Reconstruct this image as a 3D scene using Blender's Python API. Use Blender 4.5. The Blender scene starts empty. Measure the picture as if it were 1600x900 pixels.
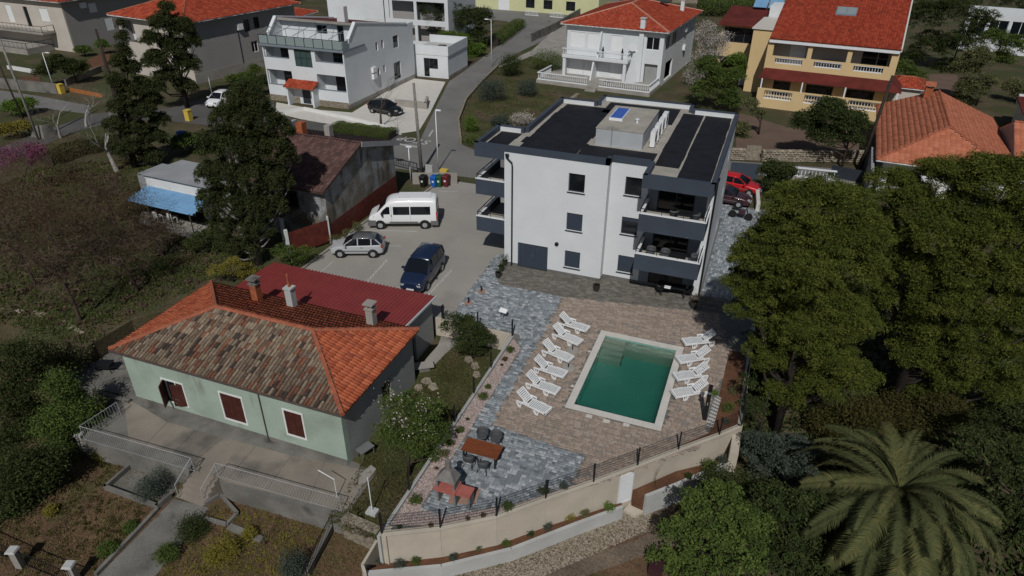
import bpy, math, random
import numpy as np
from mathutils import Vector, Matrix
R = math.radians
SC = bpy.context.scene
C = SC.collection
# ---------------------------------------------------------------- camera
YAW, PITCH, ROLL, HC = -.358750, .534061, .00738929, 23.3
def cam_rows():
    cy, sy = math.cos(YAW), math.sin(YAW)
    fwd = np.array([sy*math.cos(PITCH), cy*math.cos(PITCH), -math.sin(PITCH)])
    right = np.array([cy, -sy, 0]); up = np.cross(right, fwd)
    return np.array([math.cos(ROLL)*right+math.sin(ROLL)*up, -math.sin(ROLL)*right+math.cos(ROLL)*up, fwd])
CM = cam_rows()
cam = bpy.data.cameras.new('camera'); co = bpy.data.objects.new('camera', cam); C.objects.link(co)
cam.sensor_width = 36; cam.lens = 1067/1600*36; cam.clip_start = .5; cam.clip_end = 2000
mw = Matrix.Identity(4)
for i in range(3):
    mw[i][0] = CM[0][i]; mw[i][1] = CM[1][i]; mw[i][2] = -CM[2][i]
mw.translation = (0, 0, HC); co.matrix_world = mw
SC.camera = co
# ---------------------------------------------------------------- light
SAZ, SEL = R(167.5), R(46)            # clockwise from +Y, elevation
w = bpy.data.worlds.new('World'); SC.world = w; w.use_nodes = True
nt = w.node_tree; bg = nt.nodes['Background']; sk = nt.nodes.new('ShaderNodeTexSky')
sk.sky_type = 'NISHITA'; sk.sun_disc = False; sk.sun_elevation = SEL; sk.sun_rotation = SAZ
nt.links.new(sk.outputs[0], bg.inputs[0]); bg.inputs[1].default_value = .05
sl = bpy.data.lights.new('sun', 'SUN'); sl.energy = 4.2; sl.angle = R(.5); sl.color = (1, .98, .95)
so = bpy.data.objects.new('sun', sl); C.objects.link(so)
so.rotation_euler = Vector((-math.sin(SAZ)*math.cos(SEL), -math.cos(SAZ)*math.cos(SEL), -math.sin(SEL))).to_track_quat('-Z', 'Y').to_euler()
SC.view_settings.view_transform = 'Standard'; SC.view_settings.look = 'None'
SC.view_settings.exposure = -.68; SC.view_settings.gamma = 1
# ---------------------------------------------------------------- survey helpers
def S(px, py, z=0.):
    """site survey: point of the horizontal plane z that the photograph shows at px, py"""
    d = CM.T @ np.array([(px-800)/1067., -(py-450)/1067., 1.]); t = (z-HC)/d[2]
    return Vector((d[0]*t, d[1]*t, z))
def Vp(px, py, base):
    """point above the ground on the upright plane through base"""
    d = CM.T @ np.array([(px-800)/1067., -(py-450)/1067., 1.])
    n = np.array([base[0], base[1]]); n = n/np.hypot(*n)
    t = (n[0]*base[0]+n[1]*base[1])/(n[0]*d[0]+n[1]*d[1])
    return Vector((d[0]*t, d[1]*t, HC+d[2]*t))
def SP(pts, z=0.): return [tuple(S(p[0], p[1], z))[:2] for p in pts]
# ---------------------------------------------------------------- materials
def nodes(name, rough=.8, metal=0, spec=.3):
    m = bpy.data.materials.new(name); m.use_nodes = True
    b = m.node_tree.nodes['Principled BSDF']
    b.inputs['Roughness'].default_value = rough; b.inputs['Metallic'].default_value = metal
    b.inputs['Specular IOR Level'].default_value = spec
    return m, m.node_tree, b
def noise(nt, scale, det=4, stretch=None):
    g = nt.nodes.new('ShaderNodeNewGeometry'); n = nt.nodes.new('ShaderNodeTexNoise')
    n.inputs['Scale'].default_value = scale; n.inputs['Detail'].default_value = det
    if stretch:
        mp = nt.nodes.new('ShaderNodeMapping'); mp.inputs['Scale'].default_value = stretch
        nt.links.new(g.outputs['Position'], mp.inputs[0]); nt.links.new(mp.outputs[0], n.inputs['Vector'])
    else: nt.links.new(g.outputs['Position'], n.inputs['Vector'])
    return n.outputs['Fac']
def ramp(nt, fac, stops, const=False):
    r = nt.nodes.new('ShaderNodeValToRGB'); e = r.color_ramp.elements
    if const: r.color_ramp.interpolation = 'CONSTANT'
    while len(e) < len(stops): e.new(.5)
    for k, (p, c) in enumerate(stops): e[k].position = p; e[k].color = (*c, 1)
    nt.links.new(fac, r.inputs[0]); return r.outputs[0]
def mixc(nt, a, b, f, mode='MIX'):
    m = nt.nodes.new('ShaderNodeMix'); m.data_type = 'RGBA'; m.blend_type = mode
    for sck, v in ((m.inputs[0], f), (m.inputs[6], a), (m.inputs[7], b)):
        if hasattr(v, 'links') or hasattr(v, 'is_linked'): nt.links.new(v, sck)
        elif isinstance(v, (int, float)): sck.default_value = v
        else: sck.default_value = (*v, 1)
    return m.outputs[2]
def bump(nt, b, h, dist=.02, st=.6):
    n = nt.nodes.new('ShaderNodeBump'); n.inputs['Strength'].default_value = st; n.inputs['Distance'].default_value = dist
    nt.links.new(h, n.inputs['Height']); nt.links.new(n.outputs[0], b.inputs['Normal'])
def sc(c, k): return tuple(min(1, x*k) for x in c)
MT = {}
def mat(name, col, rough=.8, var=.15, vs=1.5, fine=.1, fs=25, bs=0, metal=0, spec=.3, col2=None, stretch=None, stain=None, patch=None):
    m, nt, b = nodes(name, rough, metal, spec)
    lo, hi = sc(col, 1-var), col2 or sc(col, 1+var)
    c = ramp(nt, noise(nt, vs, 5, stretch), [(.32, lo), (.68, hi)])
    if patch:                                   # second colour in soft patches of their own
        c = mixc(nt, c, patch[0], ramp(nt, noise(nt, patch[1], 5), [(patch[2], (0, 0, 0)), (patch[2]+.12, (1, 1, 1))]))
    if stain: c = mixc(nt, c, stain[0], ramp(nt, noise(nt, stain[1], 6, (1, 1, .25)), [(stain[2], (0, 0, 0)), (stain[2]+.18, (1, 1, 1))]))
    if fine: c = mixc(nt, c, ramp(nt, noise(nt, fs, 3), [(.3, (1-fine*2,)*3), (.7, (1, 1, 1))]), 1., 'MULTIPLY')
    nt.links.new(c, b.inputs['Base Color'])
    if bs: bump(nt, b, noise(nt, bs, 4), .03, .5)
    MT[name] = m; return m
def tintmat(name, stops, rough=.85, obj=False, const=False, fine=.12, fs=30, spec=.2, big=None):
    m, nt, b = nodes(name, rough, 0, spec)
    if obj: o = nt.nodes.new('ShaderNodeObjectInfo').outputs['Random']
    else:
        a = nt.nodes.new('ShaderNodeAttribute'); a.attribute_name = 'tint'; o = a.outputs['Fac']
    c = ramp(nt, o, stops, const)
    if big: c = mixc(nt, c, big[0], ramp(nt, noise(nt, big[1], 4), [(big[2], (0, 0, 0)), (big[2]+.15, (.8, .8, .8))]))
    if fine: c = mixc(nt, c, ramp(nt, noise(nt, fs, 3), [(.3, (1-fine*2,)*3), (.7, (1, 1, 1))]), 1., 'MULTIPLY')
    nt.links.new(c, b.inputs['Base Color']); MT[name] = m; return m
def leafmat(name, lo, hi, extra=None, rough=.6):
    st = [(0, lo), (.6, hi)] + ([(1, extra)] if extra else [(1, sc(hi, 1.35))])
    m, nt, b = nodes(name, .85, 0, .08)
    a = nt.nodes.new('ShaderNodeAttribute'); a.attribute_name = 'tint'
    c = ramp(nt, a.outputs['Fac'], st)
    nt.links.new(c, b.inputs['Base Color']); MT[name] = m
    return m
W = mat('white_render', (.69, .715, .73), .85, .035, .6, .03, 30, 60, stain=((.56, .57, .56), .9, .72))
mat('white_old', (.74, .74, .72), .85, .06, .6, .05, 20, 40, stain=((.45, .44, .4), .8, .66))
mat('dark_render', (.052, .066, .09), .7, .1, .6, .05, 30, 60)
mat('grey_render', (.20, .235, .27), .8, .06, .7, .04, 30, 50)
mat('plinth', (.17, .165, .15), .85, .15, 2, .1, 30, 40)
mat('roof_concrete', (.40, .37, .32), .9, .12, 1.2, .1, 20, 30)
mat('penthouse', (.42, .44, .46), .85, .06, 1, .05, 20)
mat('roof_mat', (.013, .014, .018), .75, .3, 1.5, .1, 20)
mat('dark_metal', (.03, .036, .045), .45, .1, 2, 0, spec=.4)
mat('black_metal', (.012, .013, .015), .45, .1, 2, 0, spec=.4)
mat('steel', (.35, .36, .36), .4, .1, 2, 0, metal=.6)
mat('shutter_dark', (.045, .058, .08), .5, .05, 2, 0)
m, nt, b = nodes('glass_dark', .06, 0, .6); b.inputs['Base Color'].default_value = (.008, .01, .013, 1); MT['glass_dark'] = m
m, nt, b = nodes('glass_pale', .15, 0, .5); b.inputs['Base Color'].default_value = (.25, .30, .30, 1); MT['glass_pale'] = m
m, nt, b = nodes('glass_green', .15, 0, .5); b.inputs['Base Color'].default_value = (.05, .085, .08, 1); MT['glass_green'] = m
mat('rail_grey', (.36, .37, .38), .5, .1, 3, 0, spec=.4)
mat('white_plastic', (.78, .79, .79), .35, .03, 3, 0, spec=.5)
mat('white_metal', (.72, .74, .76), .4, .03, 2, 0)
mat('concrete', (.36, .335, .30), .9, .14, .6, .12, 25, 30, patch=((.24, .22, .20), .5, .6))
mat('concrete_wall', (.52, .465, .38), .9, .1, .7, .06, 25, 30, stain=((.40, .27, .17), .9, .7))
mat('concrete_pale', (.47, .475, .46), .9, .08, .8, .06, 25, 30)
mat('concrete_old', (.20, .19, .17), .9, .25, .8, .15, 20, 25, patch=((.10, .095, .085), .7, .58))
mat('veranda', (.27, .235, .195), .9, .2, .45, .12, 22, 30, patch=((.12, .112, .10), .35, .54))
mat('asphalt', (.205, .20, .19), .9, .1, .25, .12, 40, 50, patch=((.15, .147, .14), .2, .6))
mat('asphalt_dark', (.115, .112, .107), .9, .15, .25, .15, 40, 50)
mat('parking', (.35, .33, .295), .9, .06, .35, .10, 30, 30, patch=((.30, .28, .25), .25, .6))
mat('road_paint', (.55, .55, .53), .8, .15, 2, .2, 15)
mat('soil', (.16, .075, .04), .95, .25, 1.2, .25, 18, 12)
mat('garden_soil', (.165, .10, .058), .95, .22, .5, .25, 9, 10, patch=((.10, .085, .035), .45, .53))
mat('field', (.11, .09, .048), .95, .3, .35, .3, 8, 8, patch=((.07, .082, .027), .22, .47))
mat('lawn', (.085, .088, .03), .95, .3, .4, .3, 12, 10, patch=((.13, .095, .055), .35, .48))
mat('dirt', (.19, .145, .105), .95, .25, .5, .25, 10, 12)
mat('brown_plot', (.17, .115, .085), .95, .12, .5, .2, 14, 12)
mat('stone_wall', (.34, .29, .22), .95, .3, 4, .3, 12, 8)
mat('gate_red', (.13, .028, .02), .6, .3, 3, .15, 20)
mat('bark', (.10, .075, .055), .95, .3, 4, .25, 25, 15)
mat('bark_grey', (.26, .24, .22), .95, .2, 4, .2, 25, 15)
mat('bark_pale', (.42, .40, .37), .95, .15, 4, .2, 25, 15)
mat('bark_dark', (.045, .035, .028), .95, .3, 4, .2, 25)
mat('red_twig', (.085, .055, .045), .95, .3, 2, .2, 25)
mat('wood', (.22, .065, .025), .5, .25, 1.5, .15, 20, stretch=(1, 12, 1))
mat('old_wood', (.10, .085, .075), .8, .2, 3, .15, 20)
mat('chair_grey', (.075, .08, .085), .7, .1, 4, .1, 60)
mat('green_render', (.37, .45, .38), .9, .09, .6, .07, 16, 30, patch=((.30, .36, .30), .35, .55), stain=((.20, .21, .175), 1.1, .60))
mat('side_render', (.34, .345, .335), .9, .12, .5, .1, 15, 30)
mat('shutter_brown', (.075, .022, .016), .6, .2, 3, .1, 20)
mat('red_metal', (.25, .045, .042), .45, .08, 1, .03, 20, spec=.4)
mat('brick_red', (.40, .12, .05), .9, .25, 4, .15, 15)
mat('yellow_render', (.66, .49, .26), .85, .04, .6, .03, 30)
mat('pale_yellow', (.62, .62, .36), .85, .05, .6, .03, 30)
mat('beige_render', (.55, .50, .44), .85, .06, .5, .05, 20)
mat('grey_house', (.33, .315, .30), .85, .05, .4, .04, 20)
mat('old_plaster', (.36, .37, .37), .95, .18, .9, .2, 9, 20, patch=((.19, .165, .13), .5, .47), stain=((.09, .082, .07), 1.6, .52))
mat('brown_tile', (.10, .055, .048), .8, .25, 2, .2, 12)
mat('red_flat', (.13, .022, .016), .9, .25, .7, .15, 15)
mat('grey_sheet', (.32, .33, .34), .6, .1, .6, .05, 20)
mat('blue_sheet', (.17, .33, .52), .45, .1, 1, .05, 20)
mat('timber_orange', (.38, .14, .04), .7, .15, 3, .1, 20)
mat('coping', (.62, .59, .54), .7, .05, 1.5, .05, 30)
mat('pool_tile', (.20, .37, .33), .5, .06, 1, .05, 20)
mat('pool_step', (.42, .40, .33), .6, .06, 1, .05, 20)
mat('bbq_grey', (.20, .19, .18), .9, .15, 3, .1, 20)
mat('bbq_pink', (.42, .13, .105), .85, .1, 3, .1, 20)
mat('pink_slab', (.36, .22, .17), .9, .1, 3, .1, 20)
for n_, c_ in dict(bin_black=(.012,)*3, bin_blue=(.01, .10, .42), bin_green=(.012, .09, .03), bin_red=(.13, .015, .02), sticker=(.7, .7, .7), yellow=(.62, .45, .08), rubber=(.012,)*3, hubcap=(.35, .36, .37), pot=(.035, .033, .03), terracotta=(.30, .10, .05), blue_glass=(.05, .12, .45), lamp_red=(.4, .02, .02)).items(): mat(n_, c_, .5, .06, 3, 0, spec=.4)
for n_, c_, r_ in (('paint_white', (.80, .81, .82), .3), ('paint_silver', (.42, .43, .44), .3), ('paint_silver_top', (.10, .105, .11), .3), ('paint_navy', (.012, .022, .055), .22), ('paint_black', (.01, .01, .012), .22), ('paint_red', (.50, .015, .02), .28), ('paint_maroon', (.05, .02, .025), .25), ('bumper', (.13, .13, .13), .6)):
    m, nt, b = nodes(n_, r_, 0, .5); b.inputs['Base Color'].default_value = (*c_, 1); b.inputs['Coat Weight'].default_value = .4; MT[n_] = m
NEW = [(0, (.36, .085, .038)), (.4, (.47, .12, .055)), (.8, (.53, .15, .07)), (1, (.28, .07, .04))]
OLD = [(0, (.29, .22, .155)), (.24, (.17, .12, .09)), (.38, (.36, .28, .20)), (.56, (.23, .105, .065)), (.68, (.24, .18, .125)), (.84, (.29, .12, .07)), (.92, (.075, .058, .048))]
tintmat('tile_new', NEW); tintmat('tile_old', OLD, const=True, fine=.3, fs=14); tintmat('tile_old_piece', OLD, obj=True, const=True, fine=.3, fs=14)
tintmat('tile_red', [(0, (.26, .04, .02)), (.5, (.34, .055, .026)), (1, (.42, .085, .04))], big=((.20, .05, .03), .7, .6))
tintmat('tile_deep', [(0, (.21, .03, .015)), (.5, (.28, .042, .02)), (1, (.34, .06, .028))], big=((.16, .035, .02), .7, .6))
tintmat('tile_pale', [(0, (.40, .13, .07)), (.5, (.48, .165, .09)), (1, (.54, .19, .11))])
tintmat('tile_brown', [(0, (.075, .045, .04)), (.5, (.115, .062, .055)), (1, (.15, .085, .075))])
BLUE = [(0, (.21, .235, .255)), (.22, (.29, .32, .345)), (.45, (.36, .39, .41)), (.65, (.25, .28, .30)), (.82, (.47, .49, .505)), (.95, (.15, .17, .185))]
SAND = [(0, (.38, .30, .24)), (.25, (.31, .25, .205)), (.5, (.42, .34, .28)), (.75, (.35, .275, .22)), (.9, (.27, .235, .21))]
DUSK = [(0, (.155, .145, .125)), (.3, (.19, .175, .15)), (.6, (.135, .125, .11)), (.85, (.22, .20, .175))]
tintmat('paver_blue', BLUE, const=True); tintmat('paver_blue_piece', BLUE, obj=True, const=True)
tintmat('paver_sand', SAND, const=True); tintmat('paver_dusk', DUSK, const=True)
tintmat('gravel', [(0, (.30, .22, .20)), (.4, (.42, .34, .31)), (.8, (.50, .44, .40)), (1, (.22, .17, .15))], fine=0)
tintmat('rubble', [(0, (.22, .18, .13)), (.4, (.33, .28, .21)), (.8, (.42, .37, .29)), (1, (.15, .12, .09))], fine=.15, fs=12)
leafmat('leaf_pine', (.032, .046, .010), (.080, .098, .018), (.15, .15, .03))
leafmat('leaf_cypress', (.022, .030, .012), (.044, .054, .019), (.075, .082, .027))
leafmat('leaf_dark', (.018, .028, .010), (.042, .058, .018), (.075, .09, .03))
leafmat('leaf_mid', (.035, .055, .014), (.075, .11, .026), (.13, .16, .04))
leafmat('leaf_bright', (.05, .085, .015), (.09, .15, .025), (.14, .2, .04))
leafmat('leaf_olive', (.06, .068, .03), (.115, .12, .05), (.17, .16, .08))
leafmat('leaf_yellow', (.11, .10, .018), (.19, .165, .03), (.27, .22, .05))
leafmat('leaf_grey', (.034, .046, .036), (.062, .078, .06), (.10, .115, .09))
leafmat('leaf_palm', (.035, .045, .016), (.078, .088, .036), (.17, .145, .05))
leafmat('leaf_blossom', (.07, .10, .03), (.45, .40, .37), (.62, .57, .54))
leafmat('leaf_magenta', (.09, .03, .05), (.22, .055, .13), (.28, .09, .18))
leafmat('twig_haze', (.05, .036, .026), (.10, .068, .048), (.16, .12, .09))
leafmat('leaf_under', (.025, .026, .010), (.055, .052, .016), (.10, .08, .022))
leafmat('leaf_rust', (.06, .036, .024), (.10, .065, .038), (.11, .10, .035))
leafmat('grass_dry', (.10, .075, .035), (.16, .12, .055), (.12, .14, .04))
leafmat('grass_green', (.035, .04, .015), (.07, .075, .025), (.11, .09, .038))
# ---------------------------------------------------------------- object helpers
def tag(o, label=None, cat=None, group=None, kind=None):
    if label: o['label'] = label
    if cat: o['category'] = cat
    if group: o['group'] = group
    if kind: o['kind'] = kind
    return o
def thing(name, label, cat, loc=(0, 0, 0), rz=0., group=None):
    o = bpy.data.objects.new(name, None); C.objects.link(o); o.location = loc; o.rotation_euler = (0, 0, rz); o.empty_display_size = .3
    return tag(o, label, cat, group)
def link(name, me, parent=None, loc=None):
    o = bpy.data.objects.new(name, me); C.objects.link(o)
    if parent: o.parent = parent
    if loc is not None: o.location = loc
    return o
def copy_tree(o, parent=None):
    c = o.copy(); C.objects.link(c); c.parent = parent
    for ch in [x for x in o.children]: copy_tree(ch, c)
    return c
class MB:
    def __init__(s): s.v = []; s.f = []
    def add(s, vs, fs):
        k = len(s.v); s.v += [tuple(p) for p in vs]; s.f += [tuple(k+i for i in f) for f in fs]; return s
    def box(s, x0, x1, y0, y1, z0, z1):
        return s.add([(x0, y0, z0), (x1, y0, z0), (x1, y1, z0), (x0, y1, z0), (x0, y0, z1), (x1, y0, z1), (x1, y1, z1), (x0, y1, z1)],
                     [(0, 3, 2, 1), (4, 5, 6, 7), (0, 1, 5, 4), (1, 2, 6, 5), (2, 3, 7, 6), (3, 0, 4, 7)])
    def hexa(s, p):       # 8 points, bottom ring then top ring
        return s.add(p, [(0, 3, 2, 1), (4, 5, 6, 7), (0, 1, 5, 4), (1, 2, 6, 5), (2, 3, 7, 6), (3, 0, 4, 7)])
    def wb(s, P, d, u0, u1, t0, t1, z0, z1):   # box along a wall: u along d, t inwards (left of d)
        n = (-d[1], d[0])
        q = lambda u, t, z: (P[0]+d[0]*u+n[0]*t, P[1]+d[1]*u+n[1]*t, z)
        return s.hexa([q(u0, t0, z0), q(u1, t0, z0), q(u1, t1, z0), q(u0, t1, z0), q(u0, t0, z1), q(u1, t0, z1), q(u1, t1, z1), q(u0, t1, z1)])
    def bar(s, a, b, w=.05, h=None):
        a, b = Vector(a), Vector(b); h = h or w; d = (b-a).normalized()
        up = Vector((0, 0, 1)) if abs(d.z) < .95 else Vector((0, 1, 0))
        x = d.cross(up).normalized()*w/2; y = x.normalized().cross(d).normalized()*h/2
        return s.hexa([a-x-y, a+x-y, a+x+y, a-x+y, b-x-y, b+x-y, b+x+y, b-x+y])
    def prism(s, poly, z0, z1, bottom=False):
        n = len(poly)
        ar = sum(poly[i][0]*poly[(i+1) % n][1]-poly[(i+1) % n][0]*poly[i][1] for i in range(n))
        if ar < 0: poly = poly[::-1]
        zt = z1 if callable(z1) else (lambda x, y: z1)
        vs = [(p[0], p[1], z0) for p in poly]+[(p[0], p[1], zt(p[0], p[1])) for p in poly]
        fs = [tuple(range(n, 2*n))]+[(i, (i+1) % n, n+(i+1) % n, n+i) for i in range(n)]
        if bottom: fs.append(tuple(range(n-1, -1, -1)))
        return s.add(vs, fs)
    def tube(s, pts, r, n=6, cap=True):
        pts = [Vector(p) for p in pts]; rs = r if isinstance(r, (list, tuple)) else [r]*len(pts)
        k = len(s.v); up = Vector((0, 0, 1))
        for i, p in enumerate(pts):
            d = (pts[min(i+1, len(pts)-1)]-pts[max(i-1, 0)]).normalized()
            ref = up if abs(d.z) < .9 else Vector((1, 0, 0))
            x = d.cross(ref).normalized(); y = x.cross(d).normalized()
            for j in range(n):
                a = 2*math.pi*j/n; s.v.append(tuple(p+(x*math.cos(a)+y*math.sin(a))*rs[i]))
        for i in range(len(pts)-1):
            for j in range(n):
                a, b = k+i*n+j, k+i*n+(j+1) % n; s.f.append((a, b, b+n, a+n))
        if cap:
            s.f.append(tuple(k+j for j in range(n-1, -1, -1))); q = k+(len(pts)-1)*n; s.f.append(tuple(q+j for j in range(n)))
        return s
    def lathe(s, prof, c=(0, 0, 0), n=12, axis='z'):
        k = len(s.v)
        for r, h in prof:
            for j in range(n):
                a = 2*math.pi*j/n; x, y = r*math.cos(a), r*math.sin(a)
                s.v.append((c[0]+x, c[1]+y, c[2]+h) if axis == 'z' else (c[0]+x, c[1]+h, c[2]+y))
        for i in range(len(prof)-1):
            for j in range(n):
                a, b = k+i*n+j, k+i*n+(j+1) % n; s.f.append((a, b, b+n, a+n))
        s.f.append(tuple(k+j for j in range(n-1, -1, -1))); q = k+(len(prof)-1)*n; s.f.append(tuple(q+j for j in range(n)))
        return s
    def wall(s, P, d, L, z0, z1, ops=(), t=.25):
        us = sorted({0., L} | {o[0] for o in ops} | {o[1] for o in ops})
        for a, b in zip(us, us[1:]):
            if b-a < 1e-6: continue
            here = sorted([(o[2], o[3]) for o in ops if o[0] <= a+1e-6 and o[1] >= b-1e-6]); z = z0
            for oz0, oz1 in here:
                if oz0 > z+1e-6: s.wb(P, d, a, b, 0, t, z, oz0)
                z = max(z, oz1)
            if z1 > z+1e-6: s.wb(P, d, a, b, 0, t, z, z1)
        return s
    def build(s, name, m, parent=None, world=False, smooth=False, label=None, kind=None):
        v = s.v
        if world and parent is not None:
            bpy.context.view_layer.update()
            mi = Matrix.LocRotScale(parent.location, parent.rotation_euler, None).inverted()
            v = [tuple(mi @ Vector(p)) for p in v]
        me = bpy.data.meshes.new(name); me.from_pydata(v, [], s.f); me.materials.append(MT[m] if isinstance(m, str) else m)
        if smooth: me.shade_smooth()
        o = link(name, me, parent)
        if label: o['label'] = label
        if kind: o['kind'] = kind
        return o
def fast(name, V, F, m, parent=None, tint=None, world=False, kind=None, smooth=False):
    V = np.asarray(V, dtype=np.float32).reshape(-1, 3); F = np.asarray(F, dtype=np.int32); k = F.shape[1]
    if world and parent is not None:
        V = V-np.array(parent.location, dtype=np.float32)
        a = -parent.rotation_euler.z
        if a: V = V @ np.array([[math.cos(a), math.sin(a), 0], [-math.sin(a), math.cos(a), 0], [0, 0, 1]], dtype=np.float32)
    me = bpy.data.meshes.new(name); me.vertices.add(len(V)); me.vertices.foreach_set('co', np.ascontiguousarray(V, dtype=np.float32).ravel())
    me.loops.add(F.size); me.loops.foreach_set('vertex_index', F.ravel())
    me.polygons.add(len(F)); me.polygons.foreach_set('loop_start', np.arange(0, F.size, k, dtype=np.int32))
    me.update(calc_edges=True)
    if tint is not None:
        a = me.attributes.new('tint', 'FLOAT', 'FACE'); a.data.foreach_set('value', np.asarray(tint, dtype=np.float32))
    me.materials.append(MT[m]); me.validate()
    if smooth: me.shade_smooth()
    o = link(name, me, parent)
    if kind: o['kind'] = kind
    return o
def inside(px, py, poly):
    px = np.asarray(px); py = np.asarray(py); r = np.zeros(px.shape, bool); n = len(poly)
    for i in range(n):
        x1, y1 = poly[i]; x2, y2 = poly[(i+1) % n]
        if y1 == y2: continue
        c = ((y1 > py) != (y2 > py)) & (px < (x2-x1)*(py-y1)/(y2-y1)+x1); r ^= c
    return r
rng = np.random.default_rng(7); random.seed(7)
def struct(name, poly, z0, z1, m, parent=None):
    o = MB().prism(poly, z0, z1).build(name, m, parent)
    if parent is None: o['kind'] = 'structure'
    return o
X, Y = (1, 0), (0, 1)
# windows: frame (named window) > pane, with optional shutter and sill as parts of the building
def window(parent, P, d, u0, u1, z0, z1, fm='dark_metal', gm='glass_dark', depth=.12, mull=1, sill=None, fw=.06, name='window', shade=None, world=False, cross=False):
    f = MB(); t0, t1 = depth, depth+.07
    f.wb(P, d, u0, u1, t0, t1, z0, z0+fw); f.wb(P, d, u0, u1, t0, t1, z1-fw, z1)
    f.wb(P, d, u0, u0+fw, t0, t1, z0+fw, z1-fw); f.wb(P, d, u1-fw, u1, t0, t1, z0+fw, z1-fw)
    for k in range(1, mull): 
        c = u0+(u1-u0)*k/mull; f.wb(P, d, c-fw/2, c+fw/2, t0, t1, z0+fw, z1-fw)
    if cross: zc = (z0+z1)/2; f.wb(P, d, u0+fw, u1-fw, t0+.003, t1-.003, zc-fw/2, zc+fw/2)
    w_ = f.build(name, fm, parent, world)
    g = MB().wb(P, d, u0+fw*.8, u1-fw*.8, t0+.03, t0+.045, z0+fw*.8, z1-fw*.8).build('pane', gm, None)
    g.parent = w_
    if world: 
        mi = Matrix.LocRotScale(parent.location, parent.rotation_euler, None).inverted(); g.data.transform(mi)
    if sill: MB().wb(P, d, u0-.06, u1+.06, -.07, depth, z0-.05, z0-.002).build('sill', sill, parent, world)
    if shade:
        s_ = MB(); n = max(3, int((shade[1]-shade[0])/.075)); dz = (shade[1]-shade[0])/n
        for k in range(n): s_.wb(P, d, u0+.02, u1-.02, depth-.07+(k % 2)*.004, depth-.03, shade[0]+k*dz, shade[0]+k*dz+dz*.86)
        s_.build('roller_shutter', shade[2] if len(shade) > 2 else 'shutter_dark', parent, world)
    return w_
BAL = [(.045, 0), (.045, .05), (.022, .08), (.05, .22), (.045, .34), (.02, .5), (.03, .56), (.045, .6), (.045, .64)]
def balustrade(parent, P, d, L, z, m='white_metal', h=.9, step=.24, t=.16, prof=BAL, n=6):
    k = (h-.2)/.64
    MB().wb(P, d, 0, L, 0, t, z, z+.1).build('balustrade_base', m, parent)
    MB().wb(P, d, 0, L, -.02, t+.02, z+h-.1, z+h).build('balustrade_rail', m, parent)
    b = MB(); c = max(1, int(L/step)); nn = (-d[1], d[0])
    for i in range(c):
        u = (i+.5)*L/c; b.lathe([(r*k if k < 1 else r, q*k) for r, q in prof], (P[0]+d[0]*u+nn[0]*t/2, P[1]+d[1]*u+nn[1]*t/2, z+.1), n)
    b.build('baluster', m, parent, smooth=True, kind='stuff')
def rail(parent, pts, h=1., m='black_metal', step=.12, r=.02, bars=True, mid=0, name='railing'):
    b = MB(); pts = [Vector(p) for p in pts]
    for a, c in zip(pts, pts[1:]):
        L = (c-a).length; up = Vector((0, 0, h))
        b.bar(a+up, c+up, r*2); b.bar(a, a+up, r*2)
        for k in range(mid): q = Vector((0, 0, h*(k+1)/(mid+1))); b.bar(a+q, c+q, r*1.2)
        if bars:
            b.bar(a+Vector((0, 0, .08)), c+Vector((0, 0, .08)), r*1.4)
            for k in range(1, int(L/step)): p = a.lerp(c, k*step/L); b.bar(p+Vector((0, 0, .08)), p+up, r*.9)
    b.bar(pts[-1], pts[-1]+Vector((0, 0, h)), r*2)
    return b.build(name, m, parent)
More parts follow.
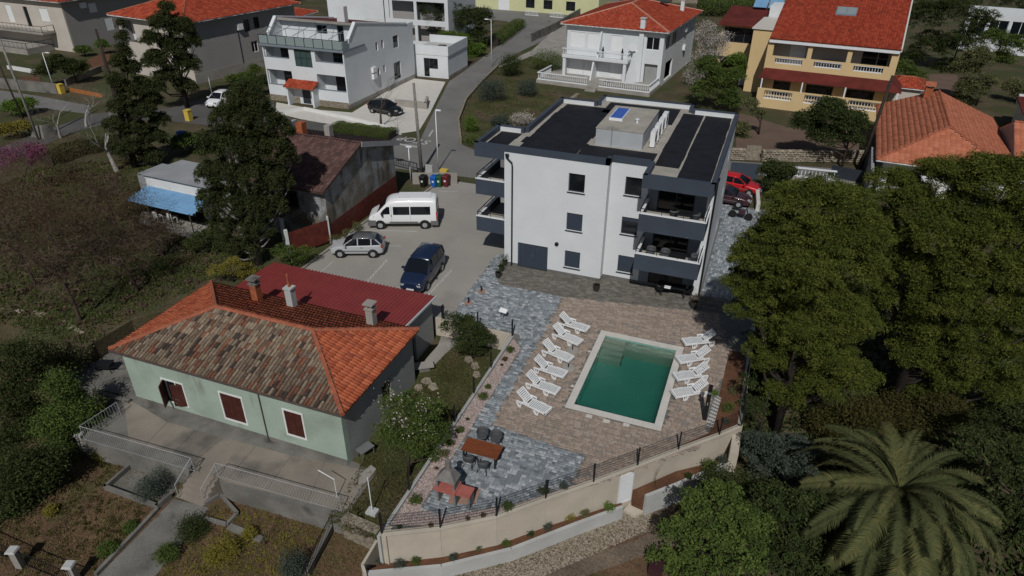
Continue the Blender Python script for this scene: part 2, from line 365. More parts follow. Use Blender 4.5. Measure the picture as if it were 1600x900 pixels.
# roof tiles as real pieces laid on a roof plane
def tiles(parent, P0, u, v, poly, pu, pv, m, h=.075, jit=.3, pieces=0, piece_m=None, name='tiles', world=False, seg=7):
    P0, u, v = np.array(P0, float), np.array(u, float), np.array(v, float); u /= np.linalg.norm(u); v /= np.linalg.norm(v)
    n = np.cross(u, v); n = n if n[2] > 0 else -n
    us = [p[0] for p in poly]; vs = [p[1] for p in poly]
    I, J = np.meshgrid(np.arange(min(us), max(us), pu)+pu/2, np.arange(min(vs), max(vs), pv)+pv/2)
    I, J = I.ravel(), J.ravel(); k = inside(I, J, poly); I, J = I[k], J[k]
    if seg == 7: cs = [(-.5, .05), (-.36, .02), (-.24, .75), (0, 1.), (.24, .75), (.36, .02), (.5, .05)]
    else: cs = [(-.5, .0), (-.2, .75), (.2, .75), (.5, .0)]
    ns = len(cs)
    T = []
    for e, (vv, lift) in enumerate(((-.56, .032), (.5, .004))):
        for a, b in cs: T.append((a*pu, vv*pv, b*h+lift))
    for a, b in cs: T.append((a*pu, -.56*pv, b*h*.2))
    T = np.array(T)
    F = [(i, i+1, ns+i+1, ns+i) for i in range(ns-1)]+[(2*ns+i, 2*ns+i+1, i+1, i) for i in range(ns-1)]
    order = np.argsort(J+I*.001); I, J = I[order], J[order]
    F = np.array(F); ti = rng.random(len(I))
    jj = (rng.random((len(I), 3))-.5)*np.array([.03, .12, .016])*jit/.3*np.array([1, pv, 1])
    if pieces:
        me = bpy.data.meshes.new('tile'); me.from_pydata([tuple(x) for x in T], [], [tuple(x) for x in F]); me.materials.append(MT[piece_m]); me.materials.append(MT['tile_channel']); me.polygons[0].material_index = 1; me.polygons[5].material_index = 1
        base = Matrix(((u[0], v[0], n[0], 0), (u[1], v[1], n[1], 0), (u[2], v[2], n[2], 0), (0, 0, 0, 1)))
        for q in range(min(pieces, len(I))):
            p = P0+u*(I[q]+jj[q, 0])+v*(J[q]+jj[q, 1])+n*jj[q, 2]
            o = link('tile', me, parent); mm = base.copy(); mm.translation = Vector(p)-(parent.location if world else Vector()); o.matrix_local = mm
        I, J, ti, jj = I[pieces:], J[pieces:], ti[pieces:], jj[pieces:]
    if not len(I): return
    A = T[None, :, 0]+(I+jj[:, 0])[:, None]; B = T[None, :, 1]+(J+jj[:, 1])[:, None]; D = T[None, :, 2]+jj[:, 2][:, None]
    V = P0+A[..., None]*u+B[..., None]*v+D[..., None]*n
    FF = (F[None]+(np.arange(len(I))*len(T))[:, None, None]).reshape(-1, 4)
    tf = np.repeat(ti, len(F)).reshape(-1, len(F))
    if m == 'tile_old': tf[:, [0, 5]] = .95      # fixed darker tint in the channels between the rows
    return fast(name, V.reshape(-1, 3), FF, m, parent, tf.ravel(), world, 'stuff')
def hip_roof(parent, x0, x1, y0, y1, z, rise, m, pu=.3, pv=.42, ridge='x', cap='tile_cap', under='white_old', seg=4, hipl=True, hipr=True, ms=None, pieces=0, thick=.12, inset=None):
    """roof with hips (or gables) over a rectangle, in the parent's frame"""
    lx, ly = x1-x0, y1-y0
    if ridge == 'x':
        k = inset if inset is not None else ly/2
        a = (x0+(k if hipl else 0), (y0+y1)/2, z+rise); b = (x1-(k if hipr else 0), (y0+y1)/2, z+rise)
    else:
        k = inset if inset is not None else lx/2
        a = ((x0+x1)/2, y0+(k if hipl else 0), z+rise); b = ((x0+x1)/2, y1-(k if hipr else 0), z+rise)
    c = [(x0, y0, z), (x1, y0, z), (x1, y1, z), (x0, y1, z)]
    if ridge == 'x': pl = [(c[0], c[1], b, a), (c[1], c[2], b), (c[2], c[3], a, b), (c[3], c[0], a)]; keep = [1, hipr, 1, hipl]
    else: pl = [(c[0], c[1], a), (c[1], c[2], b, a), (c[2], c[3], b), (c[3], c[0], a, b)]; keep = [hipl, 1, hipr, 1]
    mb = MB(); vs = c+[a, b]; mb.add([(p[0], p[1], p[2]-.01) for p in vs]+[(p[0], p[1], p[2]-thick) for p in vs], [])
    ix = {tuple(p): i for i, p in enumerate(vs)}
    for f in pl:
        q = [ix[tuple(p)] for p in f]; mb.f.append(tuple(q)); mb.f.append(tuple(i+6 for i in q[::-1]))
    for i in range(4): j = (i+1) % 4; mb.f.append((i, i+6, j+6, j))
    mb.build('roof', under, parent)
    for i, f in enumerate(pl):
        P = np.array(f[0]); u = np.array(f[1])-P; L = np.linalg.norm(u); u /= L
        nrm = np.cross(u, np.array(f[2])-P); nrm /= np.linalg.norm(nrm); v = np.cross(nrm, u)
        if not keep[i]: continue
        poly = [((np.array(p)-P) @ u, (np.array(p)-P) @ v) for p in f]
        tiles(parent, P, u, v, poly, pu, pv, (ms or [m]*4)[i], seg=seg, pieces=pieces if i == 0 else 0, piece_m='tile_old_piece', name='roof_tiles', h=.03 if i == 2 else .075)
    hb = MB()
    def capline(p, q):
        p, q = Vector(p), Vector(q); n = max(2, int((q-p).length/.4))
        for k in range(n):
            s0, s1 = p.lerp(q, k/n), p.lerp(q, (k+1.08)/n); s0.z += .05; s1.z += .035
            hb.tube([s0, s1], [.13, .11], 6, True)
    capline(a, b)
    if ridge == 'x':
        if hipl: capline(c[0], a); capline(c[3], a)
        if hipr: capline(c[1], b); capline(c[2], b)
    else:
        if hipl: capline(c[0], a); capline(c[1], a)
        if hipr: capline(c[2], b); capline(c[3], b)
    hb.build('ridge_cap', cap, parent, kind='stuff')
    return a, b
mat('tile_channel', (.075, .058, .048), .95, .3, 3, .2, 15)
mat('tile_cap', (.38, .12, .065), .85, .2, 2, .15, 15)
mat('tile_cap_pale', (.52, .26, .19), .85, .15, 2, .1, 15)
# ---------------------------------------------------------------- vegetation helpers
def rnd_dirs(n, g=rng):
    a = g.normal(size=(n, 3)); return a/np.linalg.norm(a, axis=1)[:, None]
def leaves(P, size, g=rng, aspect=.45, up=.35, tri=False):
    n = len(P); a = rnd_dirs(n, g); a[:, 2] *= .7
    b = rnd_dirs(n, g); b[:, 2] *= (1-up); a /= np.linalg.norm(a, axis=1)[:, None]
    b -= (a*b).sum(1)[:, None]*a; b /= np.linalg.norm(b, axis=1)[:, None]+1e-9
    s = size*(.6+.8*g.random(n))[:, None]
    if tri:
        V = np.stack([P-a*s*.5-b*s*aspect*.5, P-a*s*.5+b*s*aspect*.5, P+a*s*.6], 1); F = np.arange(3*n).reshape(n, 3)
    else:
        V = np.stack([P-a*s*.5, P+b*s*aspect*.5, P+a*s*.5, P-b*s*aspect*.5], 1); F = np.arange(4*n).reshape(n, 4)
    return V.reshape(-1, 3), F
def crown_points(blobs, n, clump, per, g, shell=.6, flat=1.):
    w = np.array([(b[3]*b[4]*b[5])**(2/3) for b in blobs]); w /= w.sum(); out = []; tt = []
    for b, k in zip(blobs, w):
        nc = max(1, int(n*k/per)); d = rnd_dirs(nc, g)
        r = (shell+(1-shell)*g.random(nc)**.7)[:, None]*(1+.16*np.sin(d[:, :1]*7+b[0])*np.cos(d[:, 1:2]*6+b[1]))
        c = np.array(b[:3])+d*r*np.array(b[3:6])
        L = (c[:, None, :]+g.normal(size=(nc, per, 3))*clump*(.6+.7*g.random(nc))[:, None, None]*np.array([1, 1, flat])).reshape(-1, 3)
        t = np.repeat(g.random(nc), per)*.6+g.random(nc*per)*.4
        out.append(L); tt.append(t)
    return np.concatenate(out), np.concatenate(tt)
def puff_points(blobs, n, clump, per, g, shell, flat):
    """foliage gathered in rounded tufts over the surface of each crown lobe"""
    w = np.array([(b[3]*b[4]*b[5])**(2/3) for b in blobs]); w /= w.sum(); out = []; tt = []; ss = []
    for b, k in zip(blobs, w):
        nc = max(2, int(n*k/per)); d = rnd_dirs(nc, g); d[:, 2] = np.where(d[:, 2] < -.35, -d[:, 2], d[:, 2])
        c = np.array(b[:3])+d*(shell+(1-shell)*g.random(nc)**.6)[:, None]*np.array(b[3:6])
        pr = clump*(.55+.8*g.random(nc)); e = rnd_dirs(nc*per, g).reshape(nc, per, 3); e[..., 2] = np.where(e[..., 2] < -.3, -e[..., 2]*.8, e[..., 2])
        L = c[:, None, :]+e*(pr[:, None, None]*(.62+.42*g.random((nc, per, 1))))*np.array([1, 1, flat])
        out.append(L.reshape(-1, 3)); tt.append(np.repeat(g.random(nc), per)*.5+g.random(nc*per)*.5)
    return np.concatenate(out), np.concatenate(tt)
def crown(parent, blobs, n, size, m, clump=.3, per=24, shell=.6, seed=1, aspect=.45, name='crown', flat=.8, tri=False, zmin=None):
    g = np.random.default_rng(seed); P, t = (puff_points if per >= 60 else crown_points)(blobs, n, clump, per, g, shell, flat)
    if zmin is not None: k = P[:, 2] > zmin; P, t = P[k], t[k]
    V, F = leaves(P, size, g, aspect, tri=tri)
    return fast(name, V, F, m, parent, t, world=True)
def trunk(parent, pts, r0, r1, m='bark', n=8, name='trunk'):
    pts = [Vector(p) for p in pts]; k = len(pts)
    return MB().tube(pts, [r0+(r1-r0)*i/(k-1) for i in range(k)], n).build(name, m, parent, world=True, smooth=True)
def limbs(parent, base, blobs, m='bark', r=.09, seed=1, k=2, name='branches', start=.35):
    rn = random.Random(seed); mb = MB(); base = Vector(base)
    for b in blobs:
        for _ in range(k):
            e = Vector((b[0]+rn.uniform(-.5, .5)*b[3], b[1]+rn.uniform(-.5, .5)*b[4], b[2]+rn.uniform(-.5, .4)*b[5]))
            s = base+Vector((0, 0, (e.z-base.z)*rn.uniform(start, start+.3)))
            mid = s.lerp(e, .5)+Vector((rn.uniform(-.2, .2), rn.uniform(-.2, .2), -.15*(e-s).length))
            mb.tube([s, mid, e], [r, r*.6, r*.25], 5)
    return mb.build(name, m, parent, world=True, smooth=True)
def tree(name, label, base, blobs, n, size, m, group=None, clump=.3, tr=.2, seed=1, bm='bark', aspect=.45, shell=.6, per=24, k=2, cat='tree', flat=.8, lean=(0, 0), tri=False):
    t = thing(name, label, cat, base, 0, group)
    top = max(b[2] for b in blobs)
    trunk(t, [base, (base[0]+lean[0]*.4, base[1]+lean[1]*.4, base[2]+(top-base[2])*.5), (base[0]+lean[0], base[1]+lean[1], top)], tr, tr*.3, bm)
    limbs(t, base, blobs, bm, tr*.4, seed, k)
    crown(t, blobs, n, size, m, clump, per, shell, seed, aspect, flat=flat, tri=tri)
    return t
def bare(name, label, base, height, m='bark_grey', spread=.6, seed=1, depth=6, r=.12, group=None, leaf=None, nleaf=0, lsize=.08, lean=(0, 0), cat='tree', split=3, first=.3):
    rn = random.Random(seed); t = thing(name, label, cat, base, 0, group); mb = MB(); br = MB(); tips = []
    def grow(p, d, L, rad, k, tgt):
        q = p; pts = [p]; rr = [rad]
        for i in range(3):
            d = (d+Vector((rn.uniform(-.18, .18), rn.uniform(-.18, .18), rn.uniform(-.06, .12)))).normalized(); q = q+d*L/3; pts.append(q); rr.append(rad*(1-.16*(i+1)))
        tgt.tube(pts, rr, 6 if k == 0 else (4 if rad > .03 else 3), cap=False)
        if k >= depth: tips.append(q); return
        if k >= depth-2: tips.append(pts[2])
        for i in range(split if k < 3 else 2+(rn.random() < .35)):
            a = rn.uniform(0, 2*math.pi); s = spread*rn.uniform(.6, 1.3)
            nd = (d+Vector((math.cos(a), math.sin(a), rn.uniform(-.1, .35)))*s).normalized()
            grow(q if i else pts[2+(rn.random() < .5)], nd, L*rn.uniform(.62, .85), rr[-1]*.72, k+1, br)
    grow(Vector(base), Vector((lean[0], lean[1], 1)).normalized(), height*first, r, 0, mb)
    mb.build('trunk', m, t, world=True, smooth=True); br.build('branches', m, t, world=True)
    if leaf and nleaf:
        g = np.random.default_rng(seed); P = np.array([tuple(p) for p in tips]); P = P[g.integers(0, len(P), nleaf)]+g.normal(size=(nleaf, 3))*.22
        V, F = leaves(P, lsize, g); fast('crown', V, F, leaf, t, g.random(nleaf), world=True)
    return t
def shrub(name, label, c, r, m='leaf_mid', n=900, size=.09, group=None, h=None, seed=1, cat='shrub', lump=3, aspect=.5):
    """low plant: stem and foliage; c at its foot"""
    h = h or r*1.3; g = np.random.default_rng(seed); t = thing(name, label, cat, c, 0, group)
    bl = [(c[0], c[1], c[2]+h*.5, r*.8, r*.8, h*.5)]
    for _ in range(lump): a = g.random()*6.28; bl.append((c[0]+math.cos(a)*r*.45, c[1]+math.sin(a)*r*.45, c[2]+h*(.35+.3*g.random()), r*.5, r*.5, h*.38))
    s = MB()
    for _ in range(4): a = g.random()*6.28; s.tube([(0, 0, 0), (math.cos(a)*r*.3, math.sin(a)*r*.3, h*.6)], [.03, .012], 4)
    s.build('stem', 'bark', t); crown(t, bl, n, size, m, r*.16, 12, .55, seed, aspect, 'foliage', zmin=c[2]+.01)
    return t
def hedge(label, pts, width, h, m='leaf_dark', n=6000, size=.12, seed=1, z=0., name='hedge'):
    g = np.random.default_rng(seed); t = thing(name, label, 'hedge', (*pts[0], z)); out = []
    seg = [(np.array(a), np.array(b)) for a, b in zip(pts, pts[1:])]; Ls = np.array([np.linalg.norm(b-a) for a, b in seg])
    core = MB()
    for (a, b), L in zip(seg, Ls):
        k = int(n*L/Ls.sum()); d = (b-a)/L; nn = np.array([-d[1], d[0]])
        u = g.random(k)*L; face = g.random(k); th = g.random(k)*math.pi
        x = np.cos(th)*width/2*(1+.12*g.normal(size=k)); zz = z+h*(.15+.85*np.sin(th)**.35*(1-.1*g.random(k)))*np.where(face < .5, g.random(k)**.5, 1)
        P = np.stack([a[0]+d[0]*u+nn[0]*x, a[1]+d[1]*u+nn[1]*x, zz+.06*np.sin(u*3)], 1); out.append(P)
        core.wb(tuple(a), tuple(d), .05, L-.05, -width*.3, width*.3, z, z+h*.75)
    core.build('branches', 'bark_dark', t, world=True)
    P = np.concatenate(out); V, F = leaves(P, size, g); fast('foliage', V, F, m, t, g.random(len(P)), world=True)
    return t
def grass(name, label, poly, z, n, m, size=.09, seed=1, cat='grass', holes=()):
    g = np.random.default_rng(seed); xs = [p[0] for p in poly]; ys = [p[1] for p in poly]
    x = g.uniform(min(xs), max(xs), n*2); y = g.uniform(min(ys), max(ys), n*2); k = inside(x, y, poly)
    dens = np.sin(x*1.7+2*np.sin(y*.9))*np.cos(y*1.3+1.5*np.sin(x*.7)); k &= g.random(2*n) < .55+.45*dens
    for hp in holes: k &= ~inside(x, y, hp)
    x, y = x[k][:n], y[k][:n]; s = size*(.5+g.random(len(x)))
    a = g.random(len(x))*6.28; dx, dy = np.cos(a)*s*.35, np.sin(a)*s*.35; lx, ly = g.normal(size=len(x))*s*.5, g.normal(size=len(x))*s*.5
    zz = np.full(len(x), z)
    V = np.stack([np.stack([x-dx, y-dy, zz], 1), np.stack([x+dx, y+dy, zz], 1), np.stack([x+lx, y+ly, zz+s*.8], 1)], 1).reshape(-1, 3)
    o = fast(name, V, np.arange(len(V)).reshape(-1, 3), m, None, g.random(len(x))); return tag(o, label, cat, kind='stuff')
def stones(name, label, poly, z, n, m, r=.03, seed=1, flat=.6, parent=None, rv=.6):
    g = np.random.default_rng(seed); xs = [p[0] for p in poly]; ys = [p[1] for p in poly]
    x = g.uniform(min(xs), max(xs), n*3); y = g.uniform(min(ys), max(ys), n*3); k = inside(x, y, poly); x, y = x[k][:n], y[k][:n]; n = len(x)
    T = np.array([(1, 0, 0), (-.9, .2, 0), (.1, 1, 0), (-.1, -1, 0), (.1, .1, 1), (0, -.1, -.9)]); F = np.array([(0, 2, 4), (2, 1, 4), (1, 3, 4), (3, 0, 4)])
    s = r*(1-rv/2+rv*g.random((n, 1, 1)))*np.array([1, 1, flat]); j = 1+.25*g.normal(size=(n, 6, 3)); a = g.random(n)*6.28
    V = T[None]*j*s; ca, sa = np.cos(a)[:, None], np.sin(a)[:, None]
    V = np.stack([V[..., 0]*ca-V[..., 1]*sa+x[:, None], V[..., 0]*sa+V[..., 1]*ca+y[:, None], V[..., 2]+z], -1)
    o = fast(name, V.reshape(-1, 3), (F[None]+np.arange(n)[:, None, None]*6).reshape(-1, 3), m, parent, np.repeat(g.random(n), 4), kind='stuff')
    return tag(o, label, 'stones' if label else None)
def pavers(parent, poly, z, pw, pl, m, ang=0., pieces=None, piece_m=None, name='pavers', herring=False, seed=3, hgt=.016):
    """laid paving stones with open joints over a polygon"""
    g = np.random.default_rng(seed); xs = np.array([p[0] for p in poly]); ys = np.array([p[1] for p in poly])
    cx, cy = xs.mean(), ys.mean(); rad = max(np.hypot(xs-cx, ys-cy)); ca, sa = math.cos(ang), math.sin(ang)
    nr = int(rad/pw)+1; R_, L_ = [], []
    for j in range(-nr, nr):
        u = -rad+g.random()*pl
        while u < rad:
            l = pl*g.choice([.6, 1., 1.35]); R_.append((u+l/2, (j+.5)*pw, l)); u += l
    A = np.array(R_); x = cx+A[:, 0]*ca-A[:, 1]*sa; y = cy+A[:, 0]*sa+A[:, 1]*ca; k = inside(x, y, poly); A, x, y = A[k], x[k], y[k]; n = len(A)
    gap = .008; hw = pw/2-gap; hl = A[:, 2]/2-gap; dz = hgt+g.normal(size=n)*.002
    ch = .008
    def ring(ix, iz):
        q = [(-1, -1), (1, -1), (1, 1), (-1, 1)]
        return np.stack([np.stack([x+a*(hl-ix)*ca-b*(hw-ix)*sa, y+a*(hl-ix)*sa+b*(hw-ix)*ca, z+iz], 1) for a, b in q], 1)
    V = np.concatenate([ring(0, np.zeros(n)-.002), ring(0, dz-.005), ring(ch, dz)], 1)
    F = np.array([(8, 9, 10, 11)]+[(i, (i+1) % 4, 4+(i+1) % 4, 4+i) for i in range(4)]+[(4+i, 4+(i+1) % 4, 8+(i+1) % 4, 8+i) for i in range(4)])
    t = g.random(n)
    if pieces:
        order = np.argsort(np.hypot(x-pieces[0], y-pieces[1])); sel = order[:pieces[2]]; meshes = {}
        for q in sel:
            key = round(A[q, 2]/pl, 2)
            if key not in meshes:
                me = bpy.data.meshes.new('paver'); l2 = A[q, 2]/2-gap
                vv = [(a*(l2-i), b*(hw-i), h) for i, h in ((0, -.002), (0, hgt-.005), (ch, hgt)) for a, b in ((-1, -1), (1, -1), (1, 1), (-1, 1))]
                me.from_pydata(vv, [], [tuple(f) for f in F]); me.materials.append(MT[piece_m]); meshes[key] = me
            o = link('paver', meshes[key], parent, (x[q], y[q], z+float(g.normal()*.002))); o.rotation_euler = (0, 0, ang)
        keep = np.ones(n, bool); keep[sel] = False; V, t, n = V[keep], t[keep], int(keep.sum())
    return fast(name, V.reshape(-1, 3), (F[None]+np.arange(n)[:, None, None]*12).reshape(-1, 4), m, parent, np.repeat(t, 9), kind='stuff')
# ================================================================ THE GROUND
ZY, ZG = -1.2, -2.4          # yard of the green house, lower gardens
WT = [tuple(p) for p in SP([(596, 839), (688, 829), (776, 811), (853, 783), (928, 757), (997, 731), (1061, 706), (1125, 683), (1160, 668)])]
TE = 1.72                     # east edge of the terrace
a0, a1 = S(0, 503), S(135, 542)
dv = (a0-a1).normalized()*300
upper = [(a1.x+dv.x, a1.y+dv.y), (a1.x, a1.y)] + SP([(205, 500)]) + [(-29.5, 31.6), (-28.4, 31.75), (-11.72, 31.75)] + \
        [(-11.72, 16.2)] + [(p[0]-.0, p[1]+.12) for p in WT] + [(TE, 30), (TE+.05, 36.5), (1.9, 41), (2.4, 47), (3.2, 52.2), (16, 50), (400, 60), (400, 700), (-500, 700), (-500, a1.y+dv.y)]
POOL = (-6.62, -2.38, 26.9, 33.75)     # inner edges x0 x1 y0 y1
# upper level is cut round the pool: four sheets side by side
def cut_rect(poly, r):
    def clip(p, ax, v, keep_less):
        out = []; n = len(p)
        for i in range(n):
            a, b = p[i], p[(i+1) % n]; ia = (a[ax] <= v) == keep_less; ib = (b[ax] <= v) == keep_less
            if ia: out.append(a)
            if ia != ib: t = (v-a[ax])/(b[ax]-a[ax]); out.append((a[0]+(b[0]-a[0])*t, a[1]+(b[1]-a[1])*t))
        return out
    return [clip(poly, 0, r[0], True), clip(poly, 0, r[1], False), clip(clip(clip(poly, 0, r[0], False), 0, r[1], True), 1, r[2], True), clip(clip(clip(poly, 0, r[0], False), 0, r[1], True), 1, r[3], False)]
PO = (POOL[0]-.3, POOL[1]+.3, POOL[2]-.3, POOL[3]+.3)
mb = MB()
for q in cut_rect(upper, PO): mb.prism(q, -3.5, -.02)
tag(mb.build('upper_ground', 'field'), kind='structure')
struct('lower_ground', [(-400, -60), (400, -60), (400, 120), (-400, 120)], -4, ZG, 'garden_soil')
yard = SP([(75, 588), (210, 498)], ZY)+[(-28.6, 31.74), (-11.72, 31.74), (-11.72, 16.15)]+SP([(560, 790), (538, 790), (350, 740), (340, 730), (296, 710), (150, 672), (205, 628)], ZY)
struct('yard', yard, -3.2, ZY, 'lawn')
struct('pool_terrace', [(p[0], p[1]) for p in [(-11.72, 16.3)]+WT+[(TE, 41), (-2.0, 41), (-2, 40.55), (-8.57, 40.62), (-8.57, 39.9), (-15.55, 39.9), (-17, 38), (-17, 31.78), (-11.72, 31.78)]], -.1, -.016, 'plinth').name = 'pool_terrace'
bpy.data.objects.remove(bpy.data.objects['pool_terrace'])
terr = [(-11.72, 16.3)]+WT+[(TE, 41), (-2.0, 41), (-2, 40.55), (-8.57, 40.62), (-8.57, 39.9), (-15.55, 39.9), (-17, 38), (-17, 31.78), (-11.72, 31.78)]
mb = MB()
for q in cut_rect(terr, PO): mb.prism(q, -.019, -.003)
PT = tag(mb.build('pool_terrace', 'plinth'), kind='structure')
bl_a = SP([(712, 492), (735, 455), (790, 400), (800, 412), (780, 428), (779, 443), (880, 463), (861, 500), (766, 665), (917, 714), (903, 742)])
bl_a = SP([(706, 497), (738, 448), (776, 398), (789, 396), (789, 413), (779, 428), (779, 443), (880, 463), (861, 500), (768, 663), (917, 714)])+[(-5.25, 21.6), (-7.2, 19.6), (-9.6, 17.9), (-10.85, 17.5), (-10.85, 30.6), (-11.6, 31.9)]
pavers(PT, bl_a, 0, .16, .24, 'paver_blue', 0, (-7.8, 20.5, 300), 'paver_blue_piece', 'blue_grey_pavers')
dusk = SP([(789, 413), (779, 428), (779, 443), (880, 463), (1123, 489), (1137, 470), (1096, 462), (1012, 447), (988, 441), (941, 433), (938, 438.5)])
dusk = SP([(779, 443), (880, 463), (1123, 489)])+[(-.2, 40.55), (-2.05, 40.5), (-8.5, 40.55), (-8.6, 39.82), (-15.6, 39.82)]
pavers(PT, dusk, 0, .17, .3, 'paver_dusk', R(3), name='dusk_pavers', seed=5)
sand = SP([(881, 464), (1123, 490), (1140, 545), (1128, 600), (1115, 608), (1100, 660), (1108, 672)])+[(-.2, 26.0), (-2.2, 23.95), (-4.2, 21.95), (-5.1, 21.75)]+SP([(917, 714), (768, 663), (861, 500)])
o_ = pavers(PT, sand, 0, .15, .3, 'paver_sand', R(2), name='sand_pavers', seed=6)
# drop the pavers that would lie on the pool and its coping
def drop_rect(o, r, per=12, fper=9):
    me = o.data; n = len(me.vertices); co_ = np.empty(n*3, np.float32); me.vertices.foreach_get('co', co_); V = co_.reshape(-1, per, 3); c = V[:, :4].mean(1)
    k = ~((c[:, 0] > r[0]) & (c[:, 0] < r[1]) & (c[:, 1] > r[2]) & (c[:, 1] < r[3])); t = np.empty(len(me.polygons), np.float32); me.attributes['tint'].data.foreach_get('value', t); t = t.reshape(-1, fper)[k].ravel()
    F = np.array([tuple(p.vertices) for p in list(me.polygons)[:fper]]); V = V[k]
    nm, mt, pa = o.name, me.materials[0].name, o.parent; bpy.data.objects.remove(o)
    return fast(nm, V.reshape(-1, 3), (F[None]+np.arange(len(V))[:, None, None]*per).reshape(-1, 4), mt, pa, t, kind='stuff')
drop_rect(o_, (POOL[0]-.44, POOL[1]+.44, POOL[2]-.44, POOL[3]+.44))
pk = [(-28.3, 31.8), (-28.3, 43.2), (-26.8, 45.5), (-26.5, 52.9), (-17.2, 52.9), (-15.6, 52.9), (-15.6, 39.95)]+SP([(776, 398), (738, 448), (706, 497)])+[(-16, 31.8)]
PARK = struct('parking_court', pk, -.018, 0, 'parking')
epath = [(-1.98, 40.6), (1.7, 40.6), (2.1, 46), (2.9, 51), (3.2, 56.6), (-5, 56.6), (-5, 53.4), (-1.98, 53.4)]
EP = struct('side_path', epath, -.018, .002, 'plinth')
pavers(EP, [(-1.9, 40.65), (.55, 40.65), (1.0, 47), (1.7, 53), (2, 56.5), (-4.9, 56.5), (-4.9, 53.5), (-1.9, 53.5)], .002, .17, .28, 'paver_blue', R(90), name='blue_grey_pavers', seed=8)
def road(name, pts, m='asphalt', z=.006): return struct(name, pts, -.015, z, m)
jn = SP([(613, 227), (655, 222), (672, 186), (690, 150), (702, 127), (727, 110), (765, 82), (800, 52), (845, 27), (905, 0), (960, -25), (1010, -22), (960, 5), (905, 38), (852, 62), (810, 82), (772, 106), (747, 134), (724, 165), (717, 208), (722, 226), (745, 236), (790, 240)])
jn += [tuple(Vector(p)) for p in SP([(1138, 251), (1370, 268), (1500, 290), (1500, 315), (1368, 289), (1138, 270)])]+[(-16.5, 56.5), (-19, 55.0), (-24.6, 54.2)]+SP([(612, 262)])
road('street', jn)
lr = SP([(-60, 300), (0, 262), (55, 232), (105, 208), (150, 190), (230, 178), (300, 168), (380, 200), (450, 205), (560, 220), (613, 227), (655, 222), (600, 200), (520, 190), (430, 176), (428, 150), (400, 128), (330, 140), (262, 165), (150, 150), (60, 150), (-40, 148), (-60, 190), (60, 178), (128, 184), (60, 207), (-60, 255)])
lr = SP([(-80, 305), (0, 264), (55, 233), (110, 208), (170, 192), (240, 186), (330, 196), (460, 205), (613, 228), (655, 222), (600, 205), (430, 182), (428, 160), (390, 140), (330, 150), (270, 168), (140, 178), (128, 184), (60, 207), (-80, 262)])
road('lane', lr, 'asphalt_dark', .002)
road('left_lane', SP([(-80, 145), (0, 141), (60, 150), (140, 165), (140, 178), (60, 168), (-80, 165)]), 'asphalt', .0)
struct('forecourt', SP([(432, 160), (430, 176), (470, 186), (545, 199), (620, 209), (655, 204), (672, 176), (696, 128), (640, 122), (607, 141), (550, 176), (500, 172)]), -.014, .012, 'coping')
struct('far_yard', SP([(705, 24), (735, 8), (880, 18), (858, 30), (815, 40), (790, 33)]), -.014, .012, 'asphalt')
struct('brown_plot', SP([(1150, 175), (1235, 200), (1310, 205), (1362, 205), (1362, 236), (1250, 236), (1150, 232)]), -.014, .01, 'brown_plot')
struct('side_plot', SP([(1438, 115), (1495, 117), (1500, 160), (1452, 178), (1425, 165)]), -.014, .011, 'brown_plot')
struct('soil_bed', SP([(1128, 600), (1140, 548), (1163, 552)])+[(TE-.02, 30), (WT[-1][0]-.15, WT[-1][1]), (WT[-2][0]-.1, WT[-2][1]+.15), (WT[-3][0]-.1, WT[-3][1]+.15), (-1.55, 24.95), (-1.3, 25.5), (.25, 27.25), (.3, 28.1), (.35, 29.2)], -.015, .03, 'soil')
struct('garden_bed', SP([(118, 102), (150, 88), (172, 78), (172, 100), (130, 115)]), 0, .03, 'soil')
struct('rosette_bed', SP([(30, 122), (62, 118), (64, 132), (35, 135)]), 0, .03, 'soil')
struct('front_lawn', SP([(722, 222), (718, 190), (735, 150), (775, 110), (830, 88), (862, 98), (872, 150), (815, 200)]), 0, .03, 'lawn')
MB  # lawn kerb and plots come with their owners below
struct('concrete_slope', SP([(775, 106), (832, 78), (884, 30), (890, 110), (866, 122), (832, 92)]), 0, .02, 'concrete')
struct('garden_path', SP([(272, 780), (327, 794), (240, 905), (150, 905)], ZG), ZG-.1, ZG+.03, 'concrete_old')
struct('right_path', SP([(1000, 842), (1045, 810), (1060, 850), (900, 905), (780, 905), (880, 880)], ZG), ZG-.1, ZG+.02, 'dirt')
struct('rubble_path', SP([(570, 903), (700, 893), (800, 868), (970, 800), (1060, 790), (1020, 830), (860, 885), (700, 915)], ZG), ZG-.1, ZG+.035, 'dirt')
stones('rubble', 'loose pale rubble lying along the foot of the low wall', SP([(690, 905), (740, 893), (830, 866), (940, 822), (975, 800), (1020, 800), (1010, 830), (930, 865), (850, 900), (760, 915)], ZG), ZG+.03, 7000, 'rubble', .05, 4)
# left verges
hedge_pts = None
grass('field_grass', 'rough olive grass and weeds on the sloping field', SP([(-20, 500), (-20, 300), (60, 262), (220, 245), (300, 330), (420, 425), (330, 440), (200, 498), (140, 540)]), -.02, 45000, 'grass_green', .16, 2)
grass('lawn_grass', 'short patchy grass beside the green house', [(-15.5, 21), (-15.5, 30.8), (-11.9, 30.8), (-11.9, 16.6), (-15, 16.4)], ZY, 22000, 'grass_green', .08, 3)
grass('garden_grass', 'dry brown turf of the lower left garden', SP([(-40, 905), (-20, 760), (150, 700), (330, 740), (545, 810), (590, 880), (560, 905)], ZG), ZG, 50000, 'grass_dry', .07, 4, holes=[SP([(270, 755), (345, 780), (235, 905), (150, 905)], ZG)])
grass('front_grass', 'green lawn with shrubs above the junction', SP([(722, 222), (718, 190), (735, 150), (775, 110), (830, 88), (862, 98), (872, 150), (815, 200)]), .03, 9000, 'grass_green', .12, 5)
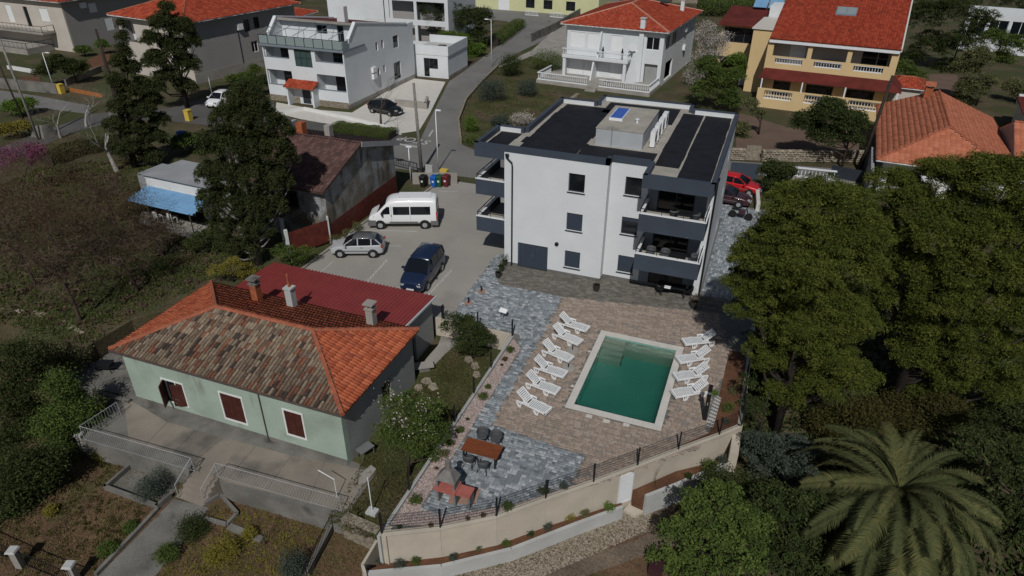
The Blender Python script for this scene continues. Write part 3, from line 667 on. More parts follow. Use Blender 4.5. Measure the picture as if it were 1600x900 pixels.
# ---- stop line, painted word, bay markings
def flat(name, pts, z, m='road_paint', parent=None):
    o = MB().prism(pts, z-.003, z).build(name, m, parent)
    if not parent: o['kind'] = 'structure'
    return o
flat('stop_line', SP([(613, 222.5), (652, 228.5), (651.5, 230.8), (612, 224.6)]), .013)
flat('centre_line', SP([(669, 213), (675.5, 203), (677.5, 203.5), (671.5, 214)]), .013)
cu = bpy.data.curves.new('t', 'FONT'); cu.body = 'STOP'; cu.size = 1.5; cu.align_x = 'CENTER'; cu.align_y = 'CENTER'; cu.offset = .01
to = bpy.data.objects.new('t', cu); C.objects.link(to); dg = bpy.context.evaluated_depsgraph_get(); me = bpy.data.meshes.new_from_object(to.evaluated_get(dg)); bpy.data.objects.remove(to)
me.materials.clear(); me.materials.append(MT['road_paint']); o = link('stop_marking', me, None, S(647, 219, .012)); o.rotation_euler = (0, 0, R(176)); o.scale = (1.05, 1.25, 1); o['kind'] = 'structure'
for a, b, wd in (((686, 298.5), (716, 299.5), .09), ((570, 359.5), (652, 361.5), .09), ((600, 384), (627, 384.5), .09), ((560, 455), (605, 406), .13), ((614, 458), (634, 441), .13), ((668, 462), (706, 422), .13), ((678, 318), (696, 319.5), .09), ((498, 428), (522, 407), .07)):
    p, q = S(*a), S(*b); d = (q-p).normalized(); L = (q-p).length; nn = Vector((-d.y, d.x, 0))*wd/2
    mbk = MB()
    if wd > .1:     # laid as alternating pale stones
        k = int(L/.2)
        for i in range(k):
            s0, s1 = p+d*(L*i/k+.015), p+d*(L*(i+1)/k-.015); of = nn*(.5 if i % 2 else -.5)
            mbk.prism([tuple((s0-nn+of)[:2]), tuple((s1-nn+of)[:2]), tuple((s1+nn+of)[:2]), tuple((s0+nn+of)[:2])], .001, .005)
    else: mbk.prism([tuple((p-nn)[:2]), tuple((q-nn)[:2]), tuple((q+nn)[:2]), tuple((p+nn)[:2])], .001, .005)
    mbk.build('bay_line', 'road_paint', PARK)
for x, y, r in ((625, 250, .38), (632, 247.5, .0), (858, 33, .35), (845, 29, .3), (760, 88, .3)):
    if r: o = MB().lathe([(r, 0), (r, .012)], tuple(S(x, y, .008)), 20).build('manhole_cover', 'dark_metal'); o['kind'] = 'structure'
# ---- kerbs of the parking court and the terrace
def kerb(name, pts, wd, z0, z1, m='concrete', label=None, cat='kerb'):
    mb = MB()
    for a, b in zip(pts, pts[1:]):
        a, b = Vector((*a, 0)), Vector((*b, 0)); d = (b-a); L = d.length; d = d/L
        mb.wb((a.x, a.y), (d.x, d.y), 0, L, -wd/2, wd/2, z0, z1)
    o = mb.build(name, m)
    if label: tag(o, label, cat)
    else: o['kind'] = 'structure'
    return o
kerb('parking_kerb', [(-28.42, 31.7), (-28.42, 43.2), (-26.9, 45.6)], .16, -.2, .1)
kerb('planted_verge_kerb', [(-26.9, 45.7), (-26.6, 52.8)], .16, -.2, .12)
kerb('terrace_kerb', [(-11.78, 15.9), (-11.78, 31.6)], .14, -1.6, .08, 'concrete_pale', 'long pale concrete kerb wall between the green house garden and the gravel bed', 'wall')
kerb('lawn_kerb', SP([(720, 224), (716, 190), (728, 158), (752, 130), (778, 105)]), .25, -.1, .35, 'stone_wall', 'low stone kerb wall curving along the street beside the green lawn', 'wall')
kerb('lawn_step', SP([(782, 195), (806, 190), (870, 190)])[:2], .3, 0, .25, 'stone_wall')
# gravel bed with low shrubs
gb = [(-11.65, 16.7), (-11.65, 31.4), (-10.9, 30.6), (-10.9, 17.9), (-9.9, 17.9), (-7.3, 19.4), (-5.1, 21.55), (-4.1, 22.0), (-3.6, 22.8), (-5.8, 20.6), (-7.6, 18.75), (-9.6, 17.35)]
struct('gravel_bed', gb, -.015, .012, 'gravel')
stones('gravel', 'pinkish white gravel in the bed along the terrace edge', gb, .015, 15000, 'gravel', .035, 9)
# ================================================================ THE POOL
PL = thing('swimming_pool', 'rectangular swimming pool with green water, pale coping and corner steps', 'pool', (POOL[0], POOL[2], 0))
x0, x1, y0, y1 = POOL
mb = MB(); D = -1.6
mb.box(x0-.28, x0, y0-.28, y1+.28, D, -.03).box(x1, x1+.28, y0-.28, y1+.28, D, -.03).box(x0, x1, y0-.28, y0, D, -.03).box(x0, x1, y1, y1+.28, D, -.03).box(x0, x1, y0, y1, D-.2, D)
mb.build('basin', 'pool_tile', PL, True)
mb = MB()
for k in range(4): mb.box(x0+.003, x0+1.3, y1-.003-.38*(k+1), y1-.38*k-.003, D, -.22-.27*k)
mb.build('steps', 'pool_step', PL, True)
MB().box(x0+1.3, x1-.003, y1-.5, y1-.003, D, -.5).build('bench', 'pool_step', PL, True)
cw = .36
for q, (a, b, c, d_) in enumerate(((x0-cw, x0+.02, y0-cw, y1+cw), (x1-.02, x1+cw, y0-cw, y1+cw), (x0+.02, x1-.02, y0-cw, y0+.02), (x0+.02, x1-.02, y1-.02, y1+cw))):
    vert = q < 2; n = 14 if vert else 8; L0, L1 = (c, d_) if vert else (a, b)
    me = None
    for i in range(n):
        s0, s1 = L0+(L1-L0)*i/n+.004, L0+(L1-L0)*(i+1)/n-.004
        if me is None:
            bx = MB().box(0, b-a, 0, s1-s0, 0, .075) if vert else MB().box(0, s1-s0, 0, d_-c, 0, .075)
            o = bx.build('coping_slab', 'coping', PL); me = o.data
        else: o = link('coping_slab', me, PL)
        o.location = (a-x0, s0-y0, -.03) if vert else (s0-x0, c-y0, -.03)
m, nt, b = nodes('water', .03, 0, .5); b.inputs['Base Color'].default_value = (.035, .26, .19, 1); b.inputs['Transmission Weight'].default_value = 1; b.inputs['IOR'].default_value = 1.33
n1 = noise(nt, 3.2, 4); bump(nt, b, n1, .04, .4)
va = nt.nodes.new('ShaderNodeVolumeAbsorption'); va.inputs['Color'].default_value = (.30, .72, .66, 1); va.inputs['Density'].default_value = .48
nt.links.new(va.outputs[0], nt.nodes['Material Output'].inputs['Volume']); MT['water'] = m
b.inputs['Base Color'].default_value = (.75, .95, .9, 1)
MB().box(x0+.004, x1-.004, y0+.004, y1-.004, D+.01, -.16).build('water', 'water', PL, True)
for px, py in ((920.5, 650.5), (948, 658), (978.5, 664)): 
    p = S(px, py, .02); tag(MB().box(-.16, .16, -.1, .1, -.02, .035).build('skimmer_cover', 'coping'), 'square white skimmer lid in the paving %s' % {920.5: 'left of the three before the pool', 948: 'middle of the three before the pool', 978.5: 'right of the three before the pool'}[px], 'lid', 'white lids in the paving').location = p
for px, py, l in ((921, 549.5, 'small white inlet lid left of the pool near the two parasol bases'), (894.5, 603.5, 'small white inlet lid left of the pool near its front corner')):
    tag(MB().lathe([(.09, 0), (.09, .03)], (0, 0, 0), 10).build('inlet_lid', 'coping'), l, 'lid').location = S(px, py, .018)
# ================================================================ RETAINING WALLS
RW = thing('retaining_wall', 'tall beige concrete retaining wall curving below the pool terrace', 'wall', (*WT[0], ZG))
jx = []
for k, (a, b) in enumerate(zip(WT, WT[1:])):
    a, b = Vector((*a, 0)), Vector((*b, 0)); d = (b-a).normalized(); L = (b-a).length
    MB().wb((a.x, a.y), (d.x, d.y), .004, L-.004, 0, .25, ZG-.3, .06).build('wall_panel', 'concrete_wall', RW, True)
p = WT[-1]; MB().wb(p, (0, 1), .0, 9.5, 0, .25, ZG-.3, .06).build('wall_panel', 'concrete_wall', RW, True)
MB().box(WT[0][0]-.02, WT[0][0]+.2, WT[0][1]+.02, WT[0][1]+.6, ZG-.2, .059).build('wall_panel', 'concrete_wall', RW, True)
# white steel door in the wall
i = 4; a, b = Vector((*WT[4], 0)), Vector((*WT[5], 0)); d = (b-a).normalized(); dd = (d.x, d.y)
u0 = (S(976, 741, -.15)-a).dot(d); zz0 = -1.95
f = MB(); f.wb((a.x, a.y), dd, 1.42, 1.48, -.05, 0, zz0, -.12).wb((a.x, a.y), dd, 2.12, 2.18, -.05, 0, zz0, -.12).wb((a.x, a.y), dd, 1.48, 2.12, -.05, 0, -.18, -.12).wb((a.x, a.y), dd, 1.48, 2.12, -.05, 0, zz0, zz0+.05)
dr = f.build('door', 'white_metal', RW, True)
g = MB(); g.wb((a.x, a.y), dd, 1.48, 2.12, -.035, 0, zz0+.05, -.18)
for k in range(9): g.wb((a.x, a.y), dd, 1.52+k*.065, 1.55+k*.065, -.042, -.034, zz0+.1, -.24)
o = g.build('door_leaf', 'white_metal', RW, True); 
# outer planter walls
def planter(label, px, ztop, soilz, zb, inner, m='concrete_pale'):
    pts = SP(px, ztop); t = thing('planter_wall', label, 'wall', (*pts[0], ZG))
    for a, b in zip(pts, pts[1:]):
        d = Vector((b[0]-a[0], b[1]-a[1])); L = d.length; d = d/L
        MB().wb(a, (d.x, d.y), -.01, L, 0, .16, zb, ztop).build('wall_panel', m, t, True)
    poly = pts+inner
    MB().prism([(p_[0]-.07, p_[1]+.1) for p_ in pts]+inner, zb, soilz).build('planter_soil', 'soil', t, True)
    return pts
pl1 = planter('low grey concrete wall holding the long planting strip under the beige wall', [(567, 897), (690, 886), (800, 859), (905, 818), (974, 793)], -1.6, -1.68, ZG-.1, [(-3.0, 22.9), WT[3], WT[2], WT[1], WT[0], (-11.75, 16.0)])
pl2 = planter('short grey concrete planter wall right of the white steel door', [(1011, 776), (1060, 757), (1147, 720)], -1.1, -1.16, ZG-.1, [(WT[7][0]+.5, WT[7][1]-.15), (WT[6][0]+.05, WT[6][1]-.1), (WT[5][0]+.15, WT[5][1]-.1), (WT[5][0]-.05, WT[5][1]-.3)])
MB().prism(SP([(974, 796), (984, 786), (1002, 780), (1010, 796), (992, 806)], -2.2), ZG, -2.2).build('door_step', 'concrete_wall', RW, True)
MB().box(1.35, 1.75, 26.6, 28.3, ZG, -.3).build('buttress', 'concrete_wall', RW, True)
# garden side planter frame at the left end of the beige wall
kerb('corner_planter', SP([(594, 835), (566, 882), (570, 894)], -1.3), .12, ZG, -1.3, 'concrete_wall', 'narrow beige concrete planter frame at the left end of the retaining wall', 'wall')
# ---- wire mesh fence on the wall
def mesh_fence(label, pts, z, h=1.05, step=.07, m='black_metal', dense=True, name='wire_fence'):
    t = thing(name, label, 'fence', (pts[0][0], pts[0][1], z))
    for k, (a, b) in enumerate(zip(pts, pts[1:])):
        a, b = Vector((a[0], a[1], z)), Vector((b[0], b[1], z)); d = (b-a); L = d.length; d = d/L
        MB().bar(a, a+Vector((0, 0, h+.03)), .07).build('fence_post', m, t, True)
        mbx = MB()
        for q in range(7 if dense else 4): zz = .06+(h-.1)*q/(6 if dense else 3); mbx.bar(a+Vector((0, 0, zz)), b+Vector((0, 0, zz)), .008 if dense else .006)
        if dense:
            for q in range(1, int(L/step)): p_ = a+d*q*step; mbx.bar(p_+Vector((0, 0, .04)), p_+Vector((0, 0, h-.02)), .0055)
        mbx.build('wire_mesh', m, t, True, kind='stuff')
    b = Vector((*pts[-1][:2], z)); MB().bar(b, b+Vector((0, 0, h+.03)), .07).build('fence_post', m, t, True)
    return t
mesh_fence('black wire mesh fence standing on the beige retaining wall', [(p[0]-.05, p[1]+.12) for p in WT]+[(WT[-1][0]-.12, WT[-1][1]+2.4), (WT[-1][0]-.12, WT[-1][1]+4.8)], .06)
mesh_fence('black wire fence along the kerb between terrace and green house garden', [(-11.78, y) for y in (16.2, 18.6, 21.0, 23.4, 25.8, 28.2, 31.5)], .08, 1.05, dense=False)
mesh_fence('black wire fence between the parking court and the red metal roof', [(x, 31.72) for x in (-28.4, -26.4, -24.2, -21.9, -19.4, -16.5)], .0, 1.0, dense=False)
mesh_fence('short black wire fence over the pale wall by the small sign', [(x, 31.72) for x in (-16.4, -14.1, -11.85)], .08, 1.0, dense=False)
tag(MB().box(-17.0, -11.85, 31.6, 31.76, ZY-.2, .08).build('parking_retaining_wall', 'concrete_wall'), 'pale concrete retaining wall under the parking court beside the evergreen bush', 'wall')
# ================================================================ MAIN BUILDING
XW, XA, XB, XC, XE = -15.55, -8.57, -6.12, -2.45, -2.0
YA, YB, YF, YN = 39.88, 40.6, 38.15, 52.6
H1 = 8.3; HP = 8.7
MBD = thing('apartment_house', 'modern white three storey apartment house with dark balcony bands and flat roof', 'building', (XW, YA, 0))
P_ = lambda mb, n, m, **k: mb.build(n, m, MBD, True, **k)
pz = .22
wins_A = [(4.42, 5.5, z0, z1) for z0, z1 in ((6.2, 7.47), (3.45, 4.72), (.64, 1.92))]
P_(MB().wall((XW, YA), X, XA-XW, pz, H1, wins_A+[(1.0, 3.2, 0, 1.9)]), 'facade_wall', 'white_render')
P_(MB().wb((XW-.002, YA+.01), X, 0, 1.0, 0, .25, 0, pz), 'plinth', 'plinth'); P_(MB().wb((XW-.002, YA+.01), X, 3.2, XA-XW-.01, 0, .25, 0, pz), 'plinth', 'plinth')
P_(MB().wall((XA, YA+.25), Y, YB-YA, pz, H1), 'return_wall', 'white_render')
P_(MB().wb((XA, YA+.1), Y, 0, YB-YA, 0.01, .2, 0, pz), 'plinth', 'plinth')
wins_B = [(.97, 2.04, z0, z1) for z0, z1 in ((6.23, 7.48), (3.47, 4.72), (.62, 1.9))]
P_(MB().wall((XA-.1, YB), X, XB-XA+.1, pz, H1, [(a+.1, b+.1, c, d) for a, b, c, d in wins_B]), 'facade_wall', 'white_render')
P_(MB().wb((XA-.05, YB+.01), X, 0, XC-XA, 0, .2, 0, pz), 'plinth', 'plinth')
doors = [(.65, 2.93, z, z+1.95) for z in (5.5, 2.72, .02)]
P_(MB().wall((XB, YB), X, XC-XB, pz, H1, doors), 'recessed_wall', 'grey_render')
P_(MB().wb((XC, YB-.2), X, 0, XE-XC, 0, .5, 0, H1), 'corner_pier', 'white_render')
slots = [(u, u+.55, z, z+.75) for u, z in ((7.9, 6.4), (8.0, 3.6), (8.1, .8))]
P_(MB().wall((XE, YB+.3), Y, YN-YB-.3, 0, H1, slots), 'side_wall', 'white_render')
for s_ in slots: P_(MB().wb((XE, YB+.3), Y, s_[0], s_[1], .1, .14, s_[2], s_[3]), 'window', 'glass_dark')
P_(MB().wall((XW, YN), (0, -1), YN-YA-.25, 0, H1, [(8.4, 11.6, z, z+2.1) for z in (5.55, 2.78)]), 'side_wall', 'grey_render')
P_(MB().wb((XE, YN), (-1, 0), 0, XE-XW, 0, .25, 0, H1), 'rear_wall', 'white_render')
P_(MB().box(-12.5, -5.4, YN, 54.2, 0, H1), 'rear_bay', 'white_render')
ROOF = [(-17.65, 39.88), (-8.57, 39.88), (-8.57, 40.6), (-6.12, 40.6), (-6.12, 38.15), (-2.0, 38.15), (-2.0, 53.3), (-5.4, 53.3), (-5.4, 54.5), (-12.6, 54.5), (-12.6, 52.6), (-15.6, 52.6), (-15.6, 44.1), (-17.65, 44.1)]
P_(MB().prism([(-15.5, 39.95), (-8.6, 39.95), (-8.6, 40.65), (-6.1, 40.65), (-6.1, 38.2), (-2.05, 38.2), (-2.05, 53.25), (-5.45, 53.25), (-5.45, 54.4), (-12.55, 54.4), (-12.55, 52.55), (-15.5, 52.55)], H1-.3, H1+.02, True), 'roof_slab', 'roof_concrete')
P_(MB().box(-17.6, -15.5, 39.93, 44.05, 7.8, H1+.02), 'roof_slab', 'roof_concrete')
# parapet ring, slightly proud of the walls
mb = MB(); n = len(ROOF)
for i in range(n):
    a, b = Vector(ROOF[i]), Vector(ROOF[(i+1) % n]); pv_, nx = Vector(ROOF[i-1]), Vector(ROOF[(i+2) % n])
    d = (b-a).normalized(); L = (b-a).length; cr = lambda p, q: p.x*q.y-p.y*q.x
    e0 = .03 if cr((a-pv_), (b-a)) > 0 else -.24; e1 = .0 if cr((b-a), (nx-b)) > 0 else .03
    low = H1-.02
    if i in (0,): low = H1+.2
    mb.wb((a.x, a.y), (d.x, d.y), -e0 if e0 > 0 else .03, L-.03+ (0.06 if e1 == 0 else 0) - (0.0), -.03, .24, H1+.02, HP)
P_(mb, 'parapet', 'dark_render')
P_(MB().box(-17.68, -15.58, 39.84, 40.1, 7.75, HP-.02).box(-17.68, -17.45, 40.1, 44.1, 7.75, HP-.03), 'parapet_fascia', 'dark_render')
P_(MB().box(XB-.03, XE-.02, YF-.04, YF+.2, 7.88, HP-.01).box(XB-.03, XB+.2, YF+.2, YB, 7.88, HP-.012).box(XE-.2, XE+.02, YF+.2, YB+.1, 7.88, HP-.012).box(XB, XE-.1, YF+.2, YB+.2, 7.95, 8.1), 'parapet_fascia', 'dark_render')
# inner pale kerb of the roof
mb = MB()
for a, b in ((ROOF[12], ROOF[13]), (ROOF[10], ROOF[11]), (ROOF[9], ROOF[10]), (ROOF[8], ROOF[9]), (ROOF[6], ROOF[7])):
    a, b = Vector(a), Vector(b); d = (b-a).normalized(); P_(MB().wb((a.x, a.y), (d.x, d.y), .26, (b-a).length-.26, .25, .275, H1+.02, HP-.08), 'parapet_lining', 'white_render')

# east balconies
def balcony(z0, z1, zf, x0, x1, y0, y1, west=True, east=True, open_e=True):
    b = MB().box(x0, x1, y0, y0+.15, z0, z1)
    if west: b.box(x0, x0+.15, y0+.15, y1, z0, z1)
    if east: b.box(x1-.15, x1, y0+.15, y1, z0, z1)
    bl = P_(b, 'balcony', 'dark_render')
    mi = MBD.matrix_world
    def sub(mb_, n_, m_):
        o = mb_.build(n_, m_, MBD, True); o.parent = bl; return o
    sub(MB().box(x0+.15, x1-.15, y0+.15, y1-.003, zf-.22, zf), 'balcony_floor', 'roof_concrete')
    c = MB().box(x0-.02, x1+.02, y0-.02, y0+.19, z1, z1+.05)
    if west: c.box(x0-.02, x0+.19, y0+.19, y1, z1, z1+.05)
    if east: c.box(x1-.19, x1+.02, y0+.19, y1-.2, z1, z1+.05)
    sub(c, 'balcony_coping', 'white_plastic')
    r_ = MB(); zz = z1+.32
    pts = ([(x0+.06, y1-.1, zz), (x0+.06, y0+.06, zz)] if west else [(x0+.06, y0+.06, zz)])+[(x1-.06, y0+.06, zz)]+([(x1-.06, y1-.5, zz)] if east else [])
    for p, q in zip(pts, pts[1:]):
        r_.bar(p, q, .045); L = (Vector(q)-Vector(p)).length; k = max(1, round(L/1.3))
        for i in range(k+1): s_ = Vector(p).lerp(Vector(q), i/k); r_.bar(s_, (s_.x, s_.y, z1+.03), .03)
    sub(r_, 'railing', 'black_metal')
    return bl
balcony(5.06, 6.2, 5.5, XB-.02, -2.16, YF, YB)
balcony(2.36, 3.48, 2.72, XB-.02, -2.16, YF, YB)
balcony(5.05, 6.14, 5.5, -17.65, XW-.003, YA-.0, 44.1, True, False)
balcony(2.29, 3.38, 2.72, -17.65, XW-.003, YA-.0, 44.1, True, False)
# windows and doors
for (a, b, c, d), st in zip(wins_A, ('open', 'shut', 'shut')):
    window(MBD, (XW, YA), X, a, b, c, d, depth=.14, mull=1, shade=(c+.08, d, 'shutter_dark') if st == 'shut' else None, world=True, sill='dark_metal')
for (a, b, c, d), st in zip(wins_B, ('open', 'half', 'shut')):
    window(MBD, (XA, YB), X, a, b, c, d, depth=.14, mull=1, shade={'open': None, 'half': (c+.95, d, 'shutter_dark'), 'shut': (c+.08, d, 'shutter_dark')}[st], world=True, sill='dark_metal')
for k, (a, b, c, d) in enumerate(doors): window(MBD, (XB, YB), X, a, b, c, d, depth=.1, mull=2, world=True, name='glass_door', fw=.07)
for z in (5.55, 2.78): window(MBD, (XW, YN), (0, -1), 8.4, 11.6, z, z+2.1, depth=.1, mull=2, world=True, name='glass_door')
gd = MB(); n = 12
for k in range(n): gd.wb((XW, YA), X, 1.02+k*2.16/n, 1.02+(k+1)*2.16/n-.012, .08+(k % 2)*.003, .13, .02, 1.88)
P_(gd, 'garage_door', 'shutter_dark')
P_(MB().bar((XW+2.05, YA+.06, .95), (XW+2.05, YA+.06, 1.08), .03), 'door_handle', 'steel')
P_(MB().tube([(-15.33, YA-.08, 8.12), (-15.3, YA-.1, 7.9), (-15.0, YA-.1, 7.65), (-14.97, YA-.08, 7.4), (-14.97, YA-.08, .05)], .055, 8).lathe([(.12, 8.0), (.14, 8.2)], (-15.33, YA-.1, 0), 8), 'downpipe', 'black_metal')
P_(MB().tube([(XE+.0, YB-.28, 8.25), (XE+.0, YB-.28, .03)], .06, 8).box(XE-.12, XE+.1, YB-.38, YB-.2, 8.1, 8.28), 'downpipe', 'black_metal')
wl = MB().lathe([(.14, 0), (.14, -.08), (.08, -.1)], (-11.73, YA, 2.29), 12, 'y'); P_(wl, 'wall_lamp', 'black_metal')
# roof: rubber mats, penthouse, skylight
def mats(px, z=H1+.028):
    for q in px: P_(MB().prism(SP(q, z), z-.008, z+.012), 'roof_mat', 'roof_mat')
mats([[(876, 162), (893, 164), (853, 196), (835, 194)]]); bpy.data.objects.remove(bpy.data.objects['roof_mat'])
zr = H1+.02
def rect_mats(x0, x1, y0, y1, n, stag=.35, seed=1):
    r_ = random.Random(seed)
    for k in range(n):
        a = y0+(y1-y0)*k/n; b = y0+(y1-y0)*(k+1)/n
        P_(MB().box(x0+r_.uniform(0, stag), x1-r_.uniform(0, stag), a+.012, b-.012, zr, zr+.022+.002*(k % 2)), 'roof_mat', 'roof_mat')
rect_mats(-15.25, -10.75, 40.75, 52.1, 9, .3, 2)
rect_mats(-17.3, -15.7, 40.2, 43.7, 3, .12, 3)
rect_mats(-11.0, -6.15, 41.05, 43.1, 1, .03, 4)
rect_mats(-11.9, -6.3, 49.6, 53.9, 2, .03, 5)
rect_mats(-6.0, -4.4, 40.9, 52.9, 8, .06, 6)
rect_mats(-4.34, -2.35, 39.0, 52.9, 9, .06, 7)
P_(MB().box(-10.4, -7.27, 43.4, 49.0, zr, 9.44), 'penthouse', 'penthouse')
P_(MB().box(-10.43, -7.24, 43.37, 49.03, 9.443, 9.5), 'penthouse_roof', 'roof_concrete')
P_(MB().box(-10.02, -9.1, 45.3, 47.85, 9.5, 9.68), 'skylight_kerb', 'white_metal')
P_(MB().box(-9.95, -9.17, 45.37, 47.78, 9.68, 9.71), 'skylight_pane', 'blue_glass')
P_(MB().lathe([(.09, 0), (.09, .2), (.14, .21), (.14, .28)], (-8.1, 45.4, 9.5), 10), 'vent_cap', 'white_metal')
P_(MB().tube([(-9.3, 43.3, 8.33), (-9.3, 43.3, 9.7)], .025, 6).bar((-9.7, 43.3, 9.62), (-8.9, 43.3, 9.62), .02), 'antenna', 'steel')
# air conditioners on the roof: a thing each
def ac_unit(loc, rz, label, group=None, w=.85, h=.62):
    t = thing('air_conditioner', label, 'air conditioner', loc, rz, group)
    MB().box(-w/2, w/2, -.16, .16, .06, .06+h).build('housing', 'white_plastic', t)
    MB().lathe([(.24, 0), (.24, -.012)], (-.12, -.16, .06+h/2), 16, 'y').build('fan_grille', 'black_metal', t)
    MB().box(-w/2+.05, -w/2+.12, -.2, .2, 0, .06).build('foot', 'black_metal', t); MB().box(w/2-.12, w/2-.05, -.2, .2, 0, .06).build('foot', 'black_metal', t)
    return t
for k, y in enumerate((44.6, 46.05, 47.5, 48.9)):
    ac_unit((-6.75, y, zr), R(90-180*0), ['rooftop air conditioner nearest the front parapet', 'second rooftop air conditioner from the front, beside the grey penthouse', 'third rooftop air conditioner from the front, beside the grey penthouse', 'rooftop air conditioner nearest the rear parapet'][k], 'air conditioners beside the rooftop box', .95, 1.0)
# ================================================================ GREEN HOUSE
GH = thing('green_house', 'old single storey pale green house with hipped clay tile roof and brown shutters', 'house', (-29.3, 19.95, ZY))
G_ = lambda mb, n, m, **k: mb.build(n, m, GH, **k)
LX, LY, HE = 13.35, 7.0, 3.42
gw = [(3.05, 4.1, 1.0, 2.45), (6.1, 7.15, 1.0, 2.45), (9.1, 10.15, 1.0, 2.45)]
gx = []
def u_on(px, py):  # along the front wall
    d = CM.T @ np.array([(px-800)/1067., -(py-450)/1067., 1.]); t = 19.95/d[1]; return d[0]*t+29.3, HC+d[2]*t-ZY
gw = []
for (ax, ay), (bx, by) in (((253, 592), (294, 634)), ((343, 613), (386, 662)), ((443, 640), (478, 685))):
    u0_, zt = u_on(ax, ay); u1_, zb = u_on(bx, by); gw.append((round(u0_, 2), round(u1_, 2), max(.6, round(zb, 2)), min(3.1, round(zt, 2))))
G_(MB().wall((0, 0), X, LX, 0, HE, gw, .35), 'front_wall', 'green_render')
G_(MB().wall((LX, .35), Y, LY-.35, 0, HE, [(3.2, 4.1, .9, 2.2)], .35), 'side_wall', 'side_render')
G_(MB().wall((0, LY), (0, -1), LY-.35, 0, HE, [], .35), 'side_wall', 'side_render')
G_(MB().wb((LX-.35, LY), (-1, 0), 0, LX-.7, 0, .35, 0, HE), 'rear_wall', 'side_render')
for k, (a, b, c, d) in enumerate(gw):
    tr = MB()
    for q in ((a-.09, b+.09, c-.1, c), (a-.09, b+.09, d, d+.09), (a-.09, a, c, d), (b, b+.09, c, d)): tr.wb((0, 0), X, q[0], q[1], -.03, .1, q[2], q[3])
    G_(tr, 'window_surround', 'white_old')
    window(GH, (0, 0), X, a, b, c, d, 'white_old', 'glass_dark', .12, 2)
    mid = (a+b)/2
    for s_, (p, q) in enumerate(((a+.01, mid-.01), (mid+.01, b-.01))):
        sh = MB(); n = 14; op = (k == 0 and s_ == 0)
        P0_, dd_ = ((p, -.02), (math.cos(R(-62)), math.sin(R(-62)))) if op else ((0, 0), X)
        if k == 0 and s_ == 1: P0_, dd_ = ((q, -.02), (math.cos(R(200)), math.sin(R(200))))
        w0, w1 = (0, q-p) if (k == 0) else (p, q)
        sh.wb(P0_, dd_, w0, w0+.06, .0, .05, c+.01, d-.01).wb(P0_, dd_, w1-.06, w1, .0, .05, c+.01, d-.01).wb(P0_, dd_, w0+.06, w1-.06, .0, .05, c+.01, c+.08).wb(P0_, dd_, w0+.06, w1-.06, .0, .05, d-.08, d-.01)
        for r_ in range(n): z_ = c+.09+(d-c-.18)*r_/n; sh.wb(P0_, dd_, w0+.06, w1-.06, .012, .035, z_, z_+(d-c-.18)/n*.72)
        G_(sh, 'shutter', 'shutter_brown')
window(GH, (LX, .35), Y, 3.2, 4.1, .9, 2.2, 'shutter_brown', 'glass_dark', .12, 2)
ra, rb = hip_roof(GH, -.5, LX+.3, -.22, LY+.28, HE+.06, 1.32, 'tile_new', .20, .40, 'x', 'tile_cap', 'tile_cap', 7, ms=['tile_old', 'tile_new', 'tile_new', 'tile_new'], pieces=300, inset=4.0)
ud = u_on(412, 650)[0]; G_(MB().tube([(ud, -.05, .05), (ud, -.05, HE-.1)], .03, 6), 'downpipe', 'old_wood'); G_(MB().wb((0, -.012), X, 0, LX, 0, .02, 0, .35), 'wall_base', 'concrete_old')
G_(MB().box(-.46, LX+.26, -.2, -.02, HE-.08, HE-.06).box(-.5, LX+.3, -.3, -.22, HE-.06, HE+.03), 'gutter', 'old_wood')
def chimney(parent, x, y, z, w, h, m, cap, pipe=None, name='chimney'):
    c = MB().box(x-w/2, x+w/2, y-w/2, y+w/2, z-.6, z+h).build(name, m, parent)
    t = MB().box(x-w*.62, x+w*.62, y-w*.62, y+w*.62, z+h, z+h+.09).build('chimney_cap', cap, None); t.parent = c
    if pipe == 'pots':
        for a, b in ((-.12, -.12), (.12, -.12), (-.12, .12), (.12, .12)):
            o = MB().box(x+a-.05, x+a+.05, y+b-.05, y+b+.05, z+h+.09, z+h+.32).build('chimney_pot', cap, None); o.parent = c
        o = MB().box(x-.3, x+.3, y-.3, y+.3, z+h+.32, z+h+.39).build('chimney_lid', cap, None); o.parent = c
    elif pipe: 
        o = MB().tube([(x, y, z+h+.09), (x, y, z+h+pipe)], .06, 8).build('flue_pipe', 'steel' if parent is not GH else 'brick_red', None); o.parent = c
    return c
def loc_of(px, py, z): p = S(px, py, z); return p.x+29.3, p.y-19.95
for (px, py, z, m, cap, h, w_, pp) in ((402, 466, 2.9, 'brick_red', 'concrete_old', .95, .42, 'pots'), (456, 473, 2.85, 'concrete_pale', 'concrete_pale', .95, .42, .9), (581, 503, 2.75, 'concrete', 'concrete', .85, .42, 'pots')):
    x_, y_ = loc_of(px, py, z); chimney(GH, x_, y_, z-ZY, w_, h, m, cap, pp)
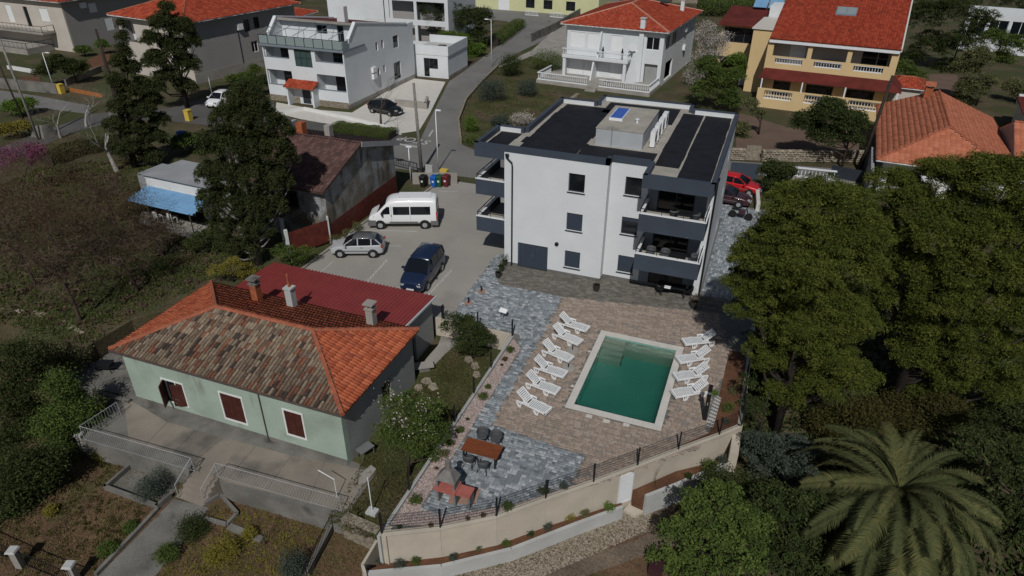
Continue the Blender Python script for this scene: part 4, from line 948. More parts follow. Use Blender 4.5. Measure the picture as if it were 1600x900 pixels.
# annex with red metal roof
AX = thing('metal_roof_annex', 'low annex with ribbed dark red metal roof behind the green house', 'building', (-28.0, 27.3, ZY))
MB().wall((0, 3.5), (1, 0), 11.1, 0, 3.1, [], .25).wall((11.2, .0), Y, 3.75, 0, 3.1, [(.6, 1.5, 0, 2.1)], .25).build('wall', 'side_render', AX)
MB().box(11.0, 11.04, .6, 1.5, 0, 2.1).build('door', 'old_wood', AX)
MB().add([(-.4, .1, 3.3), (11.4, .1, 3.3), (11.4, 3.95, 3.12), (-.4, 3.95, 3.12)], [(0, 1, 2, 3)]).build('roof', 'red_metal', AX)
rb_ = []
for k in range(48):
    x = -.35+k*.247; o = MB().hexa([(x, .1, 3.3), (x+.09, .1, 3.3), (x+.09, 3.97, 3.12), (x, 3.97, 3.12), (x+.02, .1, 3.345), (x+.07, .1, 3.345), (x+.07, 3.97, 3.165), (x+.02, 3.97, 3.165)])
    if k == 0: first = o.build('roof_rib', 'red_metal', AX)
    else: q = link('roof_rib', first.data, AX, (k*.247, 0, 0))
MB().hexa([(11.38, .1, 3.2), (11.43, .1, 3.2), (11.43, 3.97, 3.02), (11.38, 3.97, 3.02), (11.38, .1, 3.34), (11.43, .1, 3.34), (11.43, 3.97, 3.17), (11.38, 3.97, 3.17)]).build('verge_trim', 'white_metal', AX)
# veranda of slabs with steps
vf = SP([(128, 685), (190, 628), (212, 620)], ZY)
VR = thing('veranda', 'wide cracked concrete veranda in front of the green house', 'veranda', (-29.3, 19.9, ZG))
edge = SP([(190, 640), (203, 690), (340, 745), (350, 757), (538, 806), (585, 735), (553, 727)], ZY)
yl = lambda x: None
MB().prism(SP([(126, 688), (205, 708), (295, 733), (302, 722), (345, 738), (343, 752), (538, 809), (589, 737), (555, 722), (215, 622), (188, 616)], ZY), ZG-.1, ZY+.006).build('base', 'concrete_old', VR, True)
cuts = [((192, 618), (202, 692)), ((262, 660), (226, 697)), ((306, 672), (270, 710)), ((349, 684), (303, 722)), ((400, 697), (352, 753)), ((455, 712), (415, 768)), ((508, 721), (480, 786)), ((580, 737), (540, 800))]
for (a, b), (c, d) in zip(cuts, cuts[1:]):
    p = [Vector(q) for q in SP([a, c, d, b], ZY)]; cc = sum(p, Vector((0, 0)))/4
    MB().prism([tuple(q+(cc-q).normalized()*.015) for q in p], ZY-.05, ZY+.025).build('slab', 'veranda', VR, True)
st0, st1 = Vector(SP([(300, 722)], ZY)[0]), Vector(SP([(345, 708)], ZY)[0])
sa, sb = Vector(SP([(303, 722)], ZY)[0]), Vector(SP([(344, 737)], ZY)[0]); fd = Vector(SP([(275, 776)], ZG)[0])-sa; n = 6
for k in range(n):
    p0, p1 = sa+fd*k/n, sb+fd*k/n; z_ = ZY-(ZY-ZG)*(k+.8)/n
    MB().prism([tuple(p0), tuple(p1), tuple(p1+fd/n*1.02), tuple(p0+fd/n*1.02)], ZG-.05, z_).build('step', 'veranda', VR, True)
rl = lambda px, z: [tuple(S(p[0], p[1], z)) for p in px]
RLt = thing('veranda_railing', 'grey steel railing round the left corner of the veranda', 'railing', tuple(S(132, 695, ZY)))
def wrail(parent, pts, h, m='steel', step=.13, r=.016, bars=True):
    o = rail(None, pts, h, m, step, r, bars); o.data.transform(Matrix.Translation(-parent.location)); o.parent = parent; return o
wrail(RLt, rl([(190, 650), (133, 688), (305, 738)], ZY), .95, 'rail_grey', step=.15, r=.012)
wrail(RLt, [tuple(S(305, 736, ZY)), tuple(S(280, 778, ZG))], .9, 'rail_grey', bars=False)
RLu = thing('veranda_railing', 'grey steel railing along the right half of the veranda above the lower garden', 'railing', tuple(S(350, 757, ZY)))
wrail(RLu, rl([(342, 746), (534, 800)], ZY), .95, 'rail_grey', step=.15, r=.012)
wrail(RLu, [tuple(S(342, 746, ZY)), tuple(S(320, 785, ZG))], .9, 'rail_grey', bars=False)
# side terrace west of the house with parapet
st = thing('side_terrace', 'grey concrete side terrace with low parapet left of the green house', 'terrace', tuple(S(75, 588, ZY)))
tp = SP([(80, 590), (205, 505), (235, 520), (245, 600), (212, 622)], ZY); MB().prism(tp, ZG, ZY+.02).build('floor', 'concrete_old', st, True)
a, b = Vector(SP([(76, 590)], ZY)[0]), Vector(SP([(212, 500)], ZY)[0]); d = (b-a).normalized(); MB().wb(tuple(a), tuple(d), 0, (b-a).length, -.3, 0, ZG, ZY+.5).build('parapet', 'concrete_old', st, True)
b = Vector(SP([(205, 628)], ZY)[0]); d = (b-a).normalized(); MB().wb(tuple(a), tuple(d), 0, (b-a).length, -.2, 0, ZG, ZY+.2).build('parapet', 'concrete_old', st, True)
t = thing('wheelbarrow', 'dark empty wheelbarrow left on the grey side terrace', 'wheelbarrow', tuple(S(167, 580, ZY+.02)), R(200))
MB().hexa([(-.3, -.2, .3), (.3, -.2, .3), (.3, .2, .3), (-.3, .2, .3), (-.45, -.32, .6), (.4, -.32, .6), (.4, .32, .6), (-.45, .32, .6)]).build('tray', 'black_metal', t)
MB().lathe([(.18, -.04), (.18, .04)], (.5, 0, .18), 14, 'y').build('wheel', 'rubber', t)
MB().bar((.5, -.1, .2), (-.9, -.28, .55), .035).bar((.5, .1, .2), (-.9, .28, .55), .035).bar((-.35, -.2, .35), (-.4, -.22, 0), .035).bar((-.35, .2, .35), (-.4, .22, 0), .035).build('frame', 'black_metal', t)
# sunken court beside the steps
sc_ = thing('sunken_court', 'sunken concrete court with low kerb beside the veranda steps', 'courtyard', tuple(S(165, 767, ZG)))
for a, b in (((213, 722), (163, 766)), ((163, 766), (247, 797)), ((247, 797), (270, 778))):
    a, b = Vector(SP([a], ZG)[0]), Vector(SP([b], ZG)[0]); d = (b-a).normalized(); MB().wb(tuple(a), tuple(d), 0, (b-a).length, 0, .14, ZG-.05, ZG+.3).build('kerb', 'concrete_old', sc_, True)
MB().prism(SP([(213, 724), (167, 765), (246, 794), (268, 777), (290, 735)], ZG), ZG-.02, ZG+.02).build('floor', 'concrete_old', sc_, True)
tag(kerb('path_edge', SP([(247, 797), (150, 900)], ZG), .16, ZG, ZG+.18, 'concrete_old', 'low concrete edging between the garden path and the brown turf', 'kerb'), kind=None)
kerb('garden_edging', SP([(320, 790), (345, 775), (372, 805), (355, 822), (320, 812)], ZG), .14, ZG, ZG+.2, 'concrete_old', 'angular concrete edging right of the veranda steps', 'kerb')
kerb('garden_strip', SP([(358, 824), (410, 845)], ZG), .35, ZG, ZG+.1, 'concrete_old', 'narrow broken concrete strip in the lower garden', 'kerb')
kerb('stone_edge', SP([(538, 806), (592, 830)], ZY), .45, ZG, ZY+.05, 'stone_wall', 'short old stone wall joining the veranda to the retaining wall', 'wall')
kerb('garden_divider', SP([(527, 812), (480, 900)], ZG), .2, ZG, ZG+.35, 'concrete_old', 'low wall dividing the two lower gardens under the veranda', 'wall')
fn = thing('garden_fence', 'dark iron fence standing on the wall between the lower gardens', 'fence', tuple(S(527, 812, ZG))); wrail(fn, rl([(527, 812), (480, 900)], ZG+.35), .8, 'black_metal', .12, .015)
fn = thing('garden_fence', 'dark railing fence along the left edge of the brown garden', 'fence', tuple(S(140, 695, ZG))); wrail(fn, rl([(140, 697), (55, 770), (-10, 830)], ZG), .9, 'black_metal', .13, .015)
fn = thing('garden_fence', 'dark railing fence at the bottom left garden corner', 'fence', tuple(S(30, 882, ZG))); wrail(fn, rl([(-30, 852), (30, 880), (115, 915)], ZG), .9, 'black_metal', .13, .015)
for k, (x, y, l) in enumerate(((52, 768, 'concrete gate pillar with flat cap halfway along the left garden fence'), (33, 885, 'concrete gate pillar with flat cap in the bottom left corner'), (133, 702, 'concrete gate pillar with flat cap below the veranda corner'), (120, 908, 'concrete gate pillar at the bottom edge beside the garden path'))):
    t = thing('gate_pillar', l, 'pillar', tuple(S(x, y, ZG)), R(20), 'concrete pillars of the garden fence'); MB().box(-.14, .14, -.14, .14, 0, 1.05).build('shaft', 'concrete', t); MB().hexa([(-.22, -.22, 1.05), (.22, -.22, 1.05), (.22, .22, 1.05), (-.22, .22, 1.05), (-.18, -.18, 1.13), (.18, -.18, 1.13), (.18, .18, 1.13), (-.18, .18, 1.13)]).build('cap', 'concrete_pale', t)
# garden odds
def pole(label, base, h, r=.04, m='steel', name='pole', cat='pole', lean=(0, 0), group=None, r2=None):
    t = MB().tube([(0, 0, 0), (lean[0], lean[1], h)], [r, r2 or r*.8], 8).build(name, m, smooth=True); t.location = base
    return tag(t, label, cat, group)
pl_ = thing('washing_line_post', 'thin white steel post on a concrete foot in the grass corner', 'post', tuple(S(582, 801, ZY)))
MB().tube([(0, 0, 0), (0, 0, 2.2)], .025, 6).build('shaft', 'white_metal', pl_); MB().box(-.25, .25, -.2, .2, 0, .14).build('foot', 'concrete_pale', pl_)
pl_ = thing('washing_line_post', 'white angled steel post at the right end of the veranda railing', 'post', tuple(S(527, 778, ZY)))
MB().tube([(0, 0, 0), (0, 0, 1.2), (-.9, .1, 1.35)], .022, 6).build('shaft', 'white_metal', pl_)
tb = thing('stone_slab_table', 'grey stone slab lying on a block beside the green house', 'slab', tuple(S(663, 578, ZY)), R(35)); MB().box(-.55, .55, -.3, .3, .3, .38).build('top', 'concrete', tb); MB().box(-.3, .3, -.2, .2, 0, .3).build('block', 'concrete_old', tb)
tag(MB().prism(SP([(690, 525), (720, 533), (700, 550), (678, 572), (662, 566), (685, 540)], ZY), ZY, ZY+.06).build('stone_path', 'concrete'), 'short pale stone path between the annex and the grass', 'path')
tag(MB().prism(SP([(563, 742), (580, 728), (588, 734), (572, 755), (560, 756)], ZY), ZY, ZY+.07).build('stone_slab', 'concrete'), 'pale concrete slab at the right corner of the veranda', 'slab')
def rocks(label, px, z, sizes, seed):
    r_ = random.Random(seed)
    for k, (p, s_) in enumerate(zip(px, sizes)):
        mb = MB(); T = [(1, 0, 0), (.3, .9, .1), (-.8, .6, 0), (-.9, -.4, .1), (.2, -1, 0)]; 
        ring = [(x*s_*r_.uniform(.8, 1.2), y*s_*r_.uniform(.7, 1.1)) for x, y, _ in T]
        mb.add([(x, y, 0) for x, y in ring]+[(x*.75, y*.75, s_*r_.uniform(.6, .9)) for x, y in ring], [tuple(range(5, 10))]+[(i, (i+1) % 5, 5+(i+1) % 5, 5+i) for i in range(5)])
        o = mb.build('rock', 'stone_wall'); o.location = S(*p, z); tag(o, label[k], 'rock', 'rocks in the green house garden')
rocks(['large pale rock beside the stone slab', 'pale rock between the slab and blossoming tree', 'rock at the top of the blossoming tree', 'rock at the foot of the evergreen bush', 'grey rock beside the round planter', 'rock beside the lawn post'],
      [(668, 597), (677, 606), (655, 607), (733, 563), (742, 573), (745, 587)], ZY, [.34, .3, .26, .3, .32, .26], 4)
ch = thing('garden_bench', 'small old table and clutter in the shade right of the green house', 'table', tuple(S(572, 712, ZY)), R(70)); MB().box(-.4, .4, -.25, .25, .5, .55).build('top', 'steel', ch)
for a, b in ((-.35, -.2), (.35, -.2), (.35, .2), (-.35, .2)): MB().bar((a, b, 0), (a, b, .5), .03).build('leg', 'steel', ch)
# ================================================================ TERRACE OBJECTS
def lounger_proto():
    t = thing('sun_lounger', 'x', 'sun lounger', (0, 0, 0), 0, 'white plastic loungers round the pool')
    L, Wd, zs = 1.9, .64, .34          # x from head (0) to foot (L)
    hb = .72; ang = R(38)
    top = lambda x: zs if x >= hb else zs+(hb-x)*math.tan(ang)
    hx = hb-hb*math.cos(ang)*1.0
    fr = MB()
    for y in (0, Wd-.04): 
        fr.hexa([(.12, y, .24), (L, y, .22), (L, y+.04, .22), (.12, y+.04, .24), (.12, y, zs-.02), (L, y, zs+.01), (L, y+.04, zs+.01), (.12, y+.04, zs-.02)])
    fr.box(L-.05, L+.02, 0, Wd, .2, zs+.015)
    fr.build('frame', 'white_plastic', t)
    bx0 = Vector((hb, 0, zs)); bd = Vector((-math.cos(ang), 0, math.sin(ang)))
    bf = MB()
    for y in (.03, Wd-.07): bf.bar(bx0+Vector((0, y+.02, 0)), bx0+bd*.78+Vector((0, y+.02, 0)), .045, .04)
    e = bx0+bd*.78; bf.bar(e+Vector((0, .03, 0)), e+Vector((0, Wd-.03, 0)), .07, .035); bf.build('backrest', 'white_plastic', t)
    s0 = MB().box(-.034, .034, .05, Wd-.05, -.012, .012).build('slat', 'white_plastic', t); s0.location = (hb+.08, 0, zs+.012)
    for k in range(1, 11): link('slat', s0.data, t, (hb+.08+k*.104, 0, zs+.012))
    for k in range(7): p = bx0+bd*(.08+k*.1); o = link('slat', s0.data, t, (p.x, 0, p.z+.01)); o.rotation_euler = (0, ang, 0)
    for y in (-.03, Wd-.01):
        for x in (.28, 1.35):
            lg = MB(); q = [(x-.16, zs-.06), (x+.16, zs-.06), (x+.1, 0), (x-.06, 0)]
            for (a, c), (b, d) in zip(q, q[1:]+q[:1]): lg.bar((a, y+.02, c+.02), (b, y+.02, d+.02), .06, .065)
            lg.bar((x, y+.02, zs-.08), (x+.02, y+.02, .02), .035, .04)
            lg.build('leg', 'white_plastic', t)
    for y in (-.06, Wd-.04): 
        MB().hexa([(.5, y, zs+.09), (.95, y, zs+.09), (.95, y+.1, zs+.09), (.5, y+.1, zs+.09), (.56, y+.01, zs+.13), (.9, y+.01, zs+.13), (.9, y+.09, zs+.13), (.56, y+.09, zs+.13)]).bar((.53, y+.05, zs), (.55, y+.05, zs+.1), .04).bar((.92, y+.05, zs), (.9, y+.05, zs+.1), .04).build('armrest', 'white_plastic', t)
    return t
lp = lounger_proto(); used = False
LL = [((876.5, 512.8), (902.4, 521), 'white sun lounger farthest back on the left of the pool'), ((866.3, 530), (889.3, 540.2), 'white sun lounger second from the back on the left of the pool'),
      ((851, 556.4), (874, 566.4), 'white sun lounger beside the back parasol base, left of the pool'), ((837.5, 582.5), (866, 592.5), 'white sun lounger beside the front parasol base, left of the pool'),
      ((826, 607.5), (852.5, 617.8), 'white sun lounger second from the front on the left of the pool'), ((811, 635), (837.5, 648), 'white sun lounger nearest the camera on the left of the pool')]
LR_ = [((1110, 541), (1085, 543.7), 'white sun lounger farthest back on the right, its backrest in tree shade'), ((1103, 567), (1076, 571.7), 'white sun lounger second from the back on the right of the pool'),
      ((1100, 594), (1072.5, 598.5), 'white sun lounger third from the back on the right of the pool'), ((1097.5, 620), (1071, 625), 'white sun lounger beside the black shower post, right of the pool')]
for side, lst in ((0, LL), (1, LR_)):
    for (hx, fx, lab) in lst:
        h, f_ = S(*hx), S(*fx); a = math.atan2(f_.y-h.y, f_.x-h.x)
        o = lp if not used else copy_tree(lp); used = True
        o.rotation_euler = (0, 0, a); o['label'] = lab
        d = Vector((math.cos(a), math.sin(a), 0)); nrm = Vector((-math.sin(a), math.cos(a), 0))
        mid = (h+f_)/2-d*.815
        if side: o.location = mid-nrm*.61
        else: o.location = mid
        o.location.z = .018
for px, py, l in ((894.5, 547.5, 'round grey parasol base nearer the house'), (888, 575, 'round grey parasol base nearer the camera')):
    t = thing('parasol_base', l, 'parasol base', tuple(S(px, py, .018)), 0, 'parasol bases left of the pool')
    MB().lathe([(.37, 0), (.38, .03), (.35, .06), (.1, .075)], (0, 0, 0), 24).build('plate', 'concrete', t, smooth=False); MB().lathe([(.035, .07), (.035, .32)], (0, 0, 0), 10).build('tube', 'black_metal', t)
# dining table and chairs
t = thing('dining_table', 'rectangular brown wooden table on the blue grey paving', 'table', (0, 0, 0))
c4 = [S(*p, .75) for p in ((731.7, 682.5), (786.7, 697.5), (775.8, 717.5), (719, 703))]; cc = sum(c4, Vector())/4; ax = ((c4[1]-c4[0])+(c4[2]-c4[3]))/2; ay = ((c4[0]-c4[3])+(c4[1]-c4[2]))/2
tw, td = ax.length/2, ay.length/2; ta = math.atan2(ax.y, ax.x); t.location = (cc.x, cc.y, .018); t.rotation_euler = (0, 0, ta)
n = 5
for k in range(n): MB().box(-tw, tw, -td+2*td*k/n+.006, -td+2*td*(k+1)/n-.006, .70, .74).build('plank', 'wood', t)
MB().box(-tw+.08, tw-.08, -td+.06, td-.06, .64, .70).build('apron', 'black_metal', t)
for a in (-1, 1):
    for b in (-1, 1): MB().box(a*(tw-.12)-.035, a*(tw-.12)+.035, b*(td-.1)-.035, b*(td-.1)+.035, 0, .64).build('leg', 'black_metal', t)
def chair(loc, rz, label, group='grey tub chairs round the wooden table', m='chair_grey'):
    t = thing('garden_chair', label, 'chair', loc, rz, group)       # faces +y
    sh = MB(); n = 10
    for lvl, (r, z) in enumerate(((.20, .42), (.27, .50), (.30, .64), (.29, .80))):
        for k in range(n+1):
            a = R(-200+220*k/n); dz = 0
            zz = z-(.13 if (k in (0, n) and lvl == 3) else (.06 if k in (1, n-1) and lvl == 3 else 0)); sh.v.append((r*math.cos(a), r*math.sin(a)*.95, zz))
    for l in range(3):
        for k in range(n): q = l*(n+1)+k; sh.f.append((q, q+1, q+n+2, q+n+1))
    o = sh.build('shell', m, t, smooth=True); md = o.modifiers.new('s', 'SOLIDIFY'); md.thickness = .03
    MB().lathe([(.2, .4), (.26, .42), (.26, .46), (.22, .48)], (0, .02, 0), 14).build('seat', m, t)
    for a in (-1, 1):
        for b in (-1, 1): MB().bar((a*.16, b*.14, .41), (a*.24, b*.22, 0), .025).build('leg', 'black_metal', t)
    return t
for px, py, rz, l in ((754, 691, 180, 'grey tub chair behind the wooden table, left'), (775, 696, 180, 'grey tub chair behind the wooden table, right'), (733, 728, 0, 'grey tub chair before the wooden table, nearest the barbecue'), (755, 737, 0, 'grey tub chair before the wooden table, right')):
    chair(tuple(S(px, py, .018)), ta+R(rz), l)
# garden barbecue
bq = thing('barbecue', 'masonry garden barbecue with pink counter, grey hood and round flue', 'barbecue', tuple(S(697, 786, .018)), ta)
bw = .0
B_ = lambda mb, n, m: mb.build(n, m, bq)
B_(MB().box(-.42, -.32, -.05, .55, 0, .72), 'leg', 'bbq_grey'); B_(MB().box(.38, .48, -.05, .55, 0, .72), 'leg', 'bbq_grey'); B_(MB().box(-.32, .38, .45, .55, 0, .72), 'back_panel', 'bbq_grey')
B_(MB().box(-.52, .5, -.12, .62, .72, .86), 'counter', 'bbq_pink'); B_(MB().box(.5, 1.15, -.05, .55, .72, .8), 'side_counter', 'bbq_pink')
B_(MB().box(1.02, 1.12, .02, .5, 0, .72), 'leg', 'bbq_grey')
B_(MB().box(-.42, -.34, .0, .58, .86, 1.3).box(.36, .44, .0, .58, .86, 1.3).box(-.34, .36, .5, .58, .86, 1.3), 'firebox', 'bbq_grey')
B_(MB().hexa([(-.46, -.04, 1.3), (.48, -.04, 1.3), (.48, .62, 1.3), (-.46, .62, 1.3), (-.12, .22, 1.75), (.18, .22, 1.75), (.18, .5, 1.75), (-.12, .5, 1.75)]), 'hood', 'bbq_grey')
B_(MB().lathe([(.13, 1.73), (.12, 2.15), (.14, 2.15), (.14, 2.2)], (.03, .36, 0), 14), 'flue', 'bbq_grey')
tag(MB().prism(SP([(706, 764), (722, 755), (752, 765), (742, 788), (700, 786)], .022), 0, .024).build('hearth_mat', 'pink_slab'), 'pinkish slab on the paving beside the barbecue', 'slab')
# potted plants
def pot(px, py, label, r=.2, h=.38, m='pot', leaf='leaf_dark', n=260, sz=.07, fr=.25, z=.018, fh=.35):
    b = tuple(S(px, py, z)); t = thing('potted_plant', label, 'plant', b, 0, 'pots along the house front')
    MB().lathe([(r*.75, 0), (r*.95, h*.7), (r, h), (r*.85, h), (r*.8, h-.05)], (0, 0, 0), 16).build('pot', m, t, smooth=False); MB().lathe([(r*.82, h-.06), (r*.82, h-.05)], (0, 0, 0), 16).build('soil', 'terracotta' if leaf == 'leaf_rust' else 'soil', t)
    crown(t, [(b[0], b[1], b[2]+h+fh*.6, fr, fr, fh)], n, sz, leaf, .08, 12, .3, int(px), .5, 'foliage'); return t
pot(778.5, 433, 'round dark pot with low plant at the corner of the house, front of three', .22, .4); pot(783.5, 422.5, 'round dark pot in the middle of three at the house corner', .2, .36); pot(789, 413, 'round dark pot nearest the wall of three at the house corner', .2, .36)
pot(931.5, 453.5, 'dark pot with pale pink twigs by the wall corner', .24, .45, leaf='leaf_rust', n=150, sz=.05); pot(1083, 480, 'large dark pot with dry plant at the end of the balcony', .26, .45, leaf='leaf_rust', fh=.5)
t = thing('terrace_table', 'black rattan table with a white box under the ground floor balcony', 'table', tuple(S(1050, 461, .018)), R(3)); MB().box(-.8, .8, -.35, .35, .66, .72).build('top', 'black_metal', t)
for a in (-.75, .75):
    for b in (-.3, .3): MB().box(a-.03, a+.03, b-.03, b+.03, 0, .66).build('leg', 'black_metal', t)
o = tag(MB().box(-.2, .2, -.12, .12, 0, .08).build('box', 'white_plastic'), 'white box lying on the black terrace table', 'box'); o.location = S(1043, 449.5, .74)
chair(tuple(S(1030, 459, .018)), R(-90), 'black chair at the left end of the terrace table', 'black chairs at the terrace table', 'black_metal'); chair(tuple(S(1075, 464, .018)), R(90), 'black chair at the right end of the terrace table', 'black chairs at the terrace table', 'black_metal')
# balcony furniture
for zf, xs, nm in ((5.5, (-4.2, -2.9), 'top'), (2.72, (-5.3, -4.4, -2.7), 'middle')):
    for k, x in enumerate(xs):
        chair((x, 39.3, zf), R(180 if nm == 'middle' and k < 2 else 20+k*40), f'grey chair on the {nm} floor balcony, ' + (['left end', 'second from the left', 'right end'][k] if len(xs) == 3 else ['left of the table', 'right end'][k]), 'chairs on the front balconies')
    t = thing('balcony_table', f'dark table on the {nm} floor balcony', 'table', (-3.6, 39.1, zf)); MB().box(-.5, .5, -.35, .35, .68, .72).build('top', 'black_metal', t); 
    for a in (-.45, .45): MB().box(a-.03, a+.03, -.3, .3, 0, .68).build('leg', 'black_metal', t)
# shower post, sign, path lights, stepping grid
t = thing('shower_post', 'tall black shower post at the corner of the pool terrace', 'shower', tuple(S(1101, 655, .018)))
MB().box(-.1, .1, -.1, .1, 0, 2.15).build('column', 'black_metal', t); MB().bar((0, -.05, 2.05), (0, -.45, 2.05), .05).build('arm', 'black_metal', t); MB().lathe([(.1, -.02), (.1, .0)], (0, -.45, 2.03), 12).build('shower_head', 'steel', t); MB().box(-.03, .03, -.14, -.1, 1.0, 1.15).build('tap', 'steel', t)
gp = SP([(1103, 664), (1118, 617), (1127, 622), (1114, 668)], .03); MB
sg = tag(MB().prism(gp, .0, .034).build('shower_floor', 'concrete_pale'), 'pale perforated paving strip behind the shower post', 'paving')
kk = 0
for i in range(3):
    for j in range(9):
        a = Vector(gp[0]).lerp(Vector(gp[1]), (j+.5)/9); b = Vector(gp[3]).lerp(Vector(gp[2]), (j+.5)/9); p = a.lerp(b, (i+.5)/3); 
        MB().box(p.x-.045, p.x+.045, p.y-.06, p.y+.06, .034, .037).build('hole', 'dirt', sg)
t = thing('sign_board', 'small white notice board on a post at the terrace edge', 'sign', tuple(S(786, 498, .018)), R(-10)); MB().bar((0, 0, 0), (0, 0, .55), .04).build('post', 'steel', t); MB().hexa([(-.26, -.1, .5), (.26, -.1, .5), (.26, .16, .66), (-.26, .16, .66), (-.26, -.11, .52), (.26, -.11, .52), (.26, .15, .68), (-.26, .15, .68)]).build('board', 'white_plastic', t)
for px, py, l in ((752, 455, 'small black path light nearer the house wall'), (732, 473, 'small black path light nearer the parking court')):
    t = thing('path_light', l, 'lamp', tuple(S(px, py, .018)), 0, 'path lights in the blue paving'); MB().lathe([(.05, 0), (.04, .3), (.07, .3), (.07, .36)], (0, 0, 0), 10).build('post', 'black_metal', t); MB().lathe([(.28, 0), (.28, .012)], (0, 0, 0), 14).build('pad', 'pink_slab', t)
# plants in the beds
sm = 0
for px, py, r, mt_, l in ((797, 549, .3, 'leaf_mid', 'round green cushion plant at the upper end of the gravel bed'), (790, 563, .2, 'leaf_rust', 'brownish low plant in the upper gravel bed'), (784, 571, .1, 'leaf_dark', 'tiny dark plant in the upper gravel bed'), (762, 606, .2, 'leaf_mid', 'small green cushion plant in the middle of the gravel bed'), (753, 622, .33, 'leaf_mid', 'large green cushion plant in the middle of the gravel bed'), (730, 656, .1, 'leaf_dark', 'tiny dark plant left of the dining chairs'), (719, 673, .24, 'leaf_mid', 'green cushion plant beside the wooden table'), (705, 694, .3, 'leaf_mid', 'green cushion plant left of the wooden table'), (692, 712, .34, 'leaf_olive', 'loose spiky plant left of the table'), (682, 733, .1, 'leaf_rust', 'tiny reddish plant above the barbecue'), (649, 784, .34, 'leaf_mid', 'dark green cushion left of the barbecue'), (791, 795, .34, 'leaf_mid', 'green cushion plant behind the wire fence'), (848, 770, .28, 'leaf_dark', 'dark plant in the gravel behind the wire fence'), (881, 762, .24, 'leaf_grey', 'greyish plant in the gravel behind the wire fence'), (755, 806, .14, 'leaf_rust', 'tiny red plant in the gravel behind the fence, right'), (730, 812, .12, 'leaf_rust', 'tiny red plant in the gravel behind the fence, middle'), (623, 825, .14, 'leaf_dark', 'tiny dark plant in the left corner behind the fence'), (673, 822, .12, 'leaf_rust', 'upright reddish sprig behind the fence'),
      (1117, 616, .2, 'leaf_bright', 'small bright plant beside the paving strip'), (1137, 641, .4, 'leaf_mid', 'leafy plant in the middle of the soil bed'), (1147, 613, .35, 'leaf_olive', 'straggly plant at the back of the soil bed'), (1133, 660, .2, 'leaf_grey', 'small grey plant at the front of the soil bed')):
    zz = .03; shrub('cushion_plant', l, tuple(S(px, py, zz)), r, mt_, int(350+r*1800), .05 if r > .15 else .035, 'low plants in the terrace beds', r*1.0, seed=int(px))
for px, py, r, mt_, l in ((594, 879, .18, 'leaf_grey', 'small plant in the corner planter soil'), (624, 884, .3, 'leaf_grey', 'grey green shrub in the planting strip, left end'), (650, 880, .26, 'leaf_mid', 'green shrub in the planting strip, second from left'), (709, 873, .22, 'leaf_grey', 'grey shrub in the planting strip, third from left'), (748, 858, .18, 'leaf_olive', 'low plant in the planting strip near the middle'), (792, 851, .22, 'leaf_mid', 'green plant in the middle of the planting strip'), (828, 836, .2, 'leaf_dark', 'dark plant in the planting strip'), (856, 826, .26, 'leaf_grey', 'grey plant right of the middle in the strip'), (890, 812, .3, 'leaf_yellow', 'yellowish plant in the planting strip'), (913, 806, .28, 'leaf_olive', 'olive plant in the planting strip'), (951, 795, .32, 'leaf_bright', 'bright green shrub left of the white door')):
    shrub('strip_plant', l, tuple(S(px, py, -1.67)), r, mt_, int(300+r*1500), .05, 'plants in the strip under the wall', r*1.1, seed=int(px))
for px, py, r, mt_, l in ((1108, 735, .42, 'leaf_mid', 'large leafy plant in the planter right of the door'), (1131, 722, .28, 'leaf_grey', 'pale agave at the right end of the planter'), (1075, 747, .2, 'leaf_dark', 'slim dark plant in the right planter')):
    shrub('planter_plant', l, tuple(S(px, py, -1.15)), r, mt_, int(400+r*1500), .07, None, r*1.5, seed=int(px))
bare('sapling', 'thin leafless sapling in the planter right of the white door', tuple(S(1024, 759, -1.15)), 1.6, 'bark', .5, 3, 3, .02, cat='sapling')
# ================================================================ NEIGHBOURING HOUSES
def box_house(name, label, O, rz, L, D, H, m, front=(), east=(), fo=(), eo=(), t=.25, cat='house', west=True, fm='white_metal', gm='glass_dark', depth=.12, z0=0, side_m=None):
    """four walls with real openings; front/east: windows (u0,u1,z0,z1[,style]); fo/eo: plain openings"""
    T = thing(name, label, cat, (*O, 0), R(rz)); w = lambda l: [q[:4] for q in l]
    MB().wall((0, 0), X, L, z0, H, w(front)+list(fo), t).build('front_wall', m, T)
    MB().wall((L, t), Y, D-t, z0, H, [(a-t, b-t, c, d) for a, b, c, d in w(east)+list(eo)], t).build('side_wall', side_m or m, T)
    MB().wb((L-t, D), (-1, 0), 0, L-2*t, 0, t, z0, H).build('rear_wall', m, T); MB().wb((0, D), (0, -1), 0, D-t, 0, t, z0, H).build('side_wall', side_m or m, T)
    for P0_, d_, lst, sh in (((0, 0), X, front, 0), ((L, 0), Y, east, 0)):
        for q in lst:
            st = q[4] if len(q) > 4 else ''
            if st == 'shut': MB().wb(P0_, d_, q[0]+.01, q[1]-.01, .05, .09, q[2]+.01, q[3]-.01).build('shutter', 'white_plastic', T)
            elif st == 'door': MB().wb(P0_, d_, q[0]+.01, q[1]-.01, .06, .12, q[2]+.01, q[3]-.01).build('door', 'dark_metal', T)
            else: window(T, P0_, d_, q[0], q[1], q[2], q[3], st or fm, 'glass_green' if len(q) > 5 else gm, depth, 3 if len(q) > 5 else 2 if q[1]-q[0] > .8 else 1, fw=.07, cross=len(q) > 5)
    return T
